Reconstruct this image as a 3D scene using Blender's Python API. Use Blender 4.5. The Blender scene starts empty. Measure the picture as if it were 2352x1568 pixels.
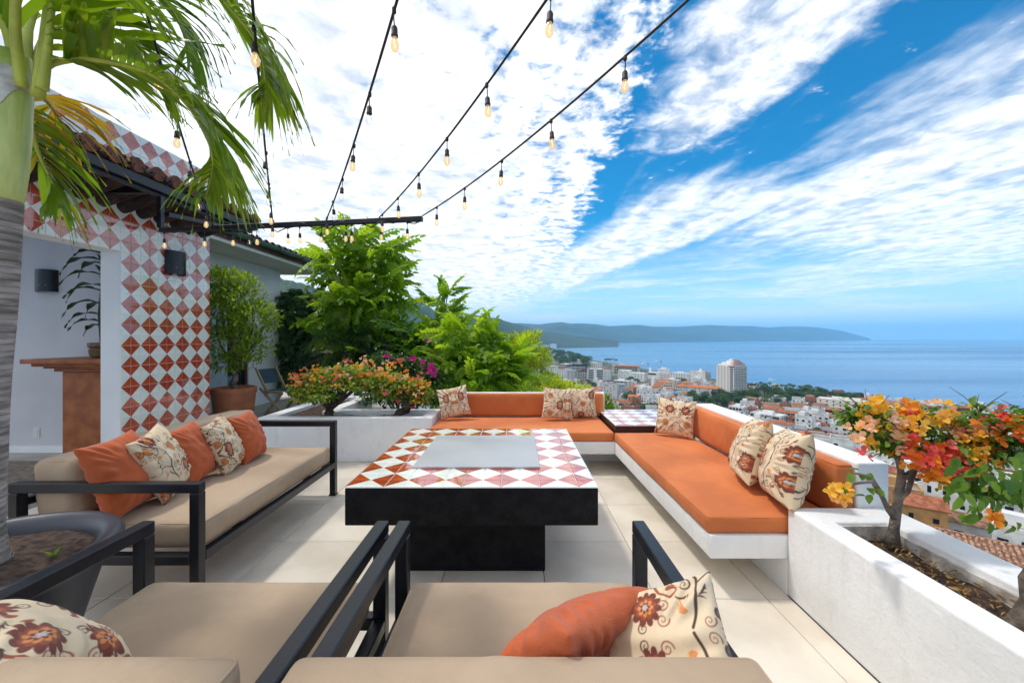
import bpy, bmesh, math, random
import numpy as np
from mathutils import Vector, Matrix, noise as mnoise
S = bpy.context.scene
COL = S.collection
rng = random.Random(7)
NR = np.random.RandomState(11)

# ---------------------------------------------------------------- camera, world, sun, exposure
F, CX, HZ, CAMZ = 905.0, 1186.0, 775.0, 1.42      # survey of the place: focal length, axis, horizon, eye height
cam = bpy.data.cameras.new('camera')
cam.sensor_width = 36.0
cam.lens = F / 2352 * 36.0
cam.shift_x = -(CX - 1176) / 2352
cam.shift_y = (HZ - 784) / 2352
cam.clip_start = 0.05
cam.clip_end = 120000
camo = bpy.data.objects.new('camera', cam)
camo.location = (0, 0, CAMZ)
camo.rotation_euler = (math.radians(90), 0, 0)
COL.objects.link(camo)
S.camera = camo

SUN_EL, SUN_AZ = math.radians(63), math.radians(-68)     # azimuth from +Y towards +X: the sun stands left and a little ahead
SUN_DIR = Vector((math.sin(SUN_AZ) * math.cos(SUN_EL), math.cos(SUN_AZ) * math.cos(SUN_EL), math.sin(SUN_EL)))
S.view_settings.view_transform = 'Standard'
S.view_settings.look = 'None'
S.view_settings.gamma = 1
S.view_settings.exposure = 0.60
S.view_settings.use_curve_mapping = False
S.render.film_transparent = False
try:
    S.cycles.use_denoising = True
    S.cycles.max_bounces = 8
    S.cycles.diffuse_bounces = 4
    S.cycles.glossy_bounces = 3
    S.cycles.transmission_bounces = 6
    S.cycles.transparent_max_bounces = 12
    S.cycles.volume_bounces = 2
    S.cycles.sample_clamp_indirect = 8
    S.cycles.caustics_reflective = False
    S.cycles.caustics_refractive = False
except Exception:
    pass

sunl = bpy.data.lights.new('sun', 'SUN')
sunl.energy = 1.45
sunl.angle = math.radians(5)
sunl.color = (1.0, 0.955, 0.88)
suno = bpy.data.objects.new('sun', sunl)
suno.rotation_euler = (-SUN_DIR).to_track_quat('-Z', 'Y').to_euler()
suno.location = SUN_DIR * 60
COL.objects.link(suno)


class NT:
    """small helper for node trees"""
    def __init__(s, tree):
        s.t = tree; s.n = tree.nodes; s.l = tree.links
    def new(s, typ, **kw):
        x = s.n.new(typ)
        for k, v in kw.items():
            setattr(x, k, v)
        return x
    def link(s, a, b):
        s.l.new(a, b)
    def put(s, sock, v):
        if hasattr(v, 'is_output') or isinstance(v, bpy.types.NodeSocket):
            s.l.new(v, sock)
        else:
            sock.default_value = v
    def m(s, op, a, b=None, c=None, clamp=False):
        x = s.new('ShaderNodeMath', operation=op, use_clamp=clamp)
        s.put(x.inputs[0], a)
        if b is not None: s.put(x.inputs[1], b)
        if c is not None: s.put(x.inputs[2], c)
        return x.outputs[0]
    def ss(s, v, a, b):
        x = s.new('ShaderNodeMapRange', interpolation_type='SMOOTHSTEP')
        s.put(x.inputs['Value'], v)
        x.inputs['From Min'].default_value = a; x.inputs['From Max'].default_value = b
        x.inputs['To Min'].default_value = 0; x.inputs['To Max'].default_value = 1
        return x.outputs['Result']
    def mix(s, f, a, b, mode='MIX'):
        x = s.new('ShaderNodeMix', data_type='RGBA', blend_type=mode)
        s.put(x.inputs['Factor'], f)
        for sock, v in ((x.inputs[6], a), (x.inputs[7], b)):
            if isinstance(v, bpy.types.NodeSocket): s.l.new(v, sock)
            else: sock.default_value = (*v[:3], 1)
        return x.outputs[2]
    def noise(s, vec, scale, detail=4, rough=0.55, dist=0.0, dims='3D'):
        x = s.new('ShaderNodeTexNoise', noise_dimensions=dims)
        if vec is not None: s.l.new(vec, x.inputs['Vector'])
        x.inputs['Scale'].default_value = scale; x.inputs['Detail'].default_value = detail
        x.inputs['Roughness'].default_value = rough; x.inputs['Distortion'].default_value = dist
        return x.outputs['Fac']


def make_world():
    w = bpy.data.worlds.new('World'); S.world = w; w.use_nodes = True
    N = NT(w.node_tree); N.n.clear()
    out = N.new('ShaderNodeOutputWorld'); bg = N.new('ShaderNodeBackground')
    N.link(bg.outputs[0], out.inputs[0])
    sky = N.new('ShaderNodeTexSky', sky_type='NISHITA')
    sky.sun_disc = False
    sky.sun_elevation = SUN_EL; sky.sun_rotation = SUN_AZ
    sky.altitude = 80; sky.air_density = 1.0; sky.dust_density = 0.6; sky.ozone_density = 4.0
    hsv = N.new('ShaderNodeHueSaturation'); hsv.inputs['Saturation'].default_value = 2.6; hsv.inputs['Hue'].default_value = .49
    N.link(sky.outputs[0], hsv.inputs['Color'])
    tc = N.new('ShaderNodeTexCoord'); sep = N.new('ShaderNodeSeparateXYZ')
    N.link(tc.outputs['Generated'], sep.inputs[0])
    dx, dy, dz = sep.outputs
    z = N.m('MAXIMUM', dz, 0.012)
    u = N.m('DIVIDE', dx, z); v = N.m('DIVIDE', dy, z)           # a flat cloud deck
    comb = N.new('ShaderNodeCombineXYZ'); N.put(comb.inputs[0], u); N.put(comb.inputs[1], v)
    # wind-drawn noise: puffs, and fibres along v
    mp = N.new('ShaderNodeMapping'); mp.inputs['Scale'].default_value = (1.0, 0.62, 1.0); N.link(comb.outputs[0], mp.inputs[0])
    big = N.noise(mp.outputs[0], 1.5, 3, .5)
    puff = N.noise(comb.outputs[0], 6.0, 7, .62, .3)
    mp2 = N.new('ShaderNodeMapping'); mp2.inputs['Scale'].default_value = (1.0, 0.22, 1.0); mp2.inputs['Rotation'].default_value = (0, 0, math.radians(8)); N.link(comb.outputs[0], mp2.inputs[0])
    fib = N.noise(mp2.outputs[0], 4.2, 5, .55, .5)
    wob = N.m('MULTIPLY', N.m('SUBTRACT', big, .5), .9)
    uw = N.m('ADD', u, wob)
    def band(x, a, b, c, d):          # 0..1..0 ramp
        return N.m('MULTIPLY', N.ss(x, a, b), N.m('SUBTRACT', 1.0, N.ss(x, c, d)))
    vl = N.m('LESS_THAN', v, -999)
    # the broad sheet on the left
    edge = N.m('SUBTRACT', N.m('ADD', .39, N.m('MULTIPLY', N.m('MINIMUM', N.m('MAXIMUM', v, 0.0), 5.0), .045)), N.m('ADD', u, N.m('MULTIPLY', wob, .30)))
    A = N.m('MULTIPLY', N.m('ADD', N.m('MULTIPLY', N.ss(edge, -.16, .14), .62), N.m('MULTIPLY', N.ss(edge, .1, 1.3), .38)), N.m('SUBTRACT', 1.0, N.m('MULTIPLY', N.ss(v, 4.5, 10.5), .35)))
    # the second bank
    B = N.m('MULTIPLY', band(N.m('ADD', u, N.m('MULTIPLY', wob, .35)), .40, .70, .95, 1.30), N.m('SUBTRACT', 1.0, N.ss(v, 1.6, 2.55)))
    B = N.m('MULTIPLY', B, .95)
    # the long streaks on the right
    C = N.m('MULTIPLY', N.ss(N.m('ADD', u, N.m('MULTIPLY', wob, .5)), 1.25, 2.15), N.m('SUBTRACT', 1.0, N.ss(N.m('SUBTRACT', v, N.m('MULTIPLY', u, .55)), 1.6, 4.2)))
    C = N.m('MULTIPLY', C, N.m('SUBTRACT', 1.0, N.m('MULTIPLY', N.ss(u, 4.0, 9.0), .45)))
    # the arm that joins them
    p = N.m('SUBTRACT', N.m('ADD', u, N.m('MULTIPLY', wob, .3)), N.m('SUBTRACT', 2.05, N.m('MULTIPLY', v, .19)))
    D = N.m('MULTIPLY', band(p, -1.0, -.30, .30, .95), band(v, 2.0, 2.8, 7.0, 11.0))
    cel = N.noise(comb.outputs[0], 17.0, 4, .6, .2)
    nfa = N.m('ADD', N.m('MULTIPLY', puff, .62), N.m('ADD', N.m('MULTIPLY', cel, .30), N.m('MULTIPLY', fib, .08)))
    dA = N.ss(N.m('ADD', N.m('MULTIPLY', A, .62), N.m('MULTIPLY', N.m('SUBTRACT', nfa, .5), 1.7)), .14, .42)
    nfb = N.m('ADD', N.m('MULTIPLY', puff, .62), N.m('MULTIPLY', fib, .38))
    dB = N.ss(N.m('ADD', N.m('MULTIPLY', B, .62), N.m('MULTIPLY', N.m('SUBTRACT', nfb, .5), 1.5)), .16, .72)
    nfc = N.m('ADD', N.m('MULTIPLY', puff, .26), N.m('MULTIPLY', fib, .74))
    dC = N.ss(N.m('ADD', N.m('MULTIPLY', N.m('MAXIMUM', C, D), .62), N.m('MULTIPLY', N.m('SUBTRACT', nfc, .5), 1.15)), .10, .80)
    wisp = N.m('MULTIPLY', N.ss(N.m('ADD', N.m('MULTIPLY', fib, .7), N.m('MULTIPLY', puff, .3)), .52, .74), .40)
    near_ = N.ss(N.m('ADD', N.m('MAXIMUM', N.m('MAXIMUM', A, B), N.m('MAXIMUM', C, D)), N.m('MULTIPLY', wob, .5)), .0, .25)
    wisp = N.m('MULTIPLY', wisp, near_)
    dens = N.m('MAXIMUM', N.m('MAXIMUM', dA, dB), N.m('MAXIMUM', dC, wisp))
    dens = N.m('MULTIPLY', dens, N.ss(dz, .012, .10))
    # thin bars of cloud low over the water, in directions
    hl = N.m('SQRT', N.m('MAXIMUM', N.m('SUBTRACT', 1.0, N.m('MULTIPLY', dz, dz)), .01)); cl = N.new('ShaderNodeCombineXYZ')
    N.put(cl.inputs[0], N.m('MULTIPLY', N.m('DIVIDE', dx, hl), 3.2)); N.put(cl.inputs[1], N.m('MULTIPLY', N.m('DIVIDE', dy, hl), 3.2)); N.put(cl.inputs[2], N.m('MULTIPLY', dz, 34))
    lowc = N.noise(cl.outputs[0], 1.0, 6, .58, .3)
    lowd = N.m('MULTIPLY', N.ss(lowc, .44, .70), band(dz, .015, .06, .14, .27))
    dens = N.m('MAXIMUM', dens, N.m('MULTIPLY', lowd, .70))
    dens = N.m('MULTIPLY', dens, .97)
    # soft thin parts a little grey-blue, thick parts white
    shade = N.noise(mp.outputs[0], 3.0, 6, .6)
    ccol = N.mix(N.ss(N.m('ADD', N.m('MULTIPLY', shade, .45), N.m('MULTIPLY', puff, .55)), .34, .60), (.50, .545, .63), (1.0, 1.0, 1.01))
    skyc = N.mix(1.0, hsv.outputs[0], (SKYS, SKYS, SKYS), 'MULTIPLY')
    # pale air low over the sea
    low = N.m('SUBTRACT', 1.0, N.ss(dz, -.02, .30))
    skyc = N.mix(N.m('MULTIPLY', low, .9), skyc, (.58, .80, .97))
    fin = N.mix(dens, skyc, ccol)
    below = N.ss(dz, -.03, -.12)
    fin = N.mix(N.m('SUBTRACT', 1.0, N.ss(dz, -.2, -.02)), fin, (.25, .32, .38))
    N.link(fin, bg.inputs[0]); bg.inputs[1].default_value = 1.0
    return bg
SKYS = 0.106
HAZE_D = 1.0e-4
WBG = make_world()

# ---------------------------------------------------------------- helpers
def U(px, py, d):
    """survey: a sight line and a distance give a place"""
    return Vector(((px - CX) * d / F, d, CAMZ + (HZ - py) * d / F))
def G(px, py, z=0.0):
    d = F * (CAMZ - z) / (py - HZ)
    return Vector(((px - CX) * d / F, d, z))

ORG = {}
def org(o):
    return ORG.get(o.name, Vector((0, 0, 0))) if o else Vector((0, 0, 0))
def tag(o, label=None, cat=None, group=None, kind=None):
    if label: o['label'] = label
    if cat: o['category'] = cat
    if group: o['group'] = group
    if kind: o['kind'] = kind
    return o
def thing(name, label, cat, loc=(0, 0, 0), rz=0.0, group=None, kind=None):
    o = bpy.data.objects.new(name, None); COL.objects.link(o)
    o.empty_display_size = .2
    o.location = loc; o.rotation_euler = (0, 0, rz)
    ORG[o.name] = Vector(loc)
    return tag(o, label, cat, group, kind)
def put(name, me, parent=None, loc=None, rot=None, scale=None):
    """place mesh data (local coordinates) as an object"""
    o = bpy.data.objects.new(name, me); COL.objects.link(o)
    if parent is not None:
        o.parent = parent
    if loc is not None: o.location = loc
    if rot is not None: o.rotation_euler = rot
    if scale is not None: o.scale = scale
    return o
def dup(root, loc, rz=None, label=None, group=None, scale=None):
    r = root.copy(); COL.objects.link(r); r.location = loc
    if rz is not None: r.rotation_euler = (0, 0, rz)
    if scale is not None: r.scale = (scale,) * 3
    if label: r['label'] = label
    if group: r['group'] = group
    ORG[r.name] = Vector(loc)
    for ch in list(root.children):
        c = ch.copy(); COL.objects.link(c); c.parent = r
        for g in ch.children:
            d = g.copy(); COL.objects.link(d); d.parent = c
    return r

class MB:
    def __init__(s):
        s.v = []; s.f = []; s.mi = []
    def face(s, idx, m=0):
        s.f.append(tuple(idx)); s.mi.append(m)
    def add(s, verts, faces, m=0, M=None):
        b = len(s.v)
        for p in verts:
            p = Vector(p)
            s.v.append(M @ p if M is not None else p)
        for f in faces:
            s.f.append(tuple(b + i for i in f)); s.mi.append(m)
        return s
    def box(s, x0, x1, y0, y1, z0, z1, m=0, M=None):
        v = [(x0, y0, z0), (x1, y0, z0), (x1, y1, z0), (x0, y1, z0), (x0, y0, z1), (x1, y0, z1), (x1, y1, z1), (x0, y1, z1)]
        f = [(0, 3, 2, 1), (4, 5, 6, 7), (0, 1, 5, 4), (1, 2, 6, 5), (2, 3, 7, 6), (3, 0, 4, 7)]
        return s.add(v, f, m, M)
    def prism(s, poly, z0, z1, m=0, M=None):
        n = len(poly)
        a = sum(poly[i][0] * poly[(i + 1) % n][1] - poly[(i + 1) % n][0] * poly[i][1] for i in range(n))
        if a < 0: poly = poly[::-1]
        v = [(p[0], p[1], z0) for p in poly] + [(p[0], p[1], z1) for p in poly]
        f = [tuple(range(n - 1, -1, -1)), tuple(range(n, 2 * n))]
        f += [(i, (i + 1) % n, n + (i + 1) % n, n + i) for i in range(n)]
        return s.add(v, f, m, M)
    def bar(s, a, b, w, h=None, m=0, up=(0, 0, 1)):
        """square bar from a to b"""
        a = Vector(a); b = Vector(b); h = h or w
        d = (b - a).normalized(); u = Vector(up)
        if abs(d.dot(u)) > .98: u = Vector((0, 1, 0))
        x = d.cross(u).normalized(); y = x.cross(d).normalized()
        v = []
        for p in (a, b):
            for sx, sy in ((-1, -1), (1, -1), (1, 1), (-1, 1)):
                v.append(p + x * sx * w / 2 + y * sy * h / 2)
        f = [(3, 2, 1, 0), (4, 5, 6, 7), (0, 1, 5, 4), (1, 2, 6, 5), (2, 3, 7, 6), (3, 0, 4, 7)]
        return s.add(v, f, m)
    def tube(s, pts, r, n=8, m=0, cap=True):
        pts = [Vector(p) for p in pts]
        rs = r if isinstance(r, (list, tuple)) else [r] * len(pts)
        b = len(s.v); prev = None
        for i, p in enumerate(pts):
            d = (pts[min(i + 1, len(pts) - 1)] - pts[max(i - 1, 0)])
            d = d.normalized() if d.length > 1e-9 else Vector((0, 0, 1))
            if prev is None:
                u = Vector((0, 0, 1)) if abs(d.z) < .9 else Vector((1, 0, 0))
                x = d.cross(u).normalized()
            else:
                x = (prev - d * prev.dot(d)).normalized()
            prev = x; y = d.cross(x)
            for k in range(n):
                t = 2 * math.pi * k / n
                s.v.append(p + (x * math.cos(t) + y * math.sin(t)) * rs[i])
        for i in range(len(pts) - 1):
            for k in range(n):
                k2 = (k + 1) % n
                s.face((b + i * n + k, b + i * n + k2, b + (i + 1) * n + k2, b + (i + 1) * n + k), m)
        if cap:
            s.face([b + k for k in range(n)][::-1], m)
            s.face([b + (len(pts) - 1) * n + k for k in range(n)], m)
        return s
    def lathe(s, prof, n=24, c=(0, 0, 0), m=0, M=None):
        b0 = len(s.v); c = Vector(c)
        vs = []
        for r, z in prof:
            for k in range(n):
                t = 2 * math.pi * k / n
                vs.append(c + Vector((r * math.cos(t), r * math.sin(t), z)))
        fs = []
        for i in range(len(prof) - 1):
            for k in range(n):
                k2 = (k + 1) % n
                fs.append((i * n + k, i * n + k2, (i + 1) * n + k2, (i + 1) * n + k))
        if prof[0][0] > 1e-4: fs.append(tuple(range(n - 1, -1, -1)))
        if prof[-1][0] > 1e-4: fs.append(tuple((len(prof) - 1) * n + k for k in range(n)))
        return s.add(vs, fs, m, M)
    def mesh(s, name, mats, smooth=False, bevel=0, seg=2, off=None):
        me = bpy.data.meshes.new(name)
        vs = [tuple(p - off) if off is not None else tuple(p) for p in s.v]
        me.from_pydata(vs, [], s.f)
        for mt in (mats if isinstance(mats, (list, tuple)) else [mats]):
            me.materials.append(mt)
        if len(set(s.mi)) > 1:
            me.polygons.foreach_set('material_index', s.mi)
        if bevel:
            bm = bmesh.new(); bm.from_mesh(me)
            es = [e for e in bm.edges if len(e.link_faces) == 2 and e.calc_face_angle(0) > .5]
            bmesh.ops.bevel(bm, geom=es, offset=bevel, segments=seg, affect='EDGES', profile=.6, clamp_overlap=True)
            bm.to_mesh(me); bm.free()
        if smooth:
            me.polygons.foreach_set('use_smooth', [True] * len(me.polygons))
            if smooth == 'auto':
                try: me.set_sharp_from_angle(angle=math.radians(38))
                except Exception: pass
        me.update()
        return me
    def build(s, name, mats, parent=None, smooth=False, bevel=0, seg=2, kind=None, label=None, cat=None, group=None):
        """world coordinates -> object; a child keeps its thing's origin, a top-level one gets its origin at its base"""
        if parent is not None:
            off = org(parent)
            o = put(name, s.mesh(name, mats, smooth, bevel, seg, off), parent)
            ORG[o.name] = off
        else:
            xs = [p.x for p in s.v]; ys = [p.y for p in s.v]; zs = [p.z for p in s.v]
            off = Vector(((min(xs) + max(xs)) / 2, (min(ys) + max(ys)) / 2, min(zs)))
            o = put(name, s.mesh(name, mats, smooth, bevel, seg, off), None, off)
            ORG[o.name] = off
        return tag(o, label, cat, group, kind)

def np_mesh(name, V, Fs, mats, mi=None, smooth=False):
    """fast mesh from arrays; Fs = (n,3) or (n,4)"""
    me = bpy.data.meshes.new(name)
    V = np.asarray(V, np.float32); Fs = np.asarray(Fs, np.int32)
    k = Fs.shape[1]
    me.vertices.add(len(V)); me.vertices.foreach_set('co', V.ravel())
    me.loops.add(Fs.size); me.loops.foreach_set('vertex_index', Fs.ravel())
    me.polygons.add(len(Fs))
    me.polygons.foreach_set('loop_start', np.arange(0, Fs.size, k, dtype=np.int32))
    for mt in (mats if isinstance(mats, (list, tuple)) else [mats]):
        me.materials.append(mt)
    if mi is not None: me.polygons.foreach_set('material_index', np.asarray(mi, np.int32))
    if smooth: me.polygons.foreach_set('use_smooth', np.ones(len(Fs), bool))
    me.update(calc_edges=True); me.validate()
    return me

def frames(d, up=None, roll=None):
    """(n,3) directions -> (n,3,3) with columns x(side), y(along), z(normal)"""
    d = d / (np.linalg.norm(d, axis=1, keepdims=True) + 1e-9)
    if up is None: up = np.tile(np.array([0, 0, 1.0]), (len(d), 1))
    x = np.cross(d, up); l = np.linalg.norm(x, axis=1, keepdims=True)
    x = np.where(l > 1e-3, x / (l + 1e-9), np.array([[1.0, 0, 0]]))
    z = np.cross(x, d)
    if roll is not None:
        c = np.cos(roll)[:, None]; s = np.sin(roll)[:, None]
        x, z = x * c + z * s, z * c - x * s
    return np.stack([x, d, z], axis=2)

def inst(name, tmpl, P, R, sc, mats, parent=None, mi=None):
    """join many copies of a template (V, F) as one mesh: foliage"""
    V, Fs = tmpl
    V = np.asarray(V, float); Fs = np.asarray(Fs, int)
    n = len(P); sc = np.broadcast_to(np.asarray(sc, float), (n,))
    W = np.einsum('nij,kj->nki', R, V) * sc[:, None, None] + np.asarray(P)[:, None, :]
    FF = Fs[None] + (np.arange(n) * len(V))[:, None, None]
    m = None if mi is None else np.repeat(np.asarray(mi), len(Fs))
    return np_mesh(name, W.reshape(-1, 3), FF.reshape(-1, Fs.shape[1]), mats, m)

# ---------------------------------------------------------------- materials
def hexc(r, g, b):
    f = lambda c: ((c / 255 + .055) / 1.055) ** 2.4 if c > 10 else c / 255 / 12.92
    return (f(r), f(g), f(b))
MATS = {}
def pm(name, col, rough=.6, var=.12, vs=4.0, bump=0.0, bs=60.0, metal=0.0, coat=0.0, spec=.5, col2=None, detail=5, coat_r=.05, coat_ior=1.5, sheen=0.0, island=False, trans=0.0, ramp=(.35, .65), stretch=None, rvar=.15, bump2=None, objvar=0.0, stain=None):
    if name in MATS: return MATS[name]
    m = bpy.data.materials.new(name); m.use_nodes = True
    N = NT(m.node_tree); N.n.clear()
    out = N.new('ShaderNodeOutputMaterial'); b = N.new('ShaderNodeBsdfPrincipled')
    tc = N.new('ShaderNodeTexCoord'); vec = tc.outputs['Object']
    if stretch:
        mp = N.new('ShaderNodeMapping'); mp.inputs['Scale'].default_value = stretch; N.link(vec, mp.inputs[0]); vec = mp.outputs[0]
    nz = N.noise(vec, vs, detail)
    lo = [c * (1 - var) for c in col]; hi = col2 if col2 else [min(c * (1 + var), 1) for c in col]
    if island:
        g = N.new('ShaderNodeNewGeometry')
        f = N.m('ADD', N.m('MULTIPLY', g.outputs['Random Per Island'], .8), N.m('MULTIPLY', nz, .2))
    else:
        f = N.ss(nz, *ramp)
    c = N.mix(f, lo, hi)
    if stain:
        ms = N.new('ShaderNodeMapping'); ms.inputs['Scale'].default_value = (2.6, 2.6, .7); N.link(tc.outputs['Object'], ms.inputs[0])
        sn = N.noise(ms.outputs[0], 2.4, 8, .68, .4); c = N.mix(N.m('MULTIPLY', N.ss(sn, .50, .74), stain[1]), c, stain[0])
    if objvar:
        oi = N.new('ShaderNodeObjectInfo'); k = N.m('ADD', 1 - objvar, N.m('MULTIPLY', oi.outputs['Random'], 2 * objvar)); kc = N.new('ShaderNodeCombineColor')
        for q in range(3): N.link(k, kc.inputs[q])
        c = N.mix(1.0, c, kc.outputs[0], 'MULTIPLY')
    N.link(c, b.inputs['Base Color'])
    rr = N.m('ADD', rough - rvar / 2, N.m('MULTIPLY', nz, rvar), clamp=True); N.link(rr, b.inputs['Roughness'])
    b.inputs['Metallic'].default_value = metal
    b.inputs['Specular IOR Level'].default_value = spec
    b.inputs['Coat Weight'].default_value = coat; b.inputs['Coat Roughness'].default_value = coat_r; b.inputs['Coat IOR'].default_value = coat_ior
    if sheen:
        b.inputs['Sheen Weight'].default_value = sheen; b.inputs['Sheen Roughness'].default_value = .5
    if bump:
        bn = N.new('ShaderNodeBump'); bn.inputs['Strength'].default_value = bump; bn.inputs['Distance'].default_value = .02
        N.link(N.noise(vec, bs, 5, .6), bn.inputs['Height']); N.link(bn.outputs[0], b.inputs['Normal'])
        if bump2:
            b2 = N.new('ShaderNodeBump'); b2.inputs['Strength'].default_value = bump2[1]; b2.inputs['Distance'].default_value = bump2[2]
            N.link(N.noise(vec, bump2[0], 3, .5, .6), b2.inputs['Height']); N.link(b2.outputs[0], bn.inputs['Normal'])
    if trans:
        t = N.new('ShaderNodeBsdfTranslucent'); mx = N.new('ShaderNodeMixShader'); mx.inputs[0].default_value = trans
        tcx = N.mix(1.0, c, (1.35, 1.25, .55), 'MULTIPLY'); N.link(tcx, t.inputs[0])
        N.link(b.outputs[0], mx.inputs[1]); N.link(t.outputs[0], mx.inputs[2]); N.link(mx.outputs[0], out.inputs[0])
    else:
        N.link(b.outputs[0], out.inputs[0])
    MATS[name] = m
    return m
# ---------------------------------------------------------------- materials of the terrace
M_white = pm('white_stucco', (.80, .795, .785), .75, .05, 2.2, .28, 30, col2=(.83, .825, .82), bump2=(6, .22, .03), stain=((.58, .555, .51), .40))
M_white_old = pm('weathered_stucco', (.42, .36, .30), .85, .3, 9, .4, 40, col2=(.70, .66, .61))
M_wallwhite = pm('house_white', (.83, .83, .825), .8, .05, 1.5, .12, 60)
M_inner = pm('interior_grey', (.62, .61, .62), .85, .04, 2, .14, 60)
M_soffit = pm('soffit', (.70, .71, .66), .85, .05, 2, .1, 40)
M_tile = pm('floor_tile', (.68, .60, .49), .42, .07, 2.6, .05, 90, col2=(.735, .665, .56), detail=7, spec=.4, objvar=.05)
M_joint = pm('floor_joint', (.23, .19, .15), .9, .3, 20)
M_conc = pm('rear_floor', (.44, .41, .37), .8, .12, 3, .1, 50)
M_black = pm('black_steel', (.006, .007, .012), .34, .3, 9, .10, 120, spec=.42, coat=.10, coat_r=.25)
M_blackp = pm('black_plaster', (.005, .005, .007), .5, .4, 14, .45, 70, spec=.16, col2=(.010, .0095, .012))
M_taupe = pm('taupe_canvas', (.415, .295, .192), .85, .10, 1.6, .14, 420, sheen=.05, col2=(.475, .345, .232), bump2=(9, .40, .02))
M_orange = pm('orange_canvas', (.555, .145, .034), .8, .10, 1.6, .12, 420, sheen=.05, col2=(.66, .195, .052), bump2=(9, .34, .02))
M_rust = pm('rust_cotton', (.50, .095, .020), .85, .10, 5, .25, 160, sheen=.15)
M_steel = pm('steel_plate', (.50, .51, .53), .42, .03, 2, 0, metal=.55)
M_soil = pm('dark_soil', (.045, .026, .018), .95, .5, 30, .9, 45, col2=(.10, .06, .04))
M_grout = pm('grout', (.78, .77, .75), .8, .08, 20)
M_glaze_w = pm('glaze_white', (.80, .835, .74), .10, .035, 6, .05, 14, coat=.6, coat_r=.03, col2=(.88, .885, .82), spec=.5, objvar=.03)
M_glaze_r = pm('glaze_red', (.50, .060, .022), .09, .14, 7, .06, 14, coat=1.0, coat_r=.03, coat_ior=1.75, spec=.6, col2=(.58, .085, .03), objvar=.10)

# ---------------------------------------------------------------- floor
def cells(mb, xs, ys, fill, z0, z1, m=0, M=None):
    """a rectilinear solid on a grid, with shared corners"""
    xs = list(xs); ys = list(ys)
    nx, ny = len(xs) - 1, len(ys) - 1
    b = len(mb.v); idx = {}
    def vid(i, j, k):
        key = (i, j, k)
        if key not in idx:
            p = Vector((xs[i], ys[j], (z0, z1)[k])); idx[key] = len(mb.v)
            mb.v.append(M @ p if M is not None else p)
        return idx[key]
    ok = lambda i, j: 0 <= i < nx and 0 <= j < ny and fill(i, j)
    for i in range(nx):
        for j in range(ny):
            if not ok(i, j): continue
            mb.face((vid(i, j, 1), vid(i + 1, j, 1), vid(i + 1, j + 1, 1), vid(i, j + 1, 1)), m)
            mb.face((vid(i, j, 0), vid(i, j + 1, 0), vid(i + 1, j + 1, 0), vid(i + 1, j, 0)), m)
            if not ok(i, j - 1): mb.face((vid(i, j, 0), vid(i + 1, j, 0), vid(i + 1, j, 1), vid(i, j, 1)), m)
            if not ok(i, j + 1): mb.face((vid(i + 1, j + 1, 0), vid(i, j + 1, 0), vid(i, j + 1, 1), vid(i + 1, j + 1, 1)), m)
            if not ok(i - 1, j): mb.face((vid(i, j + 1, 0), vid(i, j, 0), vid(i, j, 1), vid(i, j + 1, 1)), m)
            if not ok(i + 1, j): mb.face((vid(i + 1, j, 0), vid(i + 1, j + 1, 0), vid(i + 1, j + 1, 1), vid(i + 1, j, 1)), m)
    return mb

fl = MB().box(-9, 1.50, -7.0, 4.56, -.14, -.006).build('terrace_floor', M_joint, kind='structure')
gx = [-4.035 + .6 * k for k in range(10)] + [1.496]
gy = [-.263 + .602 * k for k in range(-11, 8)] + [4.553]
tile_me = {}
for i in range(len(gx) - 1):
    for j in range(len(gy) - 1):
        w, h = round(gx[i + 1] - gx[i], 3), round(gy[j + 1] - gy[j], 3)
        if (w, h) not in tile_me:
            tile_me[(w, h)] = MB().box(-w / 2 + .002, w / 2 - .002, -h / 2 + .002, h / 2 - .002, -.012, 0).mesh('floor_tile', M_tile, bevel=.0022, seg=1)
        o = put('floor_tile', tile_me[(w, h)], fl, None)
        o.location = Vector(((gx[i] + gx[i + 1]) / 2, (gy[j] + gy[j + 1]) / 2, rng.uniform(-.0008, .0008))) - org(fl)
MB().box(-9, 2.04, -7.0, 5.2, -8, -.15).box(-9, -2.3, 5.2, 10.6, -8, -.15).build('terrace_slab', M_white, kind='structure')
MB().box(-9, -4.05, 4.56, 10.6, -.14, -.004).box(-4.05, -2.3, 4.56, 10.6, -.14, -.004).build('rear_terrace_floor', M_conc, kind='structure')

# ---------------------------------------------------------------- right planter, bench, parapet
def soil_bed(name, x0, x1, y0, y1, z, parent, seed=0, step=.025, amp=.02):
    nx, ny = max(2, int((x1 - x0) / step)), max(2, int((y1 - y0) / step))
    mb = MB()
    for i in range(nx + 1):
        for j in range(ny + 1):
            x, y = x0 + (x1 - x0) * i / nx, y0 + (y1 - y0) * j / ny
            h = mnoise.noise(Vector((x * 6, y * 6, seed))) * amp + mnoise.noise(Vector((x * 25, y * 25, seed))) * amp * .6
            mb.v.append(Vector((x, y, z + h)))
    for i in range(nx):
        for j in range(ny):
            a = i * (ny + 1) + j
            mb.face((a, a + ny + 1, a + ny + 2, a + 1))
    return mb.build(name, M_soil, parent, smooth=True, kind='stuff')

pl = thing('planter', 'long white stucco planter with dark soil along the right edge, by the bougainvillea trunk', 'planter', (1.777, .9, 0))
mb = MB()
cells(mb, [1.494, 1.621, 1.885, 2.06], [-.9, 2.0, 2.172], lambda i, j: not (i == 1 and j == 0), 0, .485)
mb.build('planter_wall', M_white, pl, bevel=.014, seg=3, smooth='auto')
soil_bed('soil', 1.600, 1.90, -.9, 2.02, .40, pl, 3)
# stained inner faces of the bed, a thin skin of old render
MB().box(1.621, 1.880, 1.985, 1.9985, .36, .470).box(1.872, 1.8835, -.9, 1.985, .36, .452).build('old_render', M_white_old, pl)

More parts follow.
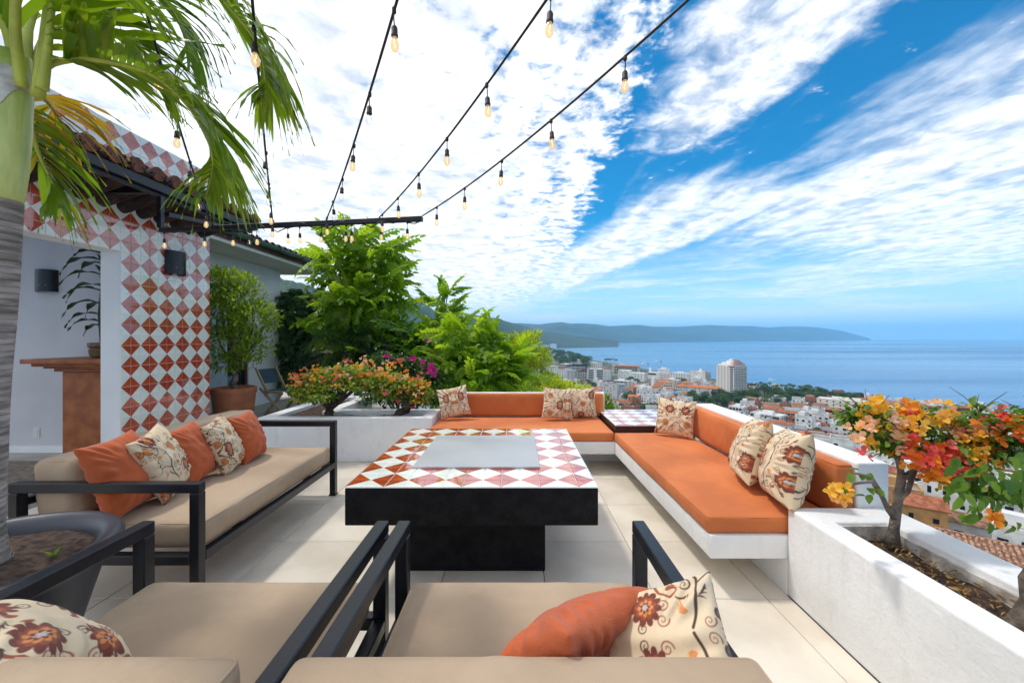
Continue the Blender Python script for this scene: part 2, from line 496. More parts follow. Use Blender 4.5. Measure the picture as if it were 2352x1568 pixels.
pw = MB().box(1.884, 2.06, 2.176, 4.15, -.1, .728).build('parapet_wall', M_white, bevel=.012, seg=3, smooth='auto',
    label='low white parapet wall behind the right orange bench, edge of the terrace', cat='wall')
bw = MB().box(-.955, 1.14, 5.085, 5.23, -.1, .700).build('parapet_wall', M_white, bevel=.012, seg=3, smooth='auto',
    label='low white wall behind the far orange backrest, below the shrubs', cat='wall')

bench = thing('built_in_bench', 'L-shaped white masonry corner bench with orange seat pads', 'bench', (1.0, 4.1, 0))
mb = MB()
mb.prism([(1.073, 2.176), (1.881, 2.176), (1.881, 4.13), (1.04, 4.13), (1.032, 4.125)], .200, .327)
mb.prism([(-.955, 4.127), (1.032, 4.127), (1.04, 4.132), (1.881, 4.132), (1.881, 5.08), (-.955, 5.08)], .200, .327)
mb.build('bench_slab', M_white, bench, bevel=.010, seg=2, smooth='auto')
MB().box(1.494, 1.88, 2.174, 4.54, 0, .1985).box(-.955, 1.88, 4.542, 5.08, 0, .1985).build('plinth', M_white, bench)

def cushion(name, mat, size, loc, parent, r=.03, top=.012, side=.006, n=(26, 20, 6), shear=0.0, rot=None, seed=0, wr=.0042, label=None, wrf=7.0):
    """stuffed pad: rounded box, swollen faces, slight wrinkles; loc = centre of the underside (world)"""
    a, b, c = size[0] / 2, size[1] / 2, size[2] / 2
    bm = bmesh.new()
    ed = {}
    def v(x, y, z):
        k = (round(x, 5), round(y, 5), round(z, 5))
        if k not in ed: ed[k] = bm.verts.new((x, y, z))
        return ed[k]
    def lin(n, h):          # denser near the edges
        t = [-1 + 2 * i / n for i in range(n + 1)]
        return [h * math.copysign(1 - (1 - abs(q)) ** 1.6, q) for q in t]
    X, Y, Z = lin(n[0], a), lin(n[1], b), lin(n[2], c)
    def quad(p):
        try: bm.faces.new([v(*q) for q in p])
        except ValueError: pass
    for i in range(n[0]):
        for j in range(n[1]):
            quad([(X[i], Y[j], c), (X[i + 1], Y[j], c), (X[i + 1], Y[j + 1], c), (X[i], Y[j + 1], c)])
            quad([(X[i], Y[j], -c), (X[i], Y[j + 1], -c), (X[i + 1], Y[j + 1], -c), (X[i + 1], Y[j], -c)])
    for i in range(n[0]):
        for k in range(n[2]):
            quad([(X[i], -b, Z[k]), (X[i + 1], -b, Z[k]), (X[i + 1], -b, Z[k + 1]), (X[i], -b, Z[k + 1])])
            quad([(X[i], b, Z[k]), (X[i], b, Z[k + 1]), (X[i + 1], b, Z[k + 1]), (X[i + 1], b, Z[k])])
    for j in range(n[1]):
        for k in range(n[2]):
            quad([(-a, Y[j], Z[k]), (-a, Y[j], Z[k + 1]), (-a, Y[j + 1], Z[k + 1]), (-a, Y[j + 1], Z[k])])
            quad([(a, Y[j], Z[k]), (a, Y[j + 1], Z[k]), (a, Y[j + 1], Z[k + 1]), (a, Y[j], Z[k + 1])])
    r = min(r, c * .95, a * .9, b * .9)
    for q in bm.verts:
        p = q.co.copy()
        cl = Vector((max(-a + r, min(a - r, p.x)), max(-b + r, min(b - r, p.y)), max(-c + r, min(c - r, p.z))))
        d = p - cl
        if d.length > 1e-6:
            p = cl + d.normalized() * r
        fx, fy, fz = 1 - (p.x / a) ** 4, 1 - (p.y / b) ** 4, 1 - (p.z / c) ** 2
        w = mnoise.noise(Vector((p.x * wrf + seed * 3.1, p.y * wrf, p.z * wrf))) * wr + mnoise.noise(Vector((p.x * wrf * 3 + seed, p.y * wrf * 3, p.z * wrf * 3))) * wr * .4
        if abs(p.z) < c * .8: w += mnoise.noise(Vector((p.x * 22, p.y * 22, seed))) * wr * .45
        if abs(p.z) > c * .6: p.z += math.copysign(top * fx * fy, p.z) * (1 if p.z > 0 else .0) + (w if p.z > 0 else 0)
        if abs(p.x) > a * .8: p.x += math.copysign(side * fy * fz + w, p.x)
        if abs(p.y) > b * .8: p.y += math.copysign(side * fx * fz + w, p.y)
        q.co = Vector((p.x + shear * p.y, p.y, p.z + c))
    bmesh.ops.recalc_face_normals(bm, faces=bm.faces)
    me = bpy.data.meshes.new(name); bm.to_mesh(me); bm.free()
    me.materials.append(mat); me.polygons.foreach_set('use_smooth', [True] * len(me.polygons)); me.update()
    o = put(name, me, parent, Vector(loc) - org(parent), rot)
    if label: o['label'] = label
    mb = MB()                                       # sewn piping round the top and bottom edges
    for sz in ((1,) if c < .06 else (1, -1)):
        q = []; rr = r * .30
        for cx_, cy_, a0 in ((a - r, b - r, 0), (-a + r, b - r, 1), (-a + r, -b + r, 2), (a - r, -b + r, 3)):
            for k in range(5):
                t_ = (a0 + k / 4) * math.pi / 2; q.append((cx_ + (r - rr + .0005) * math.cos(t_), cy_ + (r - rr + .0005) * math.sin(t_)))
        p3 = []
        for i in range(len(q)):
            (x0, y0), (x1, y1) = q[i], q[(i + 1) % len(q)]; m_ = max(1, int(math.hypot(x1 - x0, y1 - y0) / .12))
            for k in range(m_):
                x, y = x0 + (x1 - x0) * k / m_, y0 + (y1 - y0) * k / m_
                fx, fy = max(0, 1 - (x / a) ** 4), max(0, 1 - (y / b) ** 4)
                p3.append(Vector((x + shear * y, y, c + sz * (c - rr) + (top * fx * fy * .6 if sz > 0 else 0))))
        mb.tube(p3 + [p3[0], p3[1]], .0042, 5, cap=False)
    put('piping', mb.mesh('piping', mat, smooth=True), o)
    return o
# right side: pad, backrest ; far side: pad, backrest
cushion('seat_cushion', M_orange, (.735, 1.955, .094), (1.412, 3.168, .3285), bench, .022, .010, .004, (16, 40, 5), shear=-.018, seed=1)
cushion('back_cushion', M_orange, (.105, 1.90, .292), (1.829, 3.135, .425), bench, .03, .0, .006, (6, 40, 10), seed=2)
cushion('seat_cushion', M_orange, (1.98, .815, .094), (.038, 4.538, .3285), bench, .022, .010, .004, (40, 16, 5), seed=3)
cushion('back_cushion', M_orange, (2.05, .118, .288), (.075, 5.018, .425), bench, .03, .0, .006, (40, 6, 10), seed=4)

# ---------------------------------------------------------------- glazed two-colour tiles
TILE_ME = {}
def glaze_tile(a, th, corner, gap=.0016):
    """square tile split along its diagonal: red half at the given corner (0..3), white half opposite"""
    key = (round(a, 5), th, corner, gap)
    if key in TILE_ME: return TILE_ME[key]
    h = a / 2 - gap; b = .0022
    mb = MB()
    ring = [(-h, -h), (h, -h), (h, h), (-h, h)]
    inn = [(x - math.copysign(b, x), y - math.copysign(b, y)) for x, y in ring]
    mb.v += [Vector((x, y, 0)) for x, y in ring] + [Vector((x, y, th - b)) for x, y in ring] + [Vector((x, y, th)) for x, y in inn]
    c = corner
    prv, nxt, opp = (c - 1) % 4, (c + 1) % 4, (c + 2) % 4
    mb.face((8 + prv, 8 + c, 8 + nxt), 1); mb.face((8 + nxt, 8 + opp, 8 + prv), 0)
    for k in range(4):
        k2 = (k + 1) % 4
        m = 1 if k in (c, prv) else 0
        mb.face((k, k2, 4 + k2, 4 + k), m); mb.face((4 + k, 4 + k2, 8 + k2, 8 + k), m)
    TILE_ME[key] = mb.mesh('glazed_tile', [M_glaze_w, M_glaze_r])
    return TILE_ME[key]
def corner_for(i, j, pi=0, pj=0):
    ci = 0 if (i + pi) % 2 == 0 else 1
    cj = 0 if (j + pj) % 2 == 0 else 1
    return {(0, 0): 0, (1, 0): 1, (1, 1): 2, (0, 1): 3}[(ci, cj)]

# ---------------------------------------------------------------- the tiled fire table
TX0, TX1, TY0, TY1, TZ = -.930, .444, 2.132, 3.495, .613
tb = thing('fire_table', 'square black coffee table topped with red and white tiles around a steel plate', 'table', ((TX0 + TX1) / 2, (TY0 + TY1) / 2, 0))
MB().box(TX0, TX1, TY0, TY1, .402, TZ - .0085).build('table_slab', M_blackp, tb, bevel=.008, seg=2, smooth='auto')
MB().box(-.657, .176, 2.398, 3.23, 0, .4005).build('pedestal', M_blackp, tb, bevel=.006)
MB().box(TX0 + .003, TX1 - .003, TY0 + .003, TY1 - .003, TZ - .008, TZ - .0035).build('grout_bed', M_grout, tb)
a = (TX1 - TX0) / 13
for i in range(13):
    for j in range(13):
        cxx, cyy = TX0 + (i + .5) * a, TY0 + (j + .5) * (TY1 - TY0) / 13
        if -.60 < cxx < .10 and 2.48 < cyy < 3.15: continue      # the plate lies here
        o = put('glazed_tile', glaze_tile(a, .007, corner_for(i, j, 0, 1)), tb)
        o.location = Vector((cxx, cyy, TZ - .0068 + rng.uniform(-.0004, .0004))) - org(tb)
        o.rotation_euler = (rng.uniform(-.004, .004), rng.uniform(-.004, .004), 0)
MB().box(-.642, .145, 2.426, 3.205, TZ + .0018, TZ + .013).build('burner_lid', M_steel, bevel=.0015, label='grey steel lid plate lying flat on the middle of the tiled table', cat='lid')

# corner table between the two bench arms
ct = thing('corner_table', 'low corner table with red and white tiled top between the two orange seats', 'side table', (1.47, 4.66, .327))
M_brownblk = pm('dark_brown_paint', (.022, .010, .010), .45, .3, 10, .15, 60)
MB().box(1.052, 1.895, 4.178, 5.10, .3285, .4815).build('table_body', M_brownblk, ct, bevel=.006)
MB().box(1.055, 1.892, 4.181, 5.097, .482, .4855).build('grout_bed', M_grout, ct)
for i in range(8):
    for j in range(9):
        o = put('glazed_tile', glaze_tile(.1042, .007, corner_for(i, j, 1, 0)), ct)
        o.location = Vector((1.055 + (i + .5) * .1045, 4.182 + (j + .5) * .1016, .4835 + rng.uniform(-.0004, .0004))) - org(ct)
        o.rotation_euler = (rng.uniform(-.004, .004), rng.uniform(-.004, .004), 0); o.scale = (1, .975, 1)

# ---------------------------------------------------------------- left planter
lp = thing('planter', 'wide white stucco planter with two low orange bougainvilleas, left of the far bench', 'planter', (-2.0, 4.8, 0))
mb = MB()
cells(mb, [-2.96, -2.81, -2.42, -2.27, -1.10, -.96], [4.50, 4.61, 4.90, 5.06, 6.05, 6.2],
      lambda i, j: (j == 0) or (j == 1 and i in (0, 4)) or (j == 2 and i in (0, 2, 3, 4)) or (j == 3 and i in (0, 2)) or (j == 4 and i <= 2), 0, .505)
mb.build('planter_wall', M_white, lp, bevel=.014, seg=3, smooth='auto')
soil_bed('soil', -2.82, -1.09, 4.60, 4.91, .455, lp, 5, .03, .012)
soil_bed('soil', -2.82, -2.41, 4.91, 6.06, .455, lp, 8, .03, .012)

# ---------------------------------------------------------------- sofa and armchairs
def bars(name, segs, parent, w=.05, h=.05):
    mb = MB()
    for p, q in segs: mb.bar(p, q, w, h)
    return mb.build(name, M_black, parent, bevel=.004, seg=1)
ZA = .645        # arm bar centre height
def seat_frame(t, x0, x1, y0, y1, facing):
    """four posts, two arm bars, a ring of rails; facing 'x' = arms run along x"""
    for x in (x0, x1):
        for y in (y0, y1):
            bars('leg', [((x, y, .012), (x, y, ZA - .026))], t)
            MB().box(x - .029, x + .029, y - .029, y + .029, 0, .012).build('foot', M_black, t)
    if facing == 'x':
        for y in (y0, y1): bars('arm', [((x0 - .025, y, ZA), (x1 + .025, y, ZA))], t)
    else:
        for x in (x0, x1): bars('arm', [((x, y0 - .025, ZA), (x, y1 + .025, ZA))], t)
    g = .0255
    bars('rail', [((x0 + g, y0, .275), (x1 - g, y0, .275))], t); bars('rail', [((x0 + g, y1, .275), (x1 - g, y1, .275))], t)
    bars('rail', [((x0, y0 + g, .275), (x0, y1 - g, .275))], t); bars('rail', [((x1, y0 + g, .275), (x1, y1 - g, .275))], t)

sofa = thing('outdoor_sofa', 'long taupe sofa in a black metal frame on the left with five pillows', 'sofa', (-2.13, 2.805, 0))
seat_frame(sofa, -2.585, -1.655, 2.045, 3.565, 'x')
bars('slat', [((-2.56, 2.4, .285), (-1.68, 2.4, .285))], sofa, .04, .03); bars('slat', [((-2.56, 3.2, .285), (-1.68, 3.2, .285))], sofa, .04, .03)
bars('back_rail', [((-2.585, 2.071, .56), (-2.585, 3.539, .56))], sofa, .04, .04)
cushion('seat_cushion', M_taupe, (.86, 1.455, .142), (-2.092, 2.805, .302), sofa, .035, .012, .006, (24, 40, 7), seed=11, wr=.006)
cushion('back_cushion', M_taupe, (.245, 1.455, .325), (-2.43, 2.805, .452), sofa, .055, .012, .010, (12, 40, 12), seed=12, wr=.007, rot=(0, math.radians(-3), 0))

def armchair(xl, xr, label, seed):
    y0, y1 = .61, 1.595
    t = thing('outdoor_armchair', label, 'armchair', ((xl + xr) / 2, (y0 + y1) / 2, 0), group='taupe armchairs with black metal frames')
    seat_frame(t, xl, xr, y0, y1, 'y')
    bars('slat', [((xl + .026, 1.0, .285), (xr - .026, 1.0, .285))], t, .04, .03); bars('slat', [((xl + .026, 1.3, .285), (xr - .026, 1.3, .285))], t, .04, .03)
    bars('back_rail', [((xl + .026, y0, .56), (xr - .026, y0, .56))], t, .04, .04)
    cx, w = (xl + xr) / 2, xr - xl
    cushion('seat_cushion', M_taupe, (w - .075, .80, .142), (cx, 1.19, .302), t, .035, .014, .006, (24, 24, 7), seed=seed, wr=.005)
    cushion('back_cushion', M_taupe, (w - .02, .165, .318), (cx, .727, .452), t, .022, .008, .008, (24, 8, 12), seed=seed + 1, wr=.0045)
    return t
armchair(-1.508, -.548, 'taupe armchair at the bottom left, next to the potted palm', 21)
armchair(-.460, .500, 'taupe armchair in front of the table, holding an orange and a floral pillow', 31)
# ---------------------------------------------------------------- printed fabric: a floral print worked out as colours on a fine mesh
def floral_print(n=420):
    yy, xx = np.mgrid[0:n, 0:n] / (n - 1.0)
    img = np.ones((n, n, 3)) * np.array([.70, .55, .365])
    DB, RU, OR, DR, GY = (np.array(c) for c in ((.075, .035, .024), (.30, .072, .028), (.66, .245, .072), (.175, .038, .022), (.50, .44, .42)))
    def lay(mask, col):
        img[:] = img * (1 - mask[..., None]) + mask[..., None] * col
    def dist(poly):
        d = np.full((n, n), 9.0); w = np.zeros((n, n))
        L = len(poly) - 1
        for i in range(L):
            a, b = np.array(poly[i]), np.array(poly[i + 1]); ab = b - a
            t = np.clip(((xx - a[0]) * ab[0] + (yy - a[1]) * ab[1]) / (ab @ ab + 1e-12), 0, 1)
            dd = np.hypot(xx - a[0] - t * ab[0], yy - a[1] - t * ab[1])
            k = dd < d; d[k] = dd[k]; w[k] = ((i + t) / L)[k]
        return d, w
    e = 2.2 / n
    def stroke(poly, w0, w1, col):
        d, w = dist(poly); lay(np.clip((w0 + (w1 - w0) * w - d) / e + .5, 0, 1), col)
    def spiral(cx, cy, r, a0, turns, w, col, sgn=1, tail=None):
        p = [(cx + r * (1 - .88 * t) * math.cos(a0 + sgn * t * turns * 6.283), cy + r * (1 - .88 * t) * math.sin(a0 + sgn * t * turns * 6.283)) for t in np.linspace(0, 1, 34)]
        if tail: p = tail + p
        stroke(p, w, w * .6, col)
    def blob(f, col):
        lay(np.clip(-f / e + .5, 0, 1), col)
    def flower(cx, cy, r, lob, amp, col, rot=0):
        a = np.arctan2(yy - cy, xx - cx) + rot; d = np.hypot(xx - cx, yy - cy)
        blob(d - r * (1 - amp + amp * np.abs(np.cos(a * lob / 2)) ** .7), col)
    def leaf(x0, y0, ang, ln, wd, bend, col):
        c, s = math.cos(ang), math.sin(ang)
        lx = (xx - x0) * c + (yy - y0) * s; ly = -(xx - x0) * s + (yy - y0) * c
        t = lx / ln; ly = ly - bend * ln * np.sin(np.clip(t, 0, 1) * 3.1416)
        f = np.abs(ly) - wd * np.sqrt(np.clip(t, 0, 1)) * (1 - np.clip(t, 0, 1))
        f = np.where((t < 0) | (t > 1), .1, f); blob(f, col)
    # pale ghosts first
    for q in ((.55, .55), (.15, .72), (.78, .30), (.42, .86)):
        for k in range(9): leaf(q[0], q[1], .5 + k * .28, .095, .007, .05, GY)
    # vines
    stroke([(.62, .02), (.66, .14), (.70, .26), (.70, .40), (.64, .50), (.60, .62), (.66, .74), (.78, .82), (.90, .92), (.93, 1)], .013, .009, DB)
    stroke([(.70, .36), (.80, .43), (.90, .42), (.97, .36)], .009, .005, DB)
    stroke([(.0, .60), (.08, .66), (.12, .76), (.22, .82), (.30, .78)], .010, .006, DB)
    stroke([(.30, .46), (.36, .34), (.46, .28), (.52, .34), (.48, .42)], .013, .006, RU)
    stroke([(.22, .60), (.16, .50), (.05, .46), (.0, .47)], .009, .006, RU)
    for a in ((.80, .74, .085, 2.4, 1.6, .007, DB, 1), (.86, .52, .065, 3.4, 1.5, .006, DB, -1), (.16, .84, .075, .6, 1.6, .008, DB, 1), (.46, .73, .06, -.6, 1.5, .006, RU, -1),
              (.09, .38, .055, 1.2, 1.5, .006, RU, 1), (.88, .12, .07, 2.6, 1.6, .007, DB, 1), (.38, .10, .055, 0, 1.5, .006, RU, -1), (.50, .50, .05, 2, 1.4, .005, DB, 1), (.96, .66, .045, 1, 1.4, .005, RU, 1)):
        spiral(*a)
    for x0, y0, base, m in ((.70, .24, .2, 5), (.61, .60, 2.6, 5), (.72, .78, .4, 5), (.10, .70, 2.2, 4), (.88, .43, 1.2, 4)):
        for k in range(m): leaf(x0 + .02 * k, y0 + .012 * k, base + k * .45 - .5, .075 - .006 * k, .019, .12, DB)
    for x0, y0, base, m, c, L in ((.36, .56, .9, 5, OR, .15), (.60, .14, 2.0, 4, OR, .13), (.92, .28, 2.2, 4, OR, .13), (.30, .93, -.6, 4, OR, .13), (.06, .16, .6, 4, RU, .12), (.74, .60, -.7, 4, OR, .13), (.44, .34, .2, 4, RU, .11)):
        for k in range(m): leaf(x0, y0, base + k * .34, L * (1 - .11 * k), .026, .16, c)
    for a in ((.50, .92, .06, 1.0, 1.6, .006, DB, -1), (.12, .56, .05, .2, 1.5, .006, RU, 1), (.60, .36, .06, 2.2, 1.6, .007, DB, -1), (.84, .66, .05, 5.0, 1.5, .006, DB, 1), (.20, .06, .05, 1.4, 1.5, .006, DB, 1), (.76, .06, .05, .4, 1.5, .005, RU, -1), (.40, .22, .05, 4.0, 1.5, .006, RU, 1)):
        spiral(*a)
    for x0, y0, base, m in ((.46, .82, 1.8, 5), (.04, .30, .2, 5), (.56, .24, 3.0, 5), (.90, .52, 2.4, 4), (.30, .40, 2.4, 4)):
        for k in range(m): leaf(x0 + .015 * k, y0 + .01 * k, base + k * .5 - .6, .07 - .006 * k, .018, .12, DB)
    # large dark flowers
    for cx, cy, r in ((.24, .22, .155), (.70, .95, .14), (1.0, .06, .12)):
        flower(cx, cy, r, 11, .30, DR, .2); flower(cx, cy, r * .66, 9, .25, RU, .5); flower(cx, cy, r * .50, 8, .4, OR, .1)
        flower(cx, cy, r * .34, 7, .5, DR, .9); flower(cx, cy, r * .20, 6, .5, GY, .2)
    # round orange flowers
    for cx, cy, r in ((.33, .66, .105), (.80, .90, .0), (.92, .80, .085), (.55, .40, .0)):
        if r == 0: continue
        flower(cx, cy, r, 6, .10, DB); flower(cx, cy, r * .88, 6, .10, OR)
        for k in range(5):
            a = k * 1.2566 + .4
            px, py = cx + r * .48 * math.cos(a), cy + r * .48 * math.sin(a)
            flower(px, py, r * .25, 2, .2, DR, a); flower(px, py, r * .16, 2, .2, OR, a)
        flower(cx, cy, r * .14, 5, .3, DR)
    # woven fleck
    img *= 1 + (NR.rand(n, n, 1) - .5) * .10
    return np.clip(img, 0, 1)
PRINT = floral_print()

def print_material():
    m = bpy.data.materials.new('floral_print'); m.use_nodes = True
    N = NT(m.node_tree); b = N.n['Principled BSDF']
    at = N.new('ShaderNodeAttribute', attribute_name='print'); N.link(at.outputs['Color'], b.inputs['Base Color'])
    b.inputs['Roughness'].default_value = .88; b.inputs['Sheen Weight'].default_value = .12
    bn = N.new('ShaderNodeBump'); bn.inputs['Strength'].default_value = .12; bn.inputs['Distance'].default_value = .01
    tc = N.new('ShaderNodeTexCoord'); N.link(N.noise(tc.outputs['Object'], 380, 3), bn.inputs['Height']); N.link(bn.outputs[0], b.inputs['Normal'])
    return m
M_print = print_material()

def pillow(kind, label, base, yaw, lean, roll=0.0, size=.43, thick=.075, seed=0, flip=0, group=None, squash=1.0, res=None):
    """base = lowest point of the pillow; yaw = heading its face looks to (0 = +x, 90 = +y); lean = degrees tilted back"""
    n = (res or 110) if kind == 'floral' else 60
    u = np.linspace(-1, 1, n + 1); u = np.sign(u) * (1 - (1 - np.abs(u)) ** 1.25)
    uu, vv = np.meshgrid(u, u, indexing='ij')
    a = size / 2
    # outline: sides drawn in, ears at the corners
    X = uu * a * (1 - .085 * (1 - vv ** 2) ** 1.0 * np.abs(uu) ** 3)
    Y = vv * a * squash * (1 - .085 * (1 - uu ** 2) ** 1.0 * np.abs(vv) ** 3)
    env = np.clip((1 - uu ** 2) * (1 - vv ** 2), 0, 1) ** .40
    r = np.random.RandomState(seed)
    wr = np.zeros_like(uu)
    for _ in range(9):
        th = r.rand() * 6.28; f = 5 + r.rand() * 14; ph = r.rand() * 6.28
        wr += np.sin((uu * math.cos(th) + vv * math.sin(th)) * f + ph + 1.2 * np.sin(3 * (uu * math.sin(th) - vv * math.cos(th)) + ph)) / 9
    # creases that run in from the corners and the seam
    ang = np.arctan2(vv, uu); rad = np.hypot(uu, vv)
    cre = np.sin(ang * 22 + 2 * np.sin(ang * 5 + seed)) * np.clip(rad - .50, 0, 1) * .021
    slump = -.10 * vv * (1 - uu ** 2)                 # fuller towards the bottom
    H = thick * env * (1 + slump * 2) + env * (wr * .013 + cre)
    m1 = n + 1
    front = np.stack([X, Y, H], -1).reshape(-1, 3); back = np.stack([X, Y, -H * .9], -1).reshape(-1, 3)
    bend = .06 * (front[:, 1:2] / a) ** 2 * a           # sags forward a little
    i, j = np.meshgrid(np.arange(n), np.arange(n), indexing='ij')
    q = (i * m1 + j).ravel()
    f1 = np.stack([q, q + m1, q + m1 + 1, q + 1], 1); f2 = np.stack([q, q + 1, q + m1 + 1, q + m1], 1) + m1 * m1
    V = np.concatenate([front, back]); V[:, 2] -= .05 * a * (V[:, 1] / a) ** 2
    # stand it up: local y is up, local z is the face
    cr, sr = math.cos(roll), math.sin(roll)
    V = V @ np.array([[cr, sr, 0], [-sr, cr, 0], [0, 0, 1]])
    lx, ly, lz = V[:, 0].copy(), V[:, 1].copy(), V[:, 2].copy()
    W = np.stack([lz, lx, ly], 1)                       # face to +x, up = z, right = y
    cl, sl = math.cos(math.radians(lean)), math.sin(math.radians(lean))
    W = np.stack([W[:, 0] * cl - W[:, 2] * sl, W[:, 1], W[:, 0] * sl + W[:, 2] * cl], 1)
    cy_, sy_ = math.cos(math.radians(yaw)), math.sin(math.radians(yaw))
    W = np.stack([W[:, 0] * cy_ - W[:, 1] * sy_, W[:, 0] * sy_ + W[:, 1] * cy_, W[:, 2]], 1)
    W[:, 2] -= W[:, 2].min()
    # the lowest edge flattens on the seat
    mat = M_print if kind == 'floral' else M_rust
    me = np_mesh('floral_pillow' if kind == 'floral' else 'orange_pillow', W, np.concatenate([f1, f2]), mat, smooth=True)
    bm = bmesh.new(); bm.from_mesh(me); bmesh.ops.remove_doubles(bm, verts=bm.verts, dist=1e-5)
    if kind == 'floral':
        pass
    bm.to_mesh(me); bm.free()
    if kind == 'floral':
        me = np_mesh('floral_pillow', W, np.concatenate([f1, f2]), mat, smooth=True)
        ca = me.color_attributes.new('print', 'FLOAT_COLOR', 'POINT')
        pu, pv = (uu + 1) / 2, (vv + 1) / 2
        if flip & 1: pu = 1 - pu
        if flip & 2: pv = 1 - pv
        mir = lambda x: 1 - np.abs(np.mod(x, 2) - 1)
        pu, pv = mir(pu * 1.22 + .37 * seed), mir(pv * 1.22 + .23 * seed)
        N_ = PRINT.shape[0] - 1.001
        def look(a_, b_):
            y_, x_ = a_ * N_, b_ * N_; y0, x0 = y_.astype(int), x_.astype(int); fy, fx = (y_ - y0)[..., None], (x_ - x0)[..., None]
            return ((PRINT[y0, x0] * (1 - fx) + PRINT[y0, x0 + 1] * fx) * (1 - fy) + (PRINT[y0 + 1, x0] * (1 - fx) + PRINT[y0 + 1, x0 + 1] * fx) * fy).reshape(-1, 3)
        c1, c2 = look(pv, pu), look(pv, 1 - pu)
        C = np.concatenate([c1, c2]); C = np.concatenate([C, np.ones((len(C), 1))], 1).astype(np.float32)
        ca.data.foreach_set('color', C.ravel())
    o = put(me.name.split('.')[0], me, None, base)
    if kind == 'floral':      # seam round the edge, welded look
        pass
    tag(o, label, 'pillow', group)
    return o
GF, GO = 'floral printed throw pillows', 'plain orange throw pillows'
# far bench
pillow('floral', 'floral pillow alone at the left end of the far orange bench', (-.76, 4.78, .428), -82, 14, math.radians(10), .37, .07, 1, 0, GF)
pillow('floral', 'floral pillow overlapping another, right of the long far orange backrest', (.50, 4.74, .428), -88, 13, math.radians(-5), .375, .07, 2, 1, GF)
pillow('floral', 'floral pillow half hidden behind its neighbour, beside the corner table', (.80, 4.86, .428), -96, 10, math.radians(2), .37, .065, 3, 3, GF)
# right bench
pillow('floral', 'upright floral pillow by the tiled corner table, far end of the right bench', (1.595, 3.96, .424), 238, 14, math.radians(-3), .375, .07, 4, 1, GF)
pillow('floral', 'farther of the two floral pillows leaning on the right orange backrest', (1.60, 2.69, .428), 158, 18, math.radians(8), .43, .105, 5, 2, GF)
pillow('floral', 'nearer of the two floral pillows on the right bench, beside the planter corner', (1.600, 2.335, .424), 160, 15, math.radians(8), .43, .115, 6, 1, GF)
# sofa
pillow('plain', 'large orange pillow at the near end of the taupe sofa', (-2.19, 2.195, .447), 8, 19, math.radians(3), .36, .085, 7, 0, GO, 1.2)
pillow('floral', 'floral pillow between two orange pillows, near half of the sofa', (-2.14, 2.385, .447), 16, 21, math.radians(9), .34, .075, 8, 0, GF, 1.22)
pillow('plain', 'middle orange pillow on the taupe sofa between the two floral ones', (-2.17, 2.63, .447), 8, 19, math.radians(5), .315, .08, 9, 0, GO, 1.25)
pillow('floral', 'small floral pillow toward the far end of the taupe sofa', (-2.12, 2.86, .447), 16, 20, math.radians(6), .31, .075, 10, 3, GF, 1.26)
pillow('plain', 'orange pillow standing at the far end of the taupe sofa', (-2.13, 3.13, .447), 6, 18, math.radians(2), .305, .08, 12, 0, GO, 1.26)
# armchairs
pillow('plain', 'orange pillow lying against the floral one on the armchair', (.125, 1.0, .446), 126, 38, math.radians(15), .385, .08, 13, 0, GO)
pillow('floral', 'floral pillow in the right arm corner of the armchair by the table', (.345, .925, .447), 222, 36, math.radians(34), .345, .08, 14, 1, GF, 1.0, 190)
pillow('floral', 'floral pillow on the bottom left armchair, cut by the picture edge', (-1.22, .93, .447), 72, 46, math.radians(12), .48, .11, 15, 2, GF, 1.0, 190)
# ---------------------------------------------------------------- tiled wall with the doorway, left
CYC = Matrix(((0, 0, 1, 0), (1, 0, 0, 0), (0, 1, 0, 0), (0, 0, 0, 1)))      # (a, b, c) -> x = c, y = a, z = b
ROT_X = CYC.to_3x3().to_euler()
tw = thing('tiled_wall', 'white wall faced with red and white diamond tiles, with an open doorway on its left', 'wall', (-4.12, 4.5, 0))
YL, ZL, TA = 4.11, .487, .1059
ytile = lambda i: YL + TA * i
ztile = lambda j: ZL + .1063 * j
mb = MB()
cells(mb, [.2, ytile(-1), ytile(10)], [-.1, ztile(17), ztile(29)], lambda i, j: not (i == 0 and j == 0), -4.225, -4.030, M=CYC)
mb.build('wall_core', M_wallwhite, tw)
mb = MB()
cells(mb, [.2, ytile(-1) + .001, ytile(10) - .001], [.0, ztile(17) + .001, ztile(29) - .001], lambda i, j: not (i == 0 and j == 0), -4.0295, -4.0235, M=CYC)
mb.build('grout_bed', M_grout, tw)
spots = [(i, j) for i in range(-1, 10) for j in range(0, 27)] + [(i, j) for i in range(-14, -1) for j in range(17, 29)] + [(i, j) for i in range(-1, 10) for j in (-4, -3, -2, -1, 27, 28)]
def tile_rank(s):
    i, j = s
    d = math.hypot(ytile(i), -4.02)
    hidden = (i < -6) * 9 + (ztile(j) > 2.95 and ztile(j) < 3.2) * 4 + (j < 0) * 9
    return d + hidden
spots.sort(key=tile_rank)
rest = MB()
for n_, (i, j) in enumerate(spots):
    loc = Vector((-4.0268, ytile(i) + TA / 2, ztile(j) + .0531 ))
    me = glaze_tile(.1057, .007, corner_for(i, j, 0, 0))
    e = Matrix.Rotation(rng.uniform(-.005, .005), 3, 'Y') @ Matrix.Rotation(rng.uniform(-.005, .005), 3, 'Z') @ CYC.to_3x3()
    if n_ < 300:
        o = put('glazed_tile', me, tw, loc - org(tw), e.to_euler())
    else:
        b = len(rest.v)
        for v in me.vertices: rest.v.append(loc + e @ v.co)
        for p in me.polygons:
            rest.f.append(tuple(b + k for k in p.vertices)); rest.mi.append(p.material_index)
rest.build('glazed_tiles', [M_glaze_w, M_glaze_r], tw, kind='stuff')

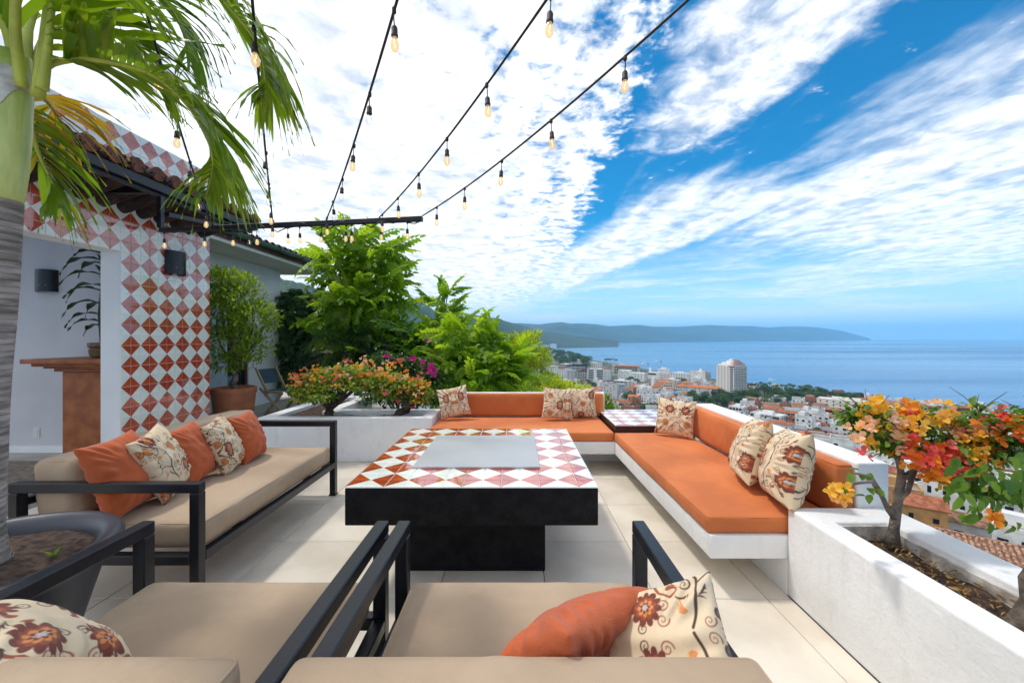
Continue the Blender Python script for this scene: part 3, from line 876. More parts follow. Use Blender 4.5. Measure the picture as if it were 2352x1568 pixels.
# ---------------------------------------------------------------- the room behind it
room = MB()
room.box(-9, -4.23, 4.87, 5.0, 0, 2.75)
room.build('room_wall', M_inner, label='plain grey interior wall seen through the doorway, holding a black sconce', cat='wall')
MB().box(-7.2, -4.23, 2.2, 5.0, 2.76, 2.9).build('ceiling', M_wallwhite, kind='structure')
sk = MB().box(-8.9, -4.24, 4.853, 4.8685, .0, .085).build('skirting_board', M_wallwhite, kind='structure')
M_mantel = pm('mantel_paint', (.33, .085, .018), .55, .18, 6, .15, 40, col2=(.42, .13, .032))
mt = thing('fireplace_mantel', 'burnt orange fireplace mantel behind the doorway edge, carrying a plant', 'mantel', (-4.8, 4.65, 0))
MB().box(-5.14, -4.35, 4.46, 4.850, 0, 1.035).build('column', M_mantel, mt, bevel=.008)
mb = MB()
for k, (dx, z0, z1) in enumerate(((.045, 1.036, 1.075), (.10, 1.075, 1.10), (.16, 1.10, 1.135), (.215, 1.135, 1.185))):
    mb.box(-5.14 - dx, -4.30, 4.46 - dx, 4.85, z0 + .0005, z1)
mb.build('cornice', M_mantel, mt, bevel=.008, smooth='auto')
M_potred = pm('glazed_pot_red', (.32, .05, .04), .4, .4, 25, .1, 40, col2=(.14, .16, .06))
M_dleaf = pm('dark_leaf', (.018, .050, .020), .35, .4, 8, trans=.2, island=True, col2=(.045, .11, .035))
pp = thing('potted_plant', 'dark drooping houseplant in a small red pot on the mantel', 'plant', (-4.86, 4.62, 1.186))
MB().lathe([(.075, 0), (.10, .02), (.115, .09), (.10, .11), (.12, .13), (.122, .17), (.10, .175), (.098, .15)], 20, (-4.86, 4.62, 1.186)).build('pot', M_potred, pp, smooth='auto')
MB().tube([(-4.86, 4.62, 1.33), (-4.87, 4.6, 1.7), (-4.85, 4.62, 2.1), (-4.84, 4.6, 2.28)], [.018, .015, .012, .009], 7).build('stem', M_dleaf, pp)
def strap_leaf(base, dirv, ln, wd, droop, seed, n=9):
    """one long leaf with a fold, waving, as quads"""
    mb = MB(); p = Vector(base); d = Vector(dirv).normalized(); r = random.Random(seed)
    side = d.cross(Vector((0, 0, 1))).normalized()
    for k in range(n + 1):
        t = k / n
        w = wd * (math.sin(min(1, t * 1.15 + .12) * math.pi) ** .7 if t < .98 else .05)
        up = side.cross(d)
        wob = .15 * math.sin(t * 14 + seed) * wd
        mb.v += [p - side * w / 2 + up * (w * .18 + wob), p.copy(), p + side * w / 2 + up * (w * .18 - wob)]
        d = (d + Vector((0, 0, -droop * (t + .25) / n * 4))).normalized()
        p = p + d * ln / n
    for k in range(n):
        a = k * 3
        mb.face((a, a + 1, a + 4, a + 3)); mb.face((a + 1, a + 2, a + 5, a + 4))
    return mb
for k, (dz, az, ln) in enumerate(((1.02, 200, .50), (.98, 165, .42), (.85, 215, .46), (.72, 180, .52), (.66, 240, .36), (.52, 195, .50), (.50, 150, .4), (.38, 205, .42), (.30, 225, .34), (1.06, 120, .4), (.9, 300, .4), (.6, 20, .4), (.25, 170, .30), (1.1, 230, .3))):
    z = 1.30 + dz; a = math.radians(az)
    strap_leaf((-4.86, 4.615, z), (math.cos(a), math.sin(a) * .6, .35), ln, .085, .75, k).build('leaf', M_dleaf, pp, smooth=True)
M_cream = pm('cream_plastic', (.72, .70, .64), .4, .03)
ou = thing('wall_outlet', 'small cream electrical outlet low on the grey interior wall', 'outlet', (-5.925, 4.86, .247))
MB().box(-5.965, -5.885, 4.862, 4.8695, .185, .31).build('plate', M_cream, ou, bevel=.003)
MB().box(-5.945, -5.905, 4.8585, 4.8622, .215, .28).build('socket_insert', M_cream, ou, bevel=.002)

def sconce(c, M, label):
    t = thing('wall_sconce', label, 'wall lamp', c, group='black half-round wall sconces')
    mb = MB(); n = 14; R, H, D = .125, .27, .10
    for z, rr in ((0, 1), (H, 1)):
        for k in range(n + 1):
            a = math.pi * k / n
            mb.v.append(Vector((-R * math.cos(a) * rr, D * math.sin(a) * rr, z)))
    for k in range(n): mb.face((k + 1, k, n + 1 + k, n + 2 + k))
    for z, rr in ((0, .95), (H, .95)):
        for k in range(n + 1):
            a = math.pi * k / n
            mb.v.append(Vector((-R * math.cos(a) * rr, D * math.sin(a) * rr, z)))
    b = 2 * (n + 1)
    for k in range(n):
        mb.face((b + k, b + k + 1, b + n + 2 + k, b + n + 1 + k))
        mb.face((k, k + 1, b + k + 1, b + k)); mb.face((n + 2 + k, n + 1 + k, b + n + 1 + k, b + n + 2 + k))
    mb.v = [Vector(c) + M @ p for p in mb.v]
    mb.build('shade', M_black, t, smooth='auto')
    mb = MB(); mb.box(-R * .9, R * .9, .001, .012, .02, H - .02)
    mb.v = [Vector(c) + M @ p for p in mb.v]; mb.build('back_plate', M_black, t)
    mb = MB()
    for k in (-1, 0, 1):
        a = math.pi / 2 + k * .55
        q = Vector((-R * math.cos(a), D * math.sin(a), .075)); nn = Vector((-math.cos(a) * D, math.sin(a) * R, 0)).normalized()
        s_ = Vector((nn.y, -nn.x, 0))
        vs = [q + nn * .0015 + s_ * .008 * math.cos(x) + Vector((0, 0, .008 * math.sin(x))) for x in [i * math.pi / 4 for i in range(8)]]
        mb.add(vs, [tuple(range(8))])
    mb.v = [Vector(c) + M @ p for p in mb.v]; mb.build('light_hole', M_joint, t)
sconce((-4.0185, 4.625, 2.155), Matrix(((0, 1, 0), (1, 0, 0), (0, 0, 1))), 'black half-round sconce mounted on the diamond tiles')
sconce((-5.78, 4.868, 1.98), Matrix(((1, 0, 0), (0, -1, 0), (0, 0, 1))), 'black half-round sconce on the grey wall inside the doorway')

# ---------------------------------------------------------------- tiled awning over the doorway
M_rt = pm('old_roof_tile', (.020, .013, .012), .85, .5, 9, .6, 30, col2=(.058, .032, .026), island=False)
M_rt2 = pm('clay_mortar', (.15, .055, .03), .9, .3, 14, .4, 40)
M_rt3 = pm('house_roof_tile', (.085, .042, .038), .85, .4, 7, .4, 30, col2=(.17, .075, .06))
aw = thing('tiled_awning', 'narrow awning of dark clay barrel tiles on a black steel frame above the tiled wall', 'awning', (-3.7, 3.5, 2.8))
def barrel(L, r0, r1, th=.012, n=8, up=True):
    """half pipe along +x, rising nothing; tapered"""
    mb = MB()
    for x, r in ((0, r0), (L, r1)):
        for rr in (r, r - th):
            for k in range(n + 1):
                a = math.pi * k / n
                z = rr * math.sin(a) if up else r - rr * math.sin(a)
                mb.v.append(Vector((x, -rr * math.cos(a), z)))
    m = n + 1
    for k in range(n):
        mb.face((k, k + 1, 2 * m + k + 1, 2 * m + k)); mb.face((m + k + 1, m + k, 3 * m + k, 3 * m + k + 1))
        mb.face((k + 1, k, m + k, m + k + 1)); mb.face((2 * m + k, 2 * m + k + 1, 3 * m + k + 1, 3 * m + k))
    mb.face((0, 2 * m, 3 * m, m)); mb.face((n, m + n, 3 * m + n, 2 * m + n))
    return mb
bt = barrel(.40, .082, .072).mesh('roof_tile', M_rt, smooth='auto')
slope = math.atan2(.22, .64)
pitch = .2; y = 1.93; k = 0
plug = MB().lathe([(0.0, 0), (.066, 0), (.066, .02), (0.0, .02)], 12).mesh('mortar_plug', M_rt2)
while y < 5.16:
    for row in range(2):
        dx = row * .33
        o = put('roof_tile', bt, aw, None)
        o.location = Vector((-3.375 - dx * math.cos(slope), y + rng.uniform(-.006, .006), 2.955 + dx * math.sin(slope) + row * .012)) - org(aw)
        o.rotation_euler = (0, slope + rng.uniform(-.02, .02), math.pi + rng.uniform(-.03, .03))
    o = put('mortar_plug', plug, aw, Vector((-3.405, y, 2.965)) - org(aw), (0, math.radians(90), 0))
    y += pitch; k += 1
# channel tiles below, one pan course joined as the deck
mb = MB(); y = 2.03
while y < 5.1:
    c = barrel(.70, .075, .075, .012, 6)
    Mx = Matrix.Translation((-3.39, y, 2.985)) @ Matrix.Rotation(math.pi, 4, 'Z') @ Matrix.Rotation(slope, 4, 'Y') @ Matrix.Rotation(math.pi, 4, 'X')
    mb.add(c.v, c.f, 0, Mx); y += pitch
mb.build('channel_tiles', M_rt, aw, kind='stuff')
aw_s = [((-3.43, 1.85, 2.855), (-3.43, 5.16, 2.855), .05, .085), ((-3.47, 1.85, 2.80), (-3.47, 5.16, 2.80), .04, .04)]
for a_, b_, w_, h_ in aw_s: MB().bar(a_, b_, w_, h_).build('steel_beam', M_black, aw, bevel=.004, seg=1)
for yy in (2.2, 3.72, 5.08): MB().bar((-4.019, yy, 2.80), (-3.495, yy, 2.80), .045, .045).build('bracket', M_black, aw)

# the arm that carries the string lights
A0, A1 = Vector((-3.43, 3.80, 2.452)), Vector((-.800, 3.355, 2.430))
lb = thing('light_arm', 'long black steel arm reaching from the awning, with bulbs hung along it', 'beam', (-3.43, 3.80, 2.43))
MB().bar(A0, A1, .042, .042).build('arm', M_black, lb, bevel=.003, seg=1)
MB().bar((-3.43, 3.80, 2.4745), (-3.43, 3.80, 2.778), .04, .04).build('post', M_black, lb)
MB().bar((-3.40, 3.84, 2.62), (-3.42, 4.9, 2.76), .035, .035).build('brace', M_black, lb)

# ---------------------------------------------------------------- string lights
M_cable = pm('black_cable', (.012, .011, .012), .5, .2, 20)
M_socket = pm('socket_rubber', (.016, .013, .013), .55, .3, 40, .2, 200)
def bulb_mat(name, lit):
    m = bpy.data.materials.new(name); m.use_nodes = True; N = NT(m.node_tree); N.n.clear()
    out = N.new('ShaderNodeOutputMaterial')
    tr = N.new('ShaderNodeBsdfTransparent'); gl = N.new('ShaderNodeBsdfGlossy'); gl.inputs['Roughness'].default_value = .04
    lw = N.new('ShaderNodeLayerWeight'); lw.inputs[0].default_value = .35
    tr.inputs[0].default_value = (1, .94, .80, 1) if lit else (.96, .97, .98, 1)
    mx = N.new('ShaderNodeMixShader'); N.link(N.m('ADD', N.m('MULTIPLY', lw.outputs['Facing'], .32), .05), mx.inputs[0])
    N.link(tr.outputs[0], mx.inputs[1]); N.link(gl.outputs[0], mx.inputs[2])
    if lit:
        em = N.new('ShaderNodeEmission'); em.inputs[0].default_value = (1.0, .68, .36, 1); em.inputs[1].default_value = .70
        m2 = N.new('ShaderNodeMixShader'); m2.inputs[0].default_value = .46
        N.link(mx.outputs[0], m2.inputs[1]); N.link(em.outputs[0], m2.inputs[2]); N.link(m2.outputs[0], out.inputs[0])
    else:
        N.link(mx.outputs[0], out.inputs[0])
    return m
M_blit, M_bclr = bulb_mat('lit_bulb_glass', True), bulb_mat('clear_bulb_glass', False)
M_fil = bpy.data.materials.new('filament'); M_fil.use_nodes = True
_b = M_fil.node_tree.nodes['Principled BSDF']; _b.inputs['Emission Color'].default_value = (1, .72, .30, 1); _b.inputs['Emission Strength'].default_value = 3.0
SOCK = MB().tube([(0, 0, .072), (.003, 0, .04), (0, 0, .0)], .0035, 6).lathe([(.006, .004), (.013, -.004), (.0165, -.012), (.0165, -.040), (.0185, -.043), (.0185, -.054), (.013, -.058)], 12).lathe([(.008, .062), (.012, .068), (.012, .088), (.008, .094)], 8).mesh('socket', M_socket, smooth='auto')
BPROF = [(.0125, -.056), (.0145, -.066), (.0195, -.080), (.0225, -.096), (.0215, -.112), (.0155, -.125), (.006, -.1315), (0.0, -.1325)]
B_lit = MB().lathe(BPROF, 14).mesh('bulb', M_blit, smooth=True); B_clr = MB().lathe(BPROF, 14).mesh('bulb', M_bclr, smooth=True)
FILM = MB().tube([(.004, 0, -.062), (.005, 0, -.082), (-.004, .002, -.098), (.004, -.002, -.110)], .0013, 5).mesh('filament', M_fil)
def hang_bulb(parent, p, lit, big=.70, swing=0.0):
    """p = where the drop leaves the cable; socket hangs 8 cm below"""
    o = put('socket', SOCK, parent, Vector(p) - Vector((0, 0, .08 * big)) - org(parent), (swing, rng.uniform(-.06, .06), rng.uniform(0, 6)), (big,) * 3)
    put('bulb', B_lit if lit else B_clr, o); put('filament', FILM, o)
def strand(label, P0, P1, S_, lits, s0=.29, step=.46, rise=.037, end=5.0, zoff=0.0):
    P0 = Vector(P0); P1 = Vector(P1); d = (P1 - P0); L = d.length; d.normalize()
    t = thing('string_light', label, 'string light', P0, group='string lights over the terrace')
    zf = lambda s: P0.z - .02 * s + rise * s * s
    pt = lambda s: Vector((P0.x + d.x * s, P0.y + d.y * s, zf(s)))
    MB().tube([pt(end * k / 60) for k in range(61)], .0055, 6).build('cable', M_cable, t, smooth=True)
    s = s0; k = 0
    while s < end - .1:
        hang_bulb(t, pt(s) - Vector((0, 0, .004)), lits[k % len(lits)], .70, rng.uniform(-.08, .08)); s += step; k += 1
def on_arm(f): return A0.lerp(A1, f) + Vector((0, 0, .026))
z2 = 2.43 + .03
e = on_arm(1.0); strand('rightmost string light cable crossing the blue sky, bulbs glowing amber', e, (.63, 1.38, e.z), 0, [1])
e = on_arm(.85); strand('second string light from the right, running up over the white cloud', e, (.125, 1.38, e.z), 0, [1], s0=.12)
e = on_arm(.66); strand('middle string light with two clear unlit bulbs, left of the sky centre', e, (-.405, 1.38, e.z), 0, [1, 0, 0, 1, 0], s0=.10)
e = on_arm(.46); strand('string light hanging steeply just right of the palm fronds', e, (-.93, 1.38, e.z), 0, [1, 1, 0, 0, 0], s0=.08)
e = on_arm(.22); strand('leftmost string light, threading behind the palm fronds', e, (-1.335, 1.38, e.z), 0, [1, 0, 0, 1, 1], s0=.55)
aw2 = thing('string_light', 'string of bulbs wound along the black steel arm', 'string light', A0, group='string lights over the terrace')
MB().tube([A0.lerp(A1, k / 40) + Vector((0, -.025 * math.cos(k * 1.1), -.024 + .034 * math.sin(k * .9) * (k % 2))) for k in range(41)], .005, 6).build('cable', M_cable, aw2, smooth=True)
for f, l in ((.02, 1), (.19, 1), (.305, 1), (.37, 0), (.40, 1), (.52, 1), (.565, 1), (.645, 1), (.735, 1), (.755, 1), (.86, 1), (.95, 1)):
    hang_bulb(aw2, A0.lerp(A1, f) - Vector((0, .01, .028)), l)

# ---------------------------------------------------------------- the white house behind
M_gut = pm('patina_gutter', (.10, .19, .165), .5, .25, 8, .1, 40, metal=.3)
M_frame = pm('dark_wood', (.045, .018, .015), .5, .3, 12, .15, 30, stretch=(1, 1, .1))
M_glass = pm('dark_glass', (.03, .045, .06), .05, .2, 2, coat=.6)
M_curt = pm('curtain', (.42, .50, .56), .9, .08, 6)
hs = thing('white_house', 'white house wing behind the tiled wall with dark clay roof and green gutter', 'house', (-6.5, 7.1, 0))
mb = MB()
cells(mb, [5.0, 5.9, 7.97, 9.05], [0, 2.12, 2.94], lambda i, j: not (i == 1 and j == 0), -5.58, -5.42, M=CYC)
mb.box(-9, -5.582, 8.89, 9.05, 0, 2.94).build('wall', M_wallwhite, hs)
MB().box(-9, -4.665, 5.0, 9.62, 2.945, 2.975).build('soffit', M_soffit, hs)
MB().box(-4.662, -4.62, 5.0, 9.63, 2.925, 3.10).build('fascia', M_white, hs, bevel=.004)
mb = MB(); n = 8
for yv in (5.0, 9.66):
    for rr in (.07, .062):
        for k in range(n + 1):
            a = math.pi + math.pi * k / n
            mb.v.append(Vector((-4.548 + rr * math.cos(a), yv, 3.125 + rr * math.sin(a))))
m = n + 1
for k in range(n):
    mb.face((k + 1, k, 2 * m + k, 2 * m + k + 1)); mb.face((m + k, m + k + 1, 3 * m + k + 1, 3 * m + k)); mb.face((2 * m + k + 1, 2 * m + k, 3 * m + k, 3 * m + k + 1)); mb.face((k, k + 1, m + k + 1, m + k))
mb.build('gutter', M_gut, hs, smooth='auto')
for yv in (5.9, 6.7, 7.5, 8.3, 9.1): MB().tube([(-4.62, yv, 3.15)] + [(-4.548 + .075 * math.cos(a), yv, 3.125 + .075 * math.sin(a)) for a in (3.3, 3.9, 4.5, 5.1, 5.7, 6.2)], .007, 5).build('gutter_strap', M_black, hs)
MB().add([(-4.60, 5.0, 3.12), (-4.60, 9.66, 3.12), (-8.6, 9.66, 4.5), (-8.6, 5.0, 4.5), (-4.60, 5.0, 2.98), (-4.60, 9.66, 2.98), (-8.6, 9.66, 4.36), (-8.6, 5.0, 4.36)],
         [(0, 1, 2, 3), (7, 6, 5, 4), (0, 4, 5, 1), (1, 5, 6, 2), (2, 6, 7, 3), (3, 7, 4, 0)]).build('roof_deck', M_rt3, hs)
bt2 = barrel(.46, .085, .075, .012, 7).mesh('roof_tile', M_rt3, smooth='auto')
s2 = math.atan2(1.38, 4.0); y = 5.08
while y < 9.66:
    for row in range(3):
        dx = row * .40
        o = put('roof_tile', bt2, hs, Vector((-4.555 - dx * math.cos(s2), y + rng.uniform(-.006, .006), 3.135 + dx * math.sin(s2) + row * .01)) - org(hs), (0, s2 + rng.uniform(-.02, .02), math.pi + rng.uniform(-.03, .03)))
    y += .195
dr = MB(); dr.box(-5.56, -5.44, 5.905, 5.97, 0.0, 2.115).box(-5.56, -5.44, 7.895, 7.965, 0.0, 2.115).box(-5.56, -5.44, 5.97, 7.895, 2.05, 2.115).box(-5.54, -5.46, 6.90, 6.97, .0, 2.05).box(-5.56, -5.44, 5.97, 7.895, 0, .05)
drt = dr.build('glass_door', M_frame, hs)
MB().box(-5.505, -5.495, 5.972, 6.898, .052, 2.048).box(-5.505, -5.495, 6.972, 7.893, .052, 2.048).build('pane', M_glass, drt)
mb = MB(); N_ = 40
for k in range(N_ + 1):
    yv = 6.98 + .50 * k / N_; xv = -5.482 + .012 * math.sin(k * 1.7)
    mb.v += [Vector((xv, yv, .06)), Vector((xv, yv, 2.04))]
for k in range(N_): mb.face((2 * k, 2 * k + 2, 2 * k + 3, 2 * k + 1))
mb.build('curtain', M_curt, drt, smooth=True)

# folding chair and table on the rear terrace
M_teak = pm('pale_teak', (.48, .34, .20), .65, .15, 10, .2, 30, stretch=(1, 1, .15), col2=(.56, .42, .27))
M_sling = pm('blue_sling', (.035, .085, .125), .8, .1, 6, .2, 300)
M_darkteak = pm('grey_teak', (.13, .09, .06), .75, .2, 9, .2, 30)
fc = thing('folding_chair', 'pale wood folding chair with blue fabric seat and back on the rear terrace', 'chair', (-4.42, 7.35, 0), math.radians(-18))
def lbar(name, segs, mat, parent, w, h):
    mb = MB()
    for p, q in segs: mb.bar(p, q, w, h)
    return put(name, mb.mesh(name, mat, bevel=.003, seg=1), parent)
for s in (-.23, .23):
    lbar('back_leg', [((.42, s, .0), (-.20, s, .50)), ], M_teak, fc, .03, .045)
    lbar('back_post', [((-.05, s * .87, .40), (-.34, s * .87, .86))], M_teak, fc, .028, .045)
    lbar('front_leg', [((-.12, s * .87, .0), (.30, s * .87, .43))], M_teak, fc, .028, .045)
    lbar('seat_rail', [((-.16, s, .44), (.34, s, .445))], M_teak, fc, .028, .04)
lbar('stretcher', [((-.10, -.2, .03), (-.10, .2, .03))], M_teak, fc, .03, .02); lbar('stretcher', [((.40, -.23, .025), (.40, .23, .025))], M_teak, fc, .03, .02)
put('seat_sling', MB().box(-.15, .33, -.21, .21, .450, .456).mesh('seat_sling', M_sling), fc)
mb = MB().box(-.003, .003, -.185, .185, 0, .30); 
put('back_sling', mb.mesh('back_sling', M_sling), fc, (-.185, 0, .575), (0, math.radians(-32), 0))
tt = thing('outdoor_table', 'weathered wooden table half hidden behind the orange bougainvillea', 'table', (-3.75, 7.95, 0))
for k in range(6): MB().box(-4.2, -3.3, 7.55 + k * .135, 7.55 + k * .135 + .125, .70, .73).build('slat', M_darkteak, tt)
for x in (-4.15, -3.40): MB().box(x, x + .05, 7.56, 8.34, .62, .699).build('apron', M_darkteak, tt)
for x in (-4.14, -3.36):
    for y in (7.62, 8.28): MB().bar((x, y, 0), (x, y, .70), .06, .06).build('leg', M_darkteak, tt)
# ---------------------------------------------------------------- leaf shapes
def T_simple(w=.5, fold=.12, curl=.15):
    """one leaf, base at 0, tip at y=1"""
    V = [(0, 0, 0), (-w * .36, .22, fold), (0, .25, 0), (w * .36, .22, fold), (-w * .5, .52, fold * .9 - curl * .3), (0, .55, -curl * .35), (w * .5, .52, fold * .9 - curl * .3), (-w*.27, .80, fold*.4 - curl * .7), (0, .82, -curl * .75), (w*.27, .80, fold*.4 - curl * .7), (0, 1, -curl * 1.1)]
    Fq = [(0, 2, 1, 1), (0, 3, 2, 2), (1, 2, 5, 4), (2, 3, 6, 5), (4, 5, 8, 7), (5, 6, 9, 8), (7, 8, 10, 10), (8, 9, 10, 10)]
    F3 = []
    for a, b, c, d in Fq:
        F3.append((a, b, c))
        if d != c and d != a: F3.append((a, c, d))
    return np.array(V, float), np.array(F3)
def T_diamond(w=.45, fold=.1):
    V = [(0, 0, 0), (-w / 2, .45, fold), (0, 1, -.06), (w / 2, .45, fold), (0, .48, 0)]
    return np.array(V, float), np.array([(0, 4, 1), (1, 4, 2), (0, 3, 4), (4, 3, 2)])
def T_pinnate(pairs=7, lw=.13, ll=.34, droop=.35, seed=0):
    """compound leaf along y with leaflets, arching down"""
    r = np.random.RandomState(seed); V = []; Fc = []
    def pos(t): return np.array([0, t, -droop * t * t])
    n = 6
    for k in range(n + 1):
        t = k / n; p = pos(t * .97); V += [p + (-.007, 0, 0), p + (.007, 0, 0)]
    for k in range(n): a = 2 * k; Fc += [(a, a + 1, a + 3), (a, a + 3, a + 2)]
    dv, df = T_simple(lw / ll * 1.0, .10, .22)
    for k in range(pairs + 1):
        t = .16 + .80 * k / pairs
        for s in ((-1, 1) if k < pairs else (0,)):
            L = ll * (1 - .35 * abs(t - .5)) * (0.9 + .25 * r.rand())
            ang = s * math.radians(58 - 22 * t + r.rand() * 10)
            d = np.array([math.sin(ang), math.cos(ang), -.30 - .5 * droop * t + .2 * r.rand()]); d /= np.linalg.norm(d)
            x = np.cross(d, [0, 0, 1]); x /= np.linalg.norm(x); z = np.cross(x, d)
            W = dv @ (np.stack([x, d, z])) * L + pos(t * .97)
            b = len(V); V += list(W); Fc += [tuple(b + q for q in f) for f in df]
    return np.array(V, float), np.array(Fc)
def T_bract(seed=0):
    """three papery bracts round a small flower"""
    r = np.random.RandomState(seed); V = []; Fc = []
    for k in range(3):
        a = k * 2.094 + r.rand() * .4; tilt = .55 + .35 * r.rand()
        c, s = math.cos(a), math.sin(a)
        P = [(0, 0, 0), (-.30, .32, .04), (0, .36, -.02), (.30, .32, .04), (-.40, .62, .07), (0, .66, .0), (.40, .62, .07), (-.22, .90, .0), (0, 1.02, -.10), (.22, .90, .0)]
        b = len(V)
        for x, y, z in P:
            z = z + .09 * math.sin(9 * x + seed * 2) + .07 * math.sin(8 * y + k)
            yy, zz = y * math.cos(tilt) - z * math.sin(tilt), y * math.sin(tilt) + z * math.cos(tilt)
            V.append((x * c - yy * s, x * s + yy * c, zz))
        Fc += [(b + i, b + j, b + k2) for i, j, k2 in ((0, 2, 1), (0, 3, 2), (1, 2, 5), (1, 5, 4), (2, 3, 6), (2, 6, 5), (4, 5, 8), (4, 8, 7), (5, 6, 9), (5, 9, 8))]
    return np.array(V, float), np.array(Fc)
def tmpl_mesh(name, T, mat):
    return np_mesh(name, T[0], T[1], mat)

def leaf_mat(name, a, b, trans=.35, rough=.45, obj=False, tint=(1.9, 1.8, .8)):
    """leaf: colour differs from leaf to leaf (per island, or per object where each leaf is an object)"""
    m = bpy.data.materials.new(name); m.use_nodes = True; N = NT(m.node_tree); N.n.clear()
    out = N.new('ShaderNodeOutputMaterial'); p = N.new('ShaderNodeBsdfPrincipled')
    if obj:
        f = N.new('ShaderNodeObjectInfo').outputs['Random']
    else:
        f = N.new('ShaderNodeNewGeometry').outputs['Random Per Island']
    c = N.mix(f, a, b); N.link(c, p.inputs['Base Color']); p.inputs['Roughness'].default_value = rough
    p.inputs['Specular IOR Level'].default_value = .4
    t = N.new('ShaderNodeBsdfTranslucent'); N.link(N.mix(1.0, c, tint, 'MULTIPLY'), t.inputs[0])
    mx = N.new('ShaderNodeMixShader'); mx.inputs[0].default_value = trans
    N.link(p.outputs[0], mx.inputs[1]); N.link(t.outputs[0], mx.inputs[2]); N.link(mx.outputs[0], out.inputs[0])
    return m
M_bark = pm('bark', (.16, .12, .09), .9, .35, 14, .7, 60, col2=(.27, .22, .17))
M_barkd = pm('dark_bark', (.065, .045, .036), .9, .4, 14, .7, 60)
M_twig = pm('twig', (.10, .075, .05), .9, .3, 20)
CAM = Vector((0, 0, CAMZ))

def place_leaves(parent, name, stuff_name, tmpls, mats_obj, mats_st, P, R, sc, limit=300, group=None, pick=None):
    """the leaves that show largest as parts (shared mesh data), the rest joined as stuff"""
    P = np.asarray(P); sc = np.broadcast_to(np.asarray(sc, float), (len(P),))
    o0 = np.array(org(parent)); d = np.linalg.norm(P - np.array(CAM), axis=1) / np.maximum(sc, 1e-6)
    order = np.argsort(d if pick is None else pick)
    near, far = order[:limit], order[limit:]
    mesh = [tmpl_mesh(name, T, m) for T, m in zip(tmpls, mats_obj)]
    k = len(tmpls)
    for n_, i in enumerate(near):
        q = Matrix([list(r) for r in R[i]]).to_euler()
        put(name, mesh[i % k], parent, Vector(P[i] - o0), q, (sc[i],) * 3)
    if len(far):
        for kk in range(k):
            sel = far[far % k == kk]
            if not len(sel): continue
            me = inst(stuff_name, tmpls[kk], P[sel] - o0, R[sel], sc[sel], mats_st[kk])
            o = put(stuff_name, me, parent); o['kind'] = 'stuff'

def blob_points(n, c, r, seed, shell=.55):
    """points inside ellipsoids, denser near the skin; c (k,3), r (k,3)"""
    g = np.random.RandomState(seed); c = np.atleast_2d(np.array(c, float)); r = np.atleast_2d(np.array(r, float))
    vol = (r[:, 0] * r[:, 1] * r[:, 2]) ** (2 / 3.); k = g.choice(len(c), n, p=vol / vol.sum())
    d = g.normal(size=(n, 3)); d /= np.linalg.norm(d, axis=1, keepdims=True)
    rad = (shell + (1 - shell) * g.rand(n)) * (.85 + .25 * g.rand(n))
    P = c[k] + d * r[k] * rad[:, None]
    return P, d, g
def limbs(name, mat, parent, base, tips, r0, r1, n=7, bend=.12, seed=0, trunk_to=None, tr=None):
    g = random.Random(seed); mb = MB(); base = Vector(base)
    st = Vector(trunk_to) if trunk_to is not None else base
    if trunk_to is not None:
        pts = [base.lerp(st, t) + Vector((g.uniform(-1, 1), g.uniform(-1, 1), 0)) * bend * .3 * math.sin(t * 3.14) for t in [i / 6 for i in range(7)]]
        mb.tube(pts, [tr[0] + (tr[1] - tr[0]) * i / 6 for i in range(7)], 10)
    for tp in tips:
        tp = Vector(tp); L = (tp - st).length
        o = Vector((g.uniform(-1, 1), g.uniform(-1, 1), g.uniform(-.2, .6))) * bend * L
        pts = [st.lerp(tp, t) + o * math.sin(t * 3.14159) for t in [i / n for i in range(n + 1)]]
        mb.tube(pts, [r0 + (r1 - r0) * i / n for i in range(n + 1)], 6)
    return mb.build(name, mat, parent, smooth=True)

# ---------------------------------------------------------------- the potted palm
M_trunkp = pm('palm_trunk', (.25, .20, .17), .9, .25, 6, .5, 40, col2=(.44, .375, .335), stretch=(1, 1, 6))
M_shaft = pm('palm_crownshaft', (.36, .46, .075), .40, .12, 5, .10, 30, col2=(.56, .60, .20), stretch=(3, 3, .5), coat=.2)
M_sheath = pm('palm_sheath', (.40, .37, .33), .7, .25, 14, .2, 40, col2=(.62, .58, .55))
M_rach = pm('palm_rachis', (.40, .43, .06), .5, .15, 8)
M_leafp = leaf_mat('palm_leaflet', (0.093, 0.196, 0.012), (0.264, 0.365, 0.025), .42, .36, True)
M_leafy = leaf_mat('palm_leaflet_yellow', (.34, .22, .02), (.17, .22, .02), .40, .5, True)
M_leafb = leaf_mat('palm_leaflet_brown', (.26, .11, .03), (.40, .26, .03), .35, .6, True)
pot = thing('large_planter_pot', 'big dark grey round planter pot with rolled rim at the lower left, holding the palm', 'pot', (-2.02, 1.43, 0))
M_pot = pm('pot_glaze', (.030, .034, .050), .42, .15, 5, .05, 30, coat=.15, coat_r=.3)
MB().lathe([(.0, .0), (.225, .0), (.24, .02), (.33, .36), (.375, .52), (.392, .555), (.420, .572), (.428, .592), (.415, .612), (.395, .619), (.372, .612), (.345, .585), (.335, .545), (.330, .50)], 64, (-2.02, 1.43, 0)).build('bowl', M_pot, pot, smooth='auto')
mb = MB()
for i in range(15):
    for k in range(40):
        r, a = .35 * i / 14, k * 2 * math.pi / 40; x, y = -2.02 + r * math.cos(a), 1.43 + r * math.sin(a)
        mb.v.append(Vector((x, y, .555 + .03 * (1 - i / 14) + mnoise.noise(Vector((x * 14, y * 14, 1))) * .014 + mnoise.noise(Vector((x * 45, y * 45, 2))) * .008)))
for i in range(14):
    for k in range(40): mb.face((i * 40 + k, (i + 1) * 40 + k, (i + 1) * 40 + (k + 1) % 40, i * 40 + (k + 1) % 40))
mb.build('soil', M_soil, pot, smooth=True, kind='stuff')

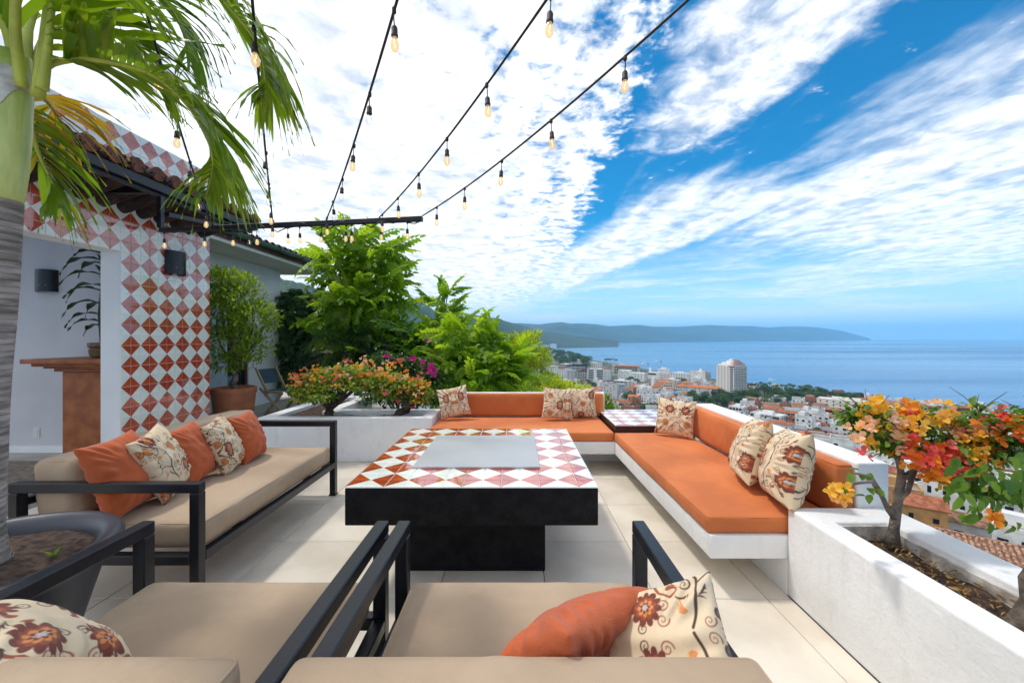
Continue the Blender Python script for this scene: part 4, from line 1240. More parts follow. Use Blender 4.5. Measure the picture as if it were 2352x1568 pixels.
palm = thing('palm_tree', 'tall palm with ringed grey trunk and green crownshaft growing from the dark pot', 'palm', (-2.02, 1.43, .56))
def tline(z):
    k = [(.50, -2.03), (.95, -1.995), (1.55, -1.955), (1.93, -1.925), (2.40, -1.870), (2.6, -1.85)]
    for (z0, x0), (z1, x1) in zip(k, k[1:]):
        if z <= z1: return x0 + (x1 - x0) * (z - z0) / (z1 - z0)
    return k[-1][1]
pts, rs = [], []
z = .54
while z < 1.93:
    rr = .068 + .045 * math.exp(-(z - .54) / .10) + .002 * math.sin(z * 9)
    pts += [(tline(z), 1.46, z), (tline(z), 1.46, z + .017), (tline(z), 1.46, z + .021)]; rs += [rr, rr + .0005, rr - .0018]
    z += .024
MB().tube(pts, rs, 22).build('trunk', M_trunkp, palm, smooth=True)
MB().tube([(tline(z), 1.46, z) for z in (1.925, 1.95, 2.05, 2.2, 2.32, 2.40, 2.47)], [.060, .066, .069, .066, .060, .053, .045], 22).build('crownshaft', M_shaft, palm, smooth=True)
mb = MB()
for z, r in ((2.335, .0605), (2.36, .0595), (2.385, .0585), (2.405, .052)):
    for k in range(25):
        a = -2.6 + k * 3.6 / 24; zz = z - (.085 * math.exp(-((a + 1.2) * 1.8) ** 2) * (1 if z < 2.345 else .0))
        mb.v.append(Vector((tline(z) + r * math.cos(a), 1.46 + r * math.sin(a), zz)))
for i in range(3):
    for k in range(24): mb.face((i * 25 + k, i * 25 + k + 1, (i + 1) * 25 + k + 1, (i + 1) * 25 + k))
mb.build('torn_sheath', M_sheath, palm, smooth=True)

LEAFLETS = []
def frond(path, n, ln, wd, droop, mat, seed, sides=(1, -1), t0=.12, fwd=.75, upv=(0, 0, 1), r0=.014, lim=None, prof=1.0):
    """path = survey points (px, py, distance); leaflets on both sides"""
    g = random.Random(seed)
    K = [U(*p) if len(p) == 3 and abs(p[0]) > 12 or isinstance(p, tuple) and len(p) == 3 else Vector(p) for p in path]
    def cr(t):
        s = t * (len(K) - 1); i = min(int(s), len(K) - 2); f = s - i
        p0, p1, p2, p3 = K[max(i - 1, 0)], K[i], K[i + 1], K[min(i + 2, len(K) - 1)]
        return .5 * ((2 * p1) + (p2 - p0) * f + (2 * p0 - 5 * p1 + 4 * p2 - p3) * f * f + (3 * p1 - p0 - 3 * p2 + p3) * f ** 3)
    m = 26
    P = [cr(k / m) for k in range(m + 1)]
    fr = MB().tube(P, [r0 * (1 - .85 * k / m) for k in range(m + 1)], 6).build('frond', M_rach, palm, smooth=True)
    rest = MB()
    for k in range(n):
        t = t0 + (1 - t0) * (k + .5) / n
        p = cr(t); d = (cr(min(t + .02, 1)) - cr(max(t - .02, 0))).normalized()
        side = d.cross(Vector(upv)).normalized(); nn = side.cross(d)
        for s in sides:
            L = ln * (math.sin(min(1, (t - t0) / (1 - t0) * .88 + .14) * math.pi) ** .55) * g.uniform(.85, 1.12) * prof
            dirv = (d * (fwd + .55 * t) + side * s * g.uniform(.75, 1.0) + nn * g.uniform(.05, .35)).normalized()
            lf = strap_leaf(p, dirv, L, wd * g.uniform(.8, 1.15) * (1 - .35 * t), droop * g.uniform(.7, 1.3), g.random() * 6, n=6)
            LEAFLETS.append((fr, lf, mat if not isinstance(mat, (list, tuple)) else g.choice(mat)))
    return fr
frond([(86, 225, 1.455), (100, 130, 1.445), (112, 30, 1.45), (128, -90, 1.46), (230, -190, 1.50), (410, -120, 1.57), (520, 8, 1.62), (588, 95, 1.66), (608, 165, 1.68), (606, 232, 1.68)], 50, .47, .036, .42, M_leafp, 1, t0=.46, r0=.021, fwd=.42)
frond([(92, 185, 1.455), (112, 150, 1.47), (160, 138, 1.50), (211, 136, 1.52), (337, 165, 1.56), (422, 232, 1.60), (471, 309, 1.63), (489, 372, 1.65), (472, 455, 1.65)], 54, .52, .036, .40, M_leafp, 2, t0=.22, r0=.015, fwd=.42)
frond([(70, 190, 1.50), (66, 60, 1.56), (130, -40, 1.70), (290, -50, 1.85), (380, 0, 1.95), (425, 80, 2.0), (432, 165, 2.0)], 30, .46, .034, .55, M_leafp, 3, t0=.35, r0=.018)
frond([(50, 200, 1.44), (35, 60, 1.38), (50, -90, 1.32), (120, -140, 1.26), (200, -90, 1.22), (260, -20, 1.2)], 14, .38, .050, .30, M_leafp, 4, t0=.35, r0=.018)
frond([(50, 205, 1.60), (0, 220, 1.72), (-40, 330, 1.78), (-30, 480, 1.78), (0, 600, 1.76)], 30, .42, .038, .40, [M_leafp, M_leafp, M_leafp, M_leafy], 5, sides=(1, -1), t0=.10, fwd=.55, upv=(-.6, -.5, .5))
frond([(70, 215, 1.58), (95, 222, 1.70), (120, 250, 1.82), (150, 300, 1.86)], 17, .40, .030, .42, [M_leafb, M_leafy, M_leafb], 6, t0=.05, fwd=.9)
frond([(55, 235, 1.60), (70, 290, 1.74), (88, 350, 1.82), (120, 420, 1.86), (135, 480, 1.86)], 22, .40, .038, .42, [M_leafp, M_leafy, M_leafp], 7, t0=.05, fwd=.75)
frond([(40, 190, 1.46), (10, 60, 1.42), (-60, -30, 1.36), (-160, 0, 1.3)], 14, .40, .044, .4, M_leafp, 8, t0=.25, r0=.018)
frond([(80, 190, 1.50), (100, 90, 1.58), (180, 45, 1.68), (270, 75, 1.78), (340, 140, 1.86), (385, 235, 1.9)], 28, .44, .040, .48, M_leafp, 9, t0=.25, r0=.015)
# broad lowest leaflets of the yellow-green stalk, reaching right across the crown
stalk = frond([(96, 205, 1.440), (108, 120, 1.432), (118, 20, 1.43), (124, -40, 1.43)], 1, .1, .02, .3, M_leafp, 10, t0=.9, r0=.020)
for k, (y0, x1, y1, w) in enumerate(((12, 470, -6, .05), (28, 400, 22, .055), (58, 405, 50, .062), (88, 515, 96, .05), (112, 350, 148, .045), (130, 300, 200, .036), (70, 330, 110, .05))):
    a_, b_ = U(114 - y0 * .05, y0, 1.43), U(x1, y1, 1.50 + .03 * k)
    LEAFLETS.append((stalk, strap_leaf(a_, b_ - a_ + Vector((0, 0, .05)), (b_ - a_).length, w, .10, k, n=8), M_leafp))
LEAFLETS.sort(key=lambda q: (q[1].v[9] - CAM).length - q[1].v[9].x * .2)
jn = {}
for k, (fr, lf, mt_) in enumerate(LEAFLETS):
    if k < 300: lf.build('leaflet', mt_, fr, smooth=True)
    else: jn.setdefault((fr.name, mt_.name), [fr, MB(), mt_])[1].add(lf.v, lf.f)
for fr, mb, mt_ in jn.values(): mb.build('leaflets', mt_, fr, smooth=True, kind='stuff')
for k, (x, y) in enumerate(((-1.80, 1.53), (-1.86, 1.33))):
    sp = thing('weed_sprout', ('small green sprout in the soil of the palm pot, farther from the trunk', 'tiny green sprout in the soil of the palm pot, close to the rim in front')[k], 'sprout', (x, y, .57))
    for q in range(4): strap_leaf((x, y, .57), (math.cos(q * 1.7), math.sin(q * 1.7), 1.2), .05, .012, .3, q, 4).build('leaf', M_leafp, sp)

# ---------------------------------------------------------------- right bougainvillea
M_bl_o = leaf_mat('bougainvillea_leaf', (0.043, 0.119, 0.012), (0.155, 0.270, 0.025), .34, .42, True)
M_bl = leaf_mat('bougainvillea_leaf_small', (0.043, 0.119, 0.012), (0.155, 0.270, 0.025), .34, .42)
def bract_mats(tag_, a, b): return leaf_mat('bract_' + tag_, a, b, .42, .6, True, (1.05, 1.05, 1.05)), leaf_mat('bract_small_' + tag_, a, b, .42, .6, False, (1.05, 1.05, 1.05))
B_yel, B_yel2 = bract_mats('yellow', (.92, .46, .012), (.95, .58, .08))
B_cor, B_cor2 = bract_mats('coral', (.88, .08, .11), (.92, .22, .14))
B_ora, B_ora2 = bract_mats('orange', (.90, .20, .012), (.92, .36, .03))
B_pch, B_pch2 = bract_mats('peach', (.94, .60, .44), (.94, .54, .22))
B_mag, B_mag2 = bract_mats('magenta', (.55, .012, .20), (.70, .03, .36))
B_pnk, B_pnk2 = bract_mats('pink', (.80, .12, .16), (.85, .22, .12))
LEAF, BR = T_simple(.62, .10, .25), [T_bract(k) for k in range(3)]

bg = thing('bougainvillea', 'bougainvillea tree with yellow, peach and coral blossoms in the right planter', 'shrub', (1.825, 1.90, .40))
tk = MB()
P0 = [U(2049, 1252, 1.90), U(2053, 1215, 1.90), U(2060, 1165, 1.90), U(2069, 1110, 1.90), U(2072, 1085, 1.89)]
tk.tube(P0, [.034, .0215, .0195, .0185, .018], 12)
mb_l = [[U(2072, 1090, 1.89), U(2062, 1055, 1.88), U(2040, 1020, 1.86), U(2010, 985, 1.85), U(1985, 950, 1.85)],
        [U(2066, 1060, 1.88), U(2075, 1030, 1.90), U(2085, 990, 1.92), U(2100, 950, 1.93)],
        [U(2072, 1100, 1.89), U(2110, 1072, 1.87), U(2140, 1045, 1.86), U(2180, 1010, 1.84), U(2235, 965, 1.83), U(2259, 930, 1.82)],
        [U(2110, 1072, 1.87), U(2170, 1075, 1.84), U(2240, 1060, 1.78), U(2330, 1030, 1.70)],
        [U(2120, 1080, 1.87), U(2190, 1120, 1.80), U(2270, 1130, 1.70), U(2370, 1120, 1.6)],
        [U(2140, 1045, 1.86), U(2220, 1020, 1.8), U(2300, 990, 1.74), U(2390, 970, 1.70)],
        [U(2056, 1190, 1.90), U(2040, 1170, 1.86), U(2026, 1140, 1.80), U(2005, 1105, 1.74), U(1960, 1110, 1.70), U(1925, 1128, 1.68)],
        [U(2020, 1130, 1.80), U(2000, 1095, 1.78), U(1960, 1085, 1.76)],
        [U(2100, 1075, 1.87), U(2085, 1130, 1.78), U(2068, 1150, 1.74)]]
tk.build('trunk', M_bark, bg, smooth=True)
for q in mb_l: MB().tube(q, [.0125 * (1 - .85 * i / (len(q) - 1)) + .0016 for i in range(len(q))], 7).build('branch', M_bark, bg, smooth=True)
g = np.random.RandomState(5)
def along(paths, n, spread):
    out = []
    for _ in range(n):
        q = paths[g.randint(len(paths))]; t = g.rand() ** .6 * (len(q) - 1); i = min(int(t), len(q) - 2)
        p = q[i].lerp(q[i + 1], t - i) + Vector(g.normal(size=3) * spread)
        out.append(p)
    return np.array(out)
def leaf_dirs(P, c, g, down=-.35, out=1.0):
    d = (P - c); d /= np.linalg.norm(d, axis=1, keepdims=True) + 1e-6
    d = d * out + g.normal(size=P.shape) * .55 + np.array([0, 0, down])
    return d
TW = []
for q in mb_l[:6] + mb_l[:1]:
    for _ in range(26):
        t_ = (.30 + .70 * g.rand()) * (len(q) - 1); i_ = min(int(t_), len(q) - 2); p = q[i_].lerp(q[i_ + 1], t_ - i_)
        dv = Vector(g.normal(size=3)); dv.z = abs(dv.z) * .7 + .05; dv = (dv.normalized() + (q[i_ + 1] - q[i_]).normalized() * .5).normalized(); L_ = .07 + .10 * g.rand()
        TW.append([p, p + dv * L_ * .5 + Vector((0, 0, .006)), p + dv * L_ + Vector((0, 0, -.006))])
mbt = MB()
for q in TW: mbt.tube(q, [.0028, .002, .0011], 4)
o = mbt.build('twigs', M_twig, bg, kind='stuff')
Pl = along(TW, 2900, .018); Pl = Pl[HZ + (CAMZ - Pl[:, 2]) * F / Pl[:, 1] > 934 + 9 * g.normal(size=len(Pl))]
Pc = np.array([U(2190, 1030, 1.86)])
Rl = frames(leaf_dirs(Pl, Pc, g), roll=g.normal(size=len(Pl)) * .5); sl = .022 + .022 * g.rand(len(Pl))
# large hanging leaves at the right, close to the eye
Pn = np.array([U(2180 + 200 * g.rand(), 1040 + 165 * g.rand(), 1.42 + .12 * g.rand()) for _ in range(60)])
Rn = frames(np.tile([.1, -.15, -1.0], (60, 1)) + g.normal(size=(60, 3)) * .45, up=np.tile([0, -1.0, .4], (60, 1))); sn = .040 + .026 * g.rand(60)
Pt = np.array([U(x, y, d) for x, y, d in ((1950, 1085, 1.75), (1975, 1080, 1.76), (1985, 1090, 1.77), (2000, 1085, 1.78), (1965, 1095, 1.76), (1930, 1125, 1.68), (1945, 1130, 1.68), (1990, 1140, 1.74), (2000, 1135, 1.75), (2010, 1120, 1.76), (1940, 1115, 1.68), (1995, 1120, 1.74))])
Rt = frames(g.normal(size=(len(Pt), 3)) * .5 + np.array([-.3, -.3, -.3])); st = .05 * np.ones(len(Pt))
PP, RR, SS = np.concatenate([Pn, Pt, Pl]), np.concatenate([Rn, Rt, Rl]), np.concatenate([sn, st, sl])
place_leaves(bg, 'leaf', 'leaves', [LEAF], [M_bl_o], [M_bl], PP, RR, SS, 300)
nb = 0
def blossoms(parent, spots, scale, lim=300, cam_bias=0.0, dense=1.0):
    """clusters: (px, py, d, radius, n, material pair)"""
    P, R, sz, mk = [], [], [], []
    for px, py, d, rad, n, mp in spots:
        c = U(px, py, d)
        for k in range(int(n * dense)):
            o = Vector(g.normal(size=3)) * rad * .55
            P.append(c + o); dv = o.normalized() * .8 + Vector((-.1, -.5, .5)) + Vector(g.normal(size=3)) * .3
            R.append(frames(np.array([np.cross([1, .2, 0], dv)]), up=np.array([dv]))[0]); sz.append(scale * (.8 + .45 * g.rand())); mk.append(mp)
    meshes = {}
    rest = {}
    o0 = org(parent)
    if cam_bias: P = [p + (CAM - p).normalized() * cam_bias for p in P]
    for i in range(len(P)):
        T = BR[i % 3]
        if i < lim:
            key = (i % 3, mk[i][0].name)
            if key not in meshes: meshes[key] = tmpl_mesh('bract', T, mk[i][0])
            put('bract', meshes[key], parent, P[i] - o0, Matrix([list(r) for r in R[i]]).to_euler(), (sz[i],) * 3)
        else: rest.setdefault((i % 3, mk[i][1].name), (T, mk[i][1], []))[2].append(i)
    for T, m, ids in rest.values():
        me = inst('bracts', T, np.array([P[i] - o0 for i in ids]), np.array([R[i] for i in ids]), np.array([sz[i] for i in ids]), m)
        put('bracts', me, parent)['kind'] = 'stuff'
Yp, Cp, Op, Pp = (B_yel, B_yel2), (B_cor, B_cor2), (B_ora, B_ora2), (B_pch, B_pch2)
blossoms(bg, [(2010, 935, 1.85, .05, 9, Yp), (1990, 950, 1.84, .04, 5, Yp), (1978, 988, 1.82, .05, 8, Pp), (2004, 978, 1.83, .04, 6, Yp), (2078, 965, 1.86, .05, 7, Yp), (2065, 985, 1.84, .04, 6, Pp), (2085, 1000, 1.84, .045, 7, Yp), (2110, 965, 1.88, .04, 5, Pp), (2096, 975, 1.86, .03, 3, Yp),
              (2085, 940, 1.9, .03, 4, Op), (2100, 948, 1.9, .035, 5, Cp), (2150, 945, 1.88, .045, 7, Pp), (2165, 962, 1.86, .05, 8, Yp), (2190, 955, 1.85, .035, 5, Yp), (2200, 985, 1.85, .035, 5, Pp),
              (2095, 1030, 1.82, .04, 5, Cp), (2110, 1028, 1.82, .03, 4, Op), (2090, 1052, 1.80, .035, 5, Op), (2125, 1068, 1.78, .05, 7, Op), (2118, 1060, 1.78, .04, 4, Cp), (2155, 1070, 1.78, .035, 5, Cp), (2180, 1035, 1.82, .035, 5, Cp), (2192, 1005, 1.84, .03, 4, Cp), (2146, 1025, 1.84, .025, 3, Op),
              (2222, 1020, 1.8, .04, 6, Yp), (2245, 1010, 1.8, .035, 5, Op), (2225, 1035, 1.79, .03, 4, Yp), (2255, 1040, 1.78, .04, 6, Op), (2215, 1070, 1.78, .035, 5, Cp), (2188, 1090, 1.78, .025, 4, Op), (2285, 970, 1.78, .035, 5, Cp), (2335, 970, 1.72, .035, 5, Op), (2292, 1000, 1.76, .035, 5, Op), (2345, 1010, 1.70, .04, 7, Op), (2300, 1025, 1.76, .025, 3, Cp),
              (2150, 1095, 1.78, .03, 4, Yp), (2130, 1095, 1.8, .03, 3, Op), (2280, 1185, 1.5, .02, 2, Op), (1922, 1128, 1.68, .035, 6, Yp), (1918, 1140, 1.67, .02, 3, Pp), (1990, 1045, 1.83, .02, 2, Cp), (2000, 1020, 1.83, .02, 3, Yp), (2230, 1045, 1.76, .03, 4, Yp), (2270, 990, 1.76, .04, 6, Op), (2320, 1000, 1.72, .04, 5, Cp), (2310, 955, 1.74, .03, 4, Cp), (2060, 1010, 1.82, .04, 6, Pp), (2040, 960, 1.84, .035, 5, Pp), (2170, 1040, 1.80, .03, 4, Cp), (2240, 980, 1.8, .035, 5, Pp), (2265, 1065, 1.72, .03, 4, Op), (2130, 1045, 1.78, .03, 5, Cp)], .029, 440, .05, 1.5)
bg2 = thing('bougainvillea', 'second gnarled bougainvillea trunk cut off by the right picture edge, in the planter', 'shrub', (1.775, 1.33, .40))
MB().tube([(1.745, 1.36, .38), (1.765, 1.355, .44), (1.80, 1.36, .50), (1.80, 1.37, .57), (1.84, 1.37, .64), (1.90, 1.38, .75), (1.97, 1.40, .88)], [.06, .046, .040, .036, .030, .022, .014], 12).build('trunk', M_bark, bg2, smooth=True)
MB().tube([(1.75, 1.35, .43), (1.70, 1.36, .42), (1.655, 1.40, .405)], [.022, .018, .008], 8).build('root', M_bark, bg2, smooth=True)
MB().tube([(1.755, 1.34, .42), (1.73, 1.30, .42), (1.68, 1.29, .40)], [.022, .018, .008], 8).build('root', M_bark, bg2, smooth=True)
M_dry = leaf_mat('dry_leaf', (.20, .10, .035), (.38, .24, .08), .1, .8)
Pd = np.stack([1.63 + .24 * g.rand(420), 1.15 + .85 * g.rand(420), .418 + .012 * g.rand(420)], 1)
me = inst('leaf_litter', T_simple(.35, .1, .3), Pd, frames(g.normal(size=(420, 3)) * np.array([1, 1, .12]), roll=g.normal(size=420)), .012 + .022 * g.rand(420), M_dry)
lt = put('leaf_litter', me); tag(lt, 'dry leaf litter scattered on the dark soil of the right planter', 'leaf litter', None, 'stuff')

# ---------------------------------------------------------------- left bougainvilleas
def low_bougainvillea(base, label, tips, clumps, spots, nl, seed, twist=None):
    nl = int(nl * .72)
    t = thing('bougainvillea', label, 'shrub', base, group=None)
    limbs('trunk', M_barkd, t, base, tips, .030, .006, 8, .16, seed, trunk_to=(twist or Vector(base) + Vector((0, 0, .10))), tr=(.05, .035))
    P, d, gg = blob_points(nl, [c for c, r in clumps], [r for c, r in clumps], seed, .35)
    R = frames(d * .6 + gg.normal(size=P.shape) * .6 + np.array([0, 0, .15]), roll=gg.normal(size=nl) * .6)
    o0 = np.array(org(t))
    k = nl // 2
    put('leaves', inst('leaves', LEAF, P[:k] - o0, R[:k], .038 + .03 * gg.rand(k), M_bly), t)['kind'] = 'stuff'
    put('leaves', inst('leaves', LEAF, P[k:] - o0, R[k:], .034 + .03 * gg.rand(nl - k), M_blm), t)['kind'] = 'stuff'
    blossoms(t, spots, .026)
    return t
M_bly = leaf_mat('bougainvillea_leaf_young', (.16, .26, .025), (.33, .39, .06), .42, .45)
Kp = (B_pnk, B_pnk2)
M_blm = leaf_mat('bougainvillea_leaf_mid', (.085, .17, .018), (.20, .29, .04), .40, .45)
rs_ = random.Random(4)
def scatter_spots(x0, x1, yf, n, d, mats):
    out = []
    for _ in range(n):
        x = rs_.uniform(x0, x1); y = yf(x) + rs_.uniform(0, 1) ** 1.3 * 62
        out.append((x, y, d + rs_.uniform(-.15, .1), .045, rs_.randint(2, 4), rs_.choice(mats)))
    return out
top1 = lambda x: 895 - 72 * math.sin(max(0, min(1, (x - 655) / 330)) * 2.4 + .3)
low_bougainvillea((-2.26, 4.78, .45), 'spreading orange bougainvillea with a forked dark trunk in the left planter',
    [U(690, 880, 4.6), U(730, 850, 4.75), U(770, 840, 4.9), U(810, 830, 4.9), U(860, 845, 4.8), U(800, 880, 4.6), U(740, 890, 4.6)],
    [(U(712, 893, 4.72), (.26, .24, .08)), (U(760, 862, 4.85), (.30, .3, .10)), (U(812, 858, 4.9), (.32, .3, .11)), (U(868, 868, 4.85), (.28, .28, .10)), (U(735, 905, 4.62), (.20, .2, .10)), (U(905, 880, 4.8), (.22, .24, .12)), (U(690, 905, 4.6), (.14, .15, .07)), (U(800, 885, 4.75), (.3, .3, .06))],
    scatter_spots(672, 930, top1, 95, 4.66, [Op, Op, Yp, Pp, Kp, Pp]), 3400, 3)
low_bougainvillea((-1.46, 4.78, .45), 'leaning orange bougainvillea with a bent pale trunk at the right end of the left planter',
    [U(930, 890, 4.8), U(960, 880, 4.8), U(985, 905, 4.85), U(900, 885, 4.8), U(870, 900, 4.8)],
    [(U(900, 885, 4.85), (.26, .22, .10)), (U(945, 885, 4.85), (.22, .2, .10)), (U(970, 905, 4.85), (.14, .18, .11)), (U(890, 905, 4.85), (.22, .2, .06)), (U(955, 910, 4.9), (.14, .18, .06))],
    scatter_spots(880, 985, lambda x: 858 + (x - 880) * .16, 26, 4.68, [Op, Pp, Kp, Yp]) + [(962, 873, 4.7, .06, 7, Kp), (975, 880, 4.7, .06, 7, Op), (955, 868, 4.7, .05, 4, Kp)], 2100, 4, twist=U(945, 925, 4.8))

# ---------------------------------------------------------------- bush in the terracotta pot
M_bush = leaf_mat('bush_leaf', (0.116, 0.216, 0.020), (0.310, 0.419, 0.050), .38, .40)
M_terra = pm('terracotta', (.42, .15, .07), .8, .15, 6, .15, 40)
tp = thing('terracotta_pot', 'terracotta pot at the foot of the tiled wall, half hidden by the sofa', 'pot', (-4.12, 5.75, 0))
MB().lathe([(0, 0), (.20, 0), (.22, .02), (.27, .60), (.285, .62), (.285, .69), (.25, .70), (.24, .64)], 28, (-4.12, 5.75, 0)).build('bowl', M_terra, tp, smooth='auto')
MB().lathe([(.0, .625), (.235, .63)], 28, (-4.12, 5.75, 0)).build('soil', M_soil, tp)
bu = thing('round_bush', 'round light green bush in the terracotta pot beside the tiled wall', 'bush', (-4.12, 5.75, .64))
cl = [(U(545, 690, 5.75), (.42, .45, .36)), (U(520, 650, 5.8), (.30, .4, .22)), (U(585, 730, 5.6), (.30, .4, .28)), (U(535, 790, 5.7), (.42, .45, .32)), (U(585, 800, 5.6), (.22, .3, .20)), (U(500, 720, 5.8), (.4, .4, .4)), (U(510, 640, 5.75), (.2, .2, .18)), (U(560, 645, 5.7), (.18, .2, .12)), (U(525, 835, 5.7), (.3, .3, .12)), (U(615, 735, 5.6), (.10, .2, .14))]
limbs('trunk', M_bark, bu, (-4.12, 5.75, .62), [c for c, r in cl], .022, .006, 7, .12, 9, trunk_to=(-4.10, 5.75, 1.0), tr=(.045, .035))
P, d, gg = blob_points(5200, [c for c, r in cl], [r for c, r in cl], 12, .45)
put('leaves', inst('leaves', T_diamond(.42, .1), P - np.array(org(bu)), frames(d + gg.normal(size=P.shape) * .6 + np.array([0, 0, .35])), .055 + .035 * gg.rand(len(P)), M_bush), bu)['kind'] = 'stuff'

# dark climber beyond the house
M_vine = leaf_mat('vine_leaf', (.022, .065, .020), (.070, .155, .042), .25, .35)
vi = thing('climbing_vine', 'dark green broad-leaved climber massed beside the end of the white house', 'vine', (-4.9, 9.5, -.1))
cl = [(U(620, 700, 9.3), (.5, .5, .45)), (U(680, 710, 9.3), (.55, .5, .5)), (U(735, 740, 9.2), (.5, .5, .5)), (U(650, 790, 9.3), (.6, .5, .6)), (U(720, 810, 9.2), (.6, .5, .55)), (U(690, 860, 9.2), (.7, .5, .4)), (U(605, 665, 9.25), (.25, .3, .18)), (U(760, 800, 9.1), (.4, .4, .6)), (U(740, 690, 9.3), (.3, .3, .3))]
limbs('stem', M_barkd, vi, (-4.9, 9.5, -.1), [c for c, r in cl], .03, .008, 7, .12, 19)
P, d, gg = blob_points(4200, [c for c, r in cl], [r for c, r in cl], 22, .6)
put('leaves', inst('leaves', T_simple(.85, .05, .2), P - np.array(org(vi)), frames(d * .35 + gg.normal(size=P.shape) * .35 + np.array([0, -.3, -.8]), up=d + np.array([0, -.6, .6])), .10 + .07 * gg.rand(len(P)), M_vine), vi)['kind'] = 'stuff'

# ---------------------------------------------------------------- feathery trees beyond the planter
M_pin_o = leaf_mat('feather_leaf', (0.095, 0.215, 0.014), (0.310, 0.446, 0.035), .54, .4, True); M_pin = leaf_mat('feather_leaf_far', (0.095, 0.215, 0.014), (0.310, 0.446, 0.035), .54, .4)
M_pind_o = leaf_mat('feather_leaf_dark', (0.039, 0.115, 0.012), (0.124, 0.243, 0.020), .48, .4, True); M_pind = leaf_mat('feather_leaf_dark_far', (0.039, 0.115, 0.012), (0.124, 0.243, 0.020), .48, .4)
PIN = [T_pinnate(6, .165, .33, .42, k) for k in range(3)]
def feather_tree(label, base, crowns, n, size, seed, mats, trunk=.05, cat='tree', limit=300, name='feather_leaf_tree', up=.15):
    t = thing(name, label, cat, base)
    cs, rr = [c for c, r in crowns], [r for c, r in crowns]
    fork = Vector(base).lerp(sum(cs, Vector()) / len(cs), .45)
    limbs('trunk', M_bark, t, base, cs, trunk * .6, .010, 8, .10, seed, trunk_to=fork, tr=(trunk, trunk * .7))
    P, d, gg = blob_points(n, cs, rr, seed, .25)
    dirs = d * .8 + gg.normal(size=P.shape) * .55 + np.array([0, 0, up - .12])
    R = frames(dirs, roll=gg.normal(size=n) * .55)
    place_leaves(t, 'leaf', 'leaves', PIN, [mats[0]] * 3, [mats[1]] * 3, P, R, size * (.75 + .5 * gg.rand(n)), limit)
    return t
feather_tree('tall bright green feathery tree rising above the far end of the house roof', (-3.25, 8.2, -1.0),
    [(U(830, 570, 7.9), (.52, .5, .34)), (U(780, 615, 7.8), (.36, .45, .38)), (U(880, 590, 7.9), (.36, .45, .34)), (U(890, 660, 7.8), (.30, .45, .36)), (U(800, 690, 7.6), (.45, .45, .40)), (U(850, 710, 7.6), (.42, .45, .38)), (U(770, 740, 7.7), (.4, .4, .4)), (U(820, 780, 7.6), (.5, .4, .3)), (U(815, 520, 8.0), (.16, .3, .10)), (U(750, 595, 7.9), (.12, .3, .14)), (U(870, 760, 7.7), (.3, .3, .3))], 430, .46, 31, (M_pin_o, M_pin))
feather_tree('slender feathery sapling with a spire-like top in front of the hills', (-1.25, 7.4, -1.0),
    [(U(1020, 690, 7.4), (.20, .22, .16)), (U(1015, 740, 7.4), (.34, .3, .28)), (U(990, 790, 7.3), (.36, .3, .3)), (U(1030, 668, 7.4), (.12, .14, .06))], 105, .40, 32, (M_pin_o, M_pin), .03, up=.4)
feather_tree('yellow-green feathery shrub with arching leaves just behind the far bench', (-.85, 6.6, -1.2),
    [(U(1060, 770, 6.6), (.42, .4, .26)), (U(1110, 800, 6.6), (.42, .4, .30)), (U(1040, 830, 6.4), (.48, .4, .28)), (U(1120, 855, 6.4), (.50, .4, .25)), (U(1180, 880, 6.5), (.36, .35, .16)), (U(1070, 880, 6.1), (.5, .35, .2)), (U(1160, 830, 6.6), (.3, .3, .3))], 400, .38, 33, (M_pin_o, M_pin), .04)
feather_tree('deep green feathery shrub between the magenta blossoms and the tall tree', (-1.9, 7.2, -1.2),
    [(U(950, 800, 7.2), (.5, .4, .42)), (U(900, 790, 7.3), (.45, .4, .4)), (U(870, 825, 7.2), (.5, .4, .3)), (U(985, 840, 6.9), (.42, .4, .34)), (U(840, 800, 7.5), (.4, .4, .4))], 360, .38, 34, (M_pind_o, M_pind), .04)
# magenta bougainvillea
mg = thing('magenta_bougainvillea', 'dark bush dotted with magenta blossoms behind the orange bougainvilleas', 'shrub', (-1.75, 6.0, -1.0))
cl = [(U(920, 850, 5.9), (.36, .3, .28)), (U(965, 860, 5.9), (.34, .3, .28)), (U(1000, 890, 5.8), (.28, .3, .25)), (U(880, 830, 6.0), (.3, .3, .14)), (U(950, 905, 5.7), (.5, .3, .2)), (U(870, 900, 5.8), (.4, .3, .22))]
limbs('trunk', M_barkd, mg, (-1.75, 6.0, -1.0), [c for c, r in cl], .02, .006, 7, .12, 41, trunk_to=(-1.7, 6.0, 0), tr=(.04, .03))
P, d, gg = blob_points(2600, [c for c, r in cl], [r for c, r in cl], 42, .45)
put('leaves', inst('leaves', LEAF, P - np.array(org(mg)), frames(d * .5 + gg.normal(size=P.shape) * .6), .05 + .035 * gg.rand(len(P)), M_vine), mg)['kind'] = 'stuff'
Mp = (B_mag, B_mag2)
blossoms(mg, [(889, 822, 5.75, .04, 4, Mp), (950, 825, 5.6, .04, 4, Mp), (972, 832, 5.6, .04, 4, Mp), (992, 850, 5.5, .05, 7, Mp), (990, 842, 5.5, .04, 4, Mp), (905, 833, 5.7, .03, 2, Kp), (925, 828, 5.7, .04, 3, Kp), (985, 785, 6.3, .04, 3, Mp), (941, 938, 5.35, .04, 4, Mp), (950, 944, 5.35, .03, 3, Mp), (835, 828, 5.9, .05, 3, Kp)], .05)
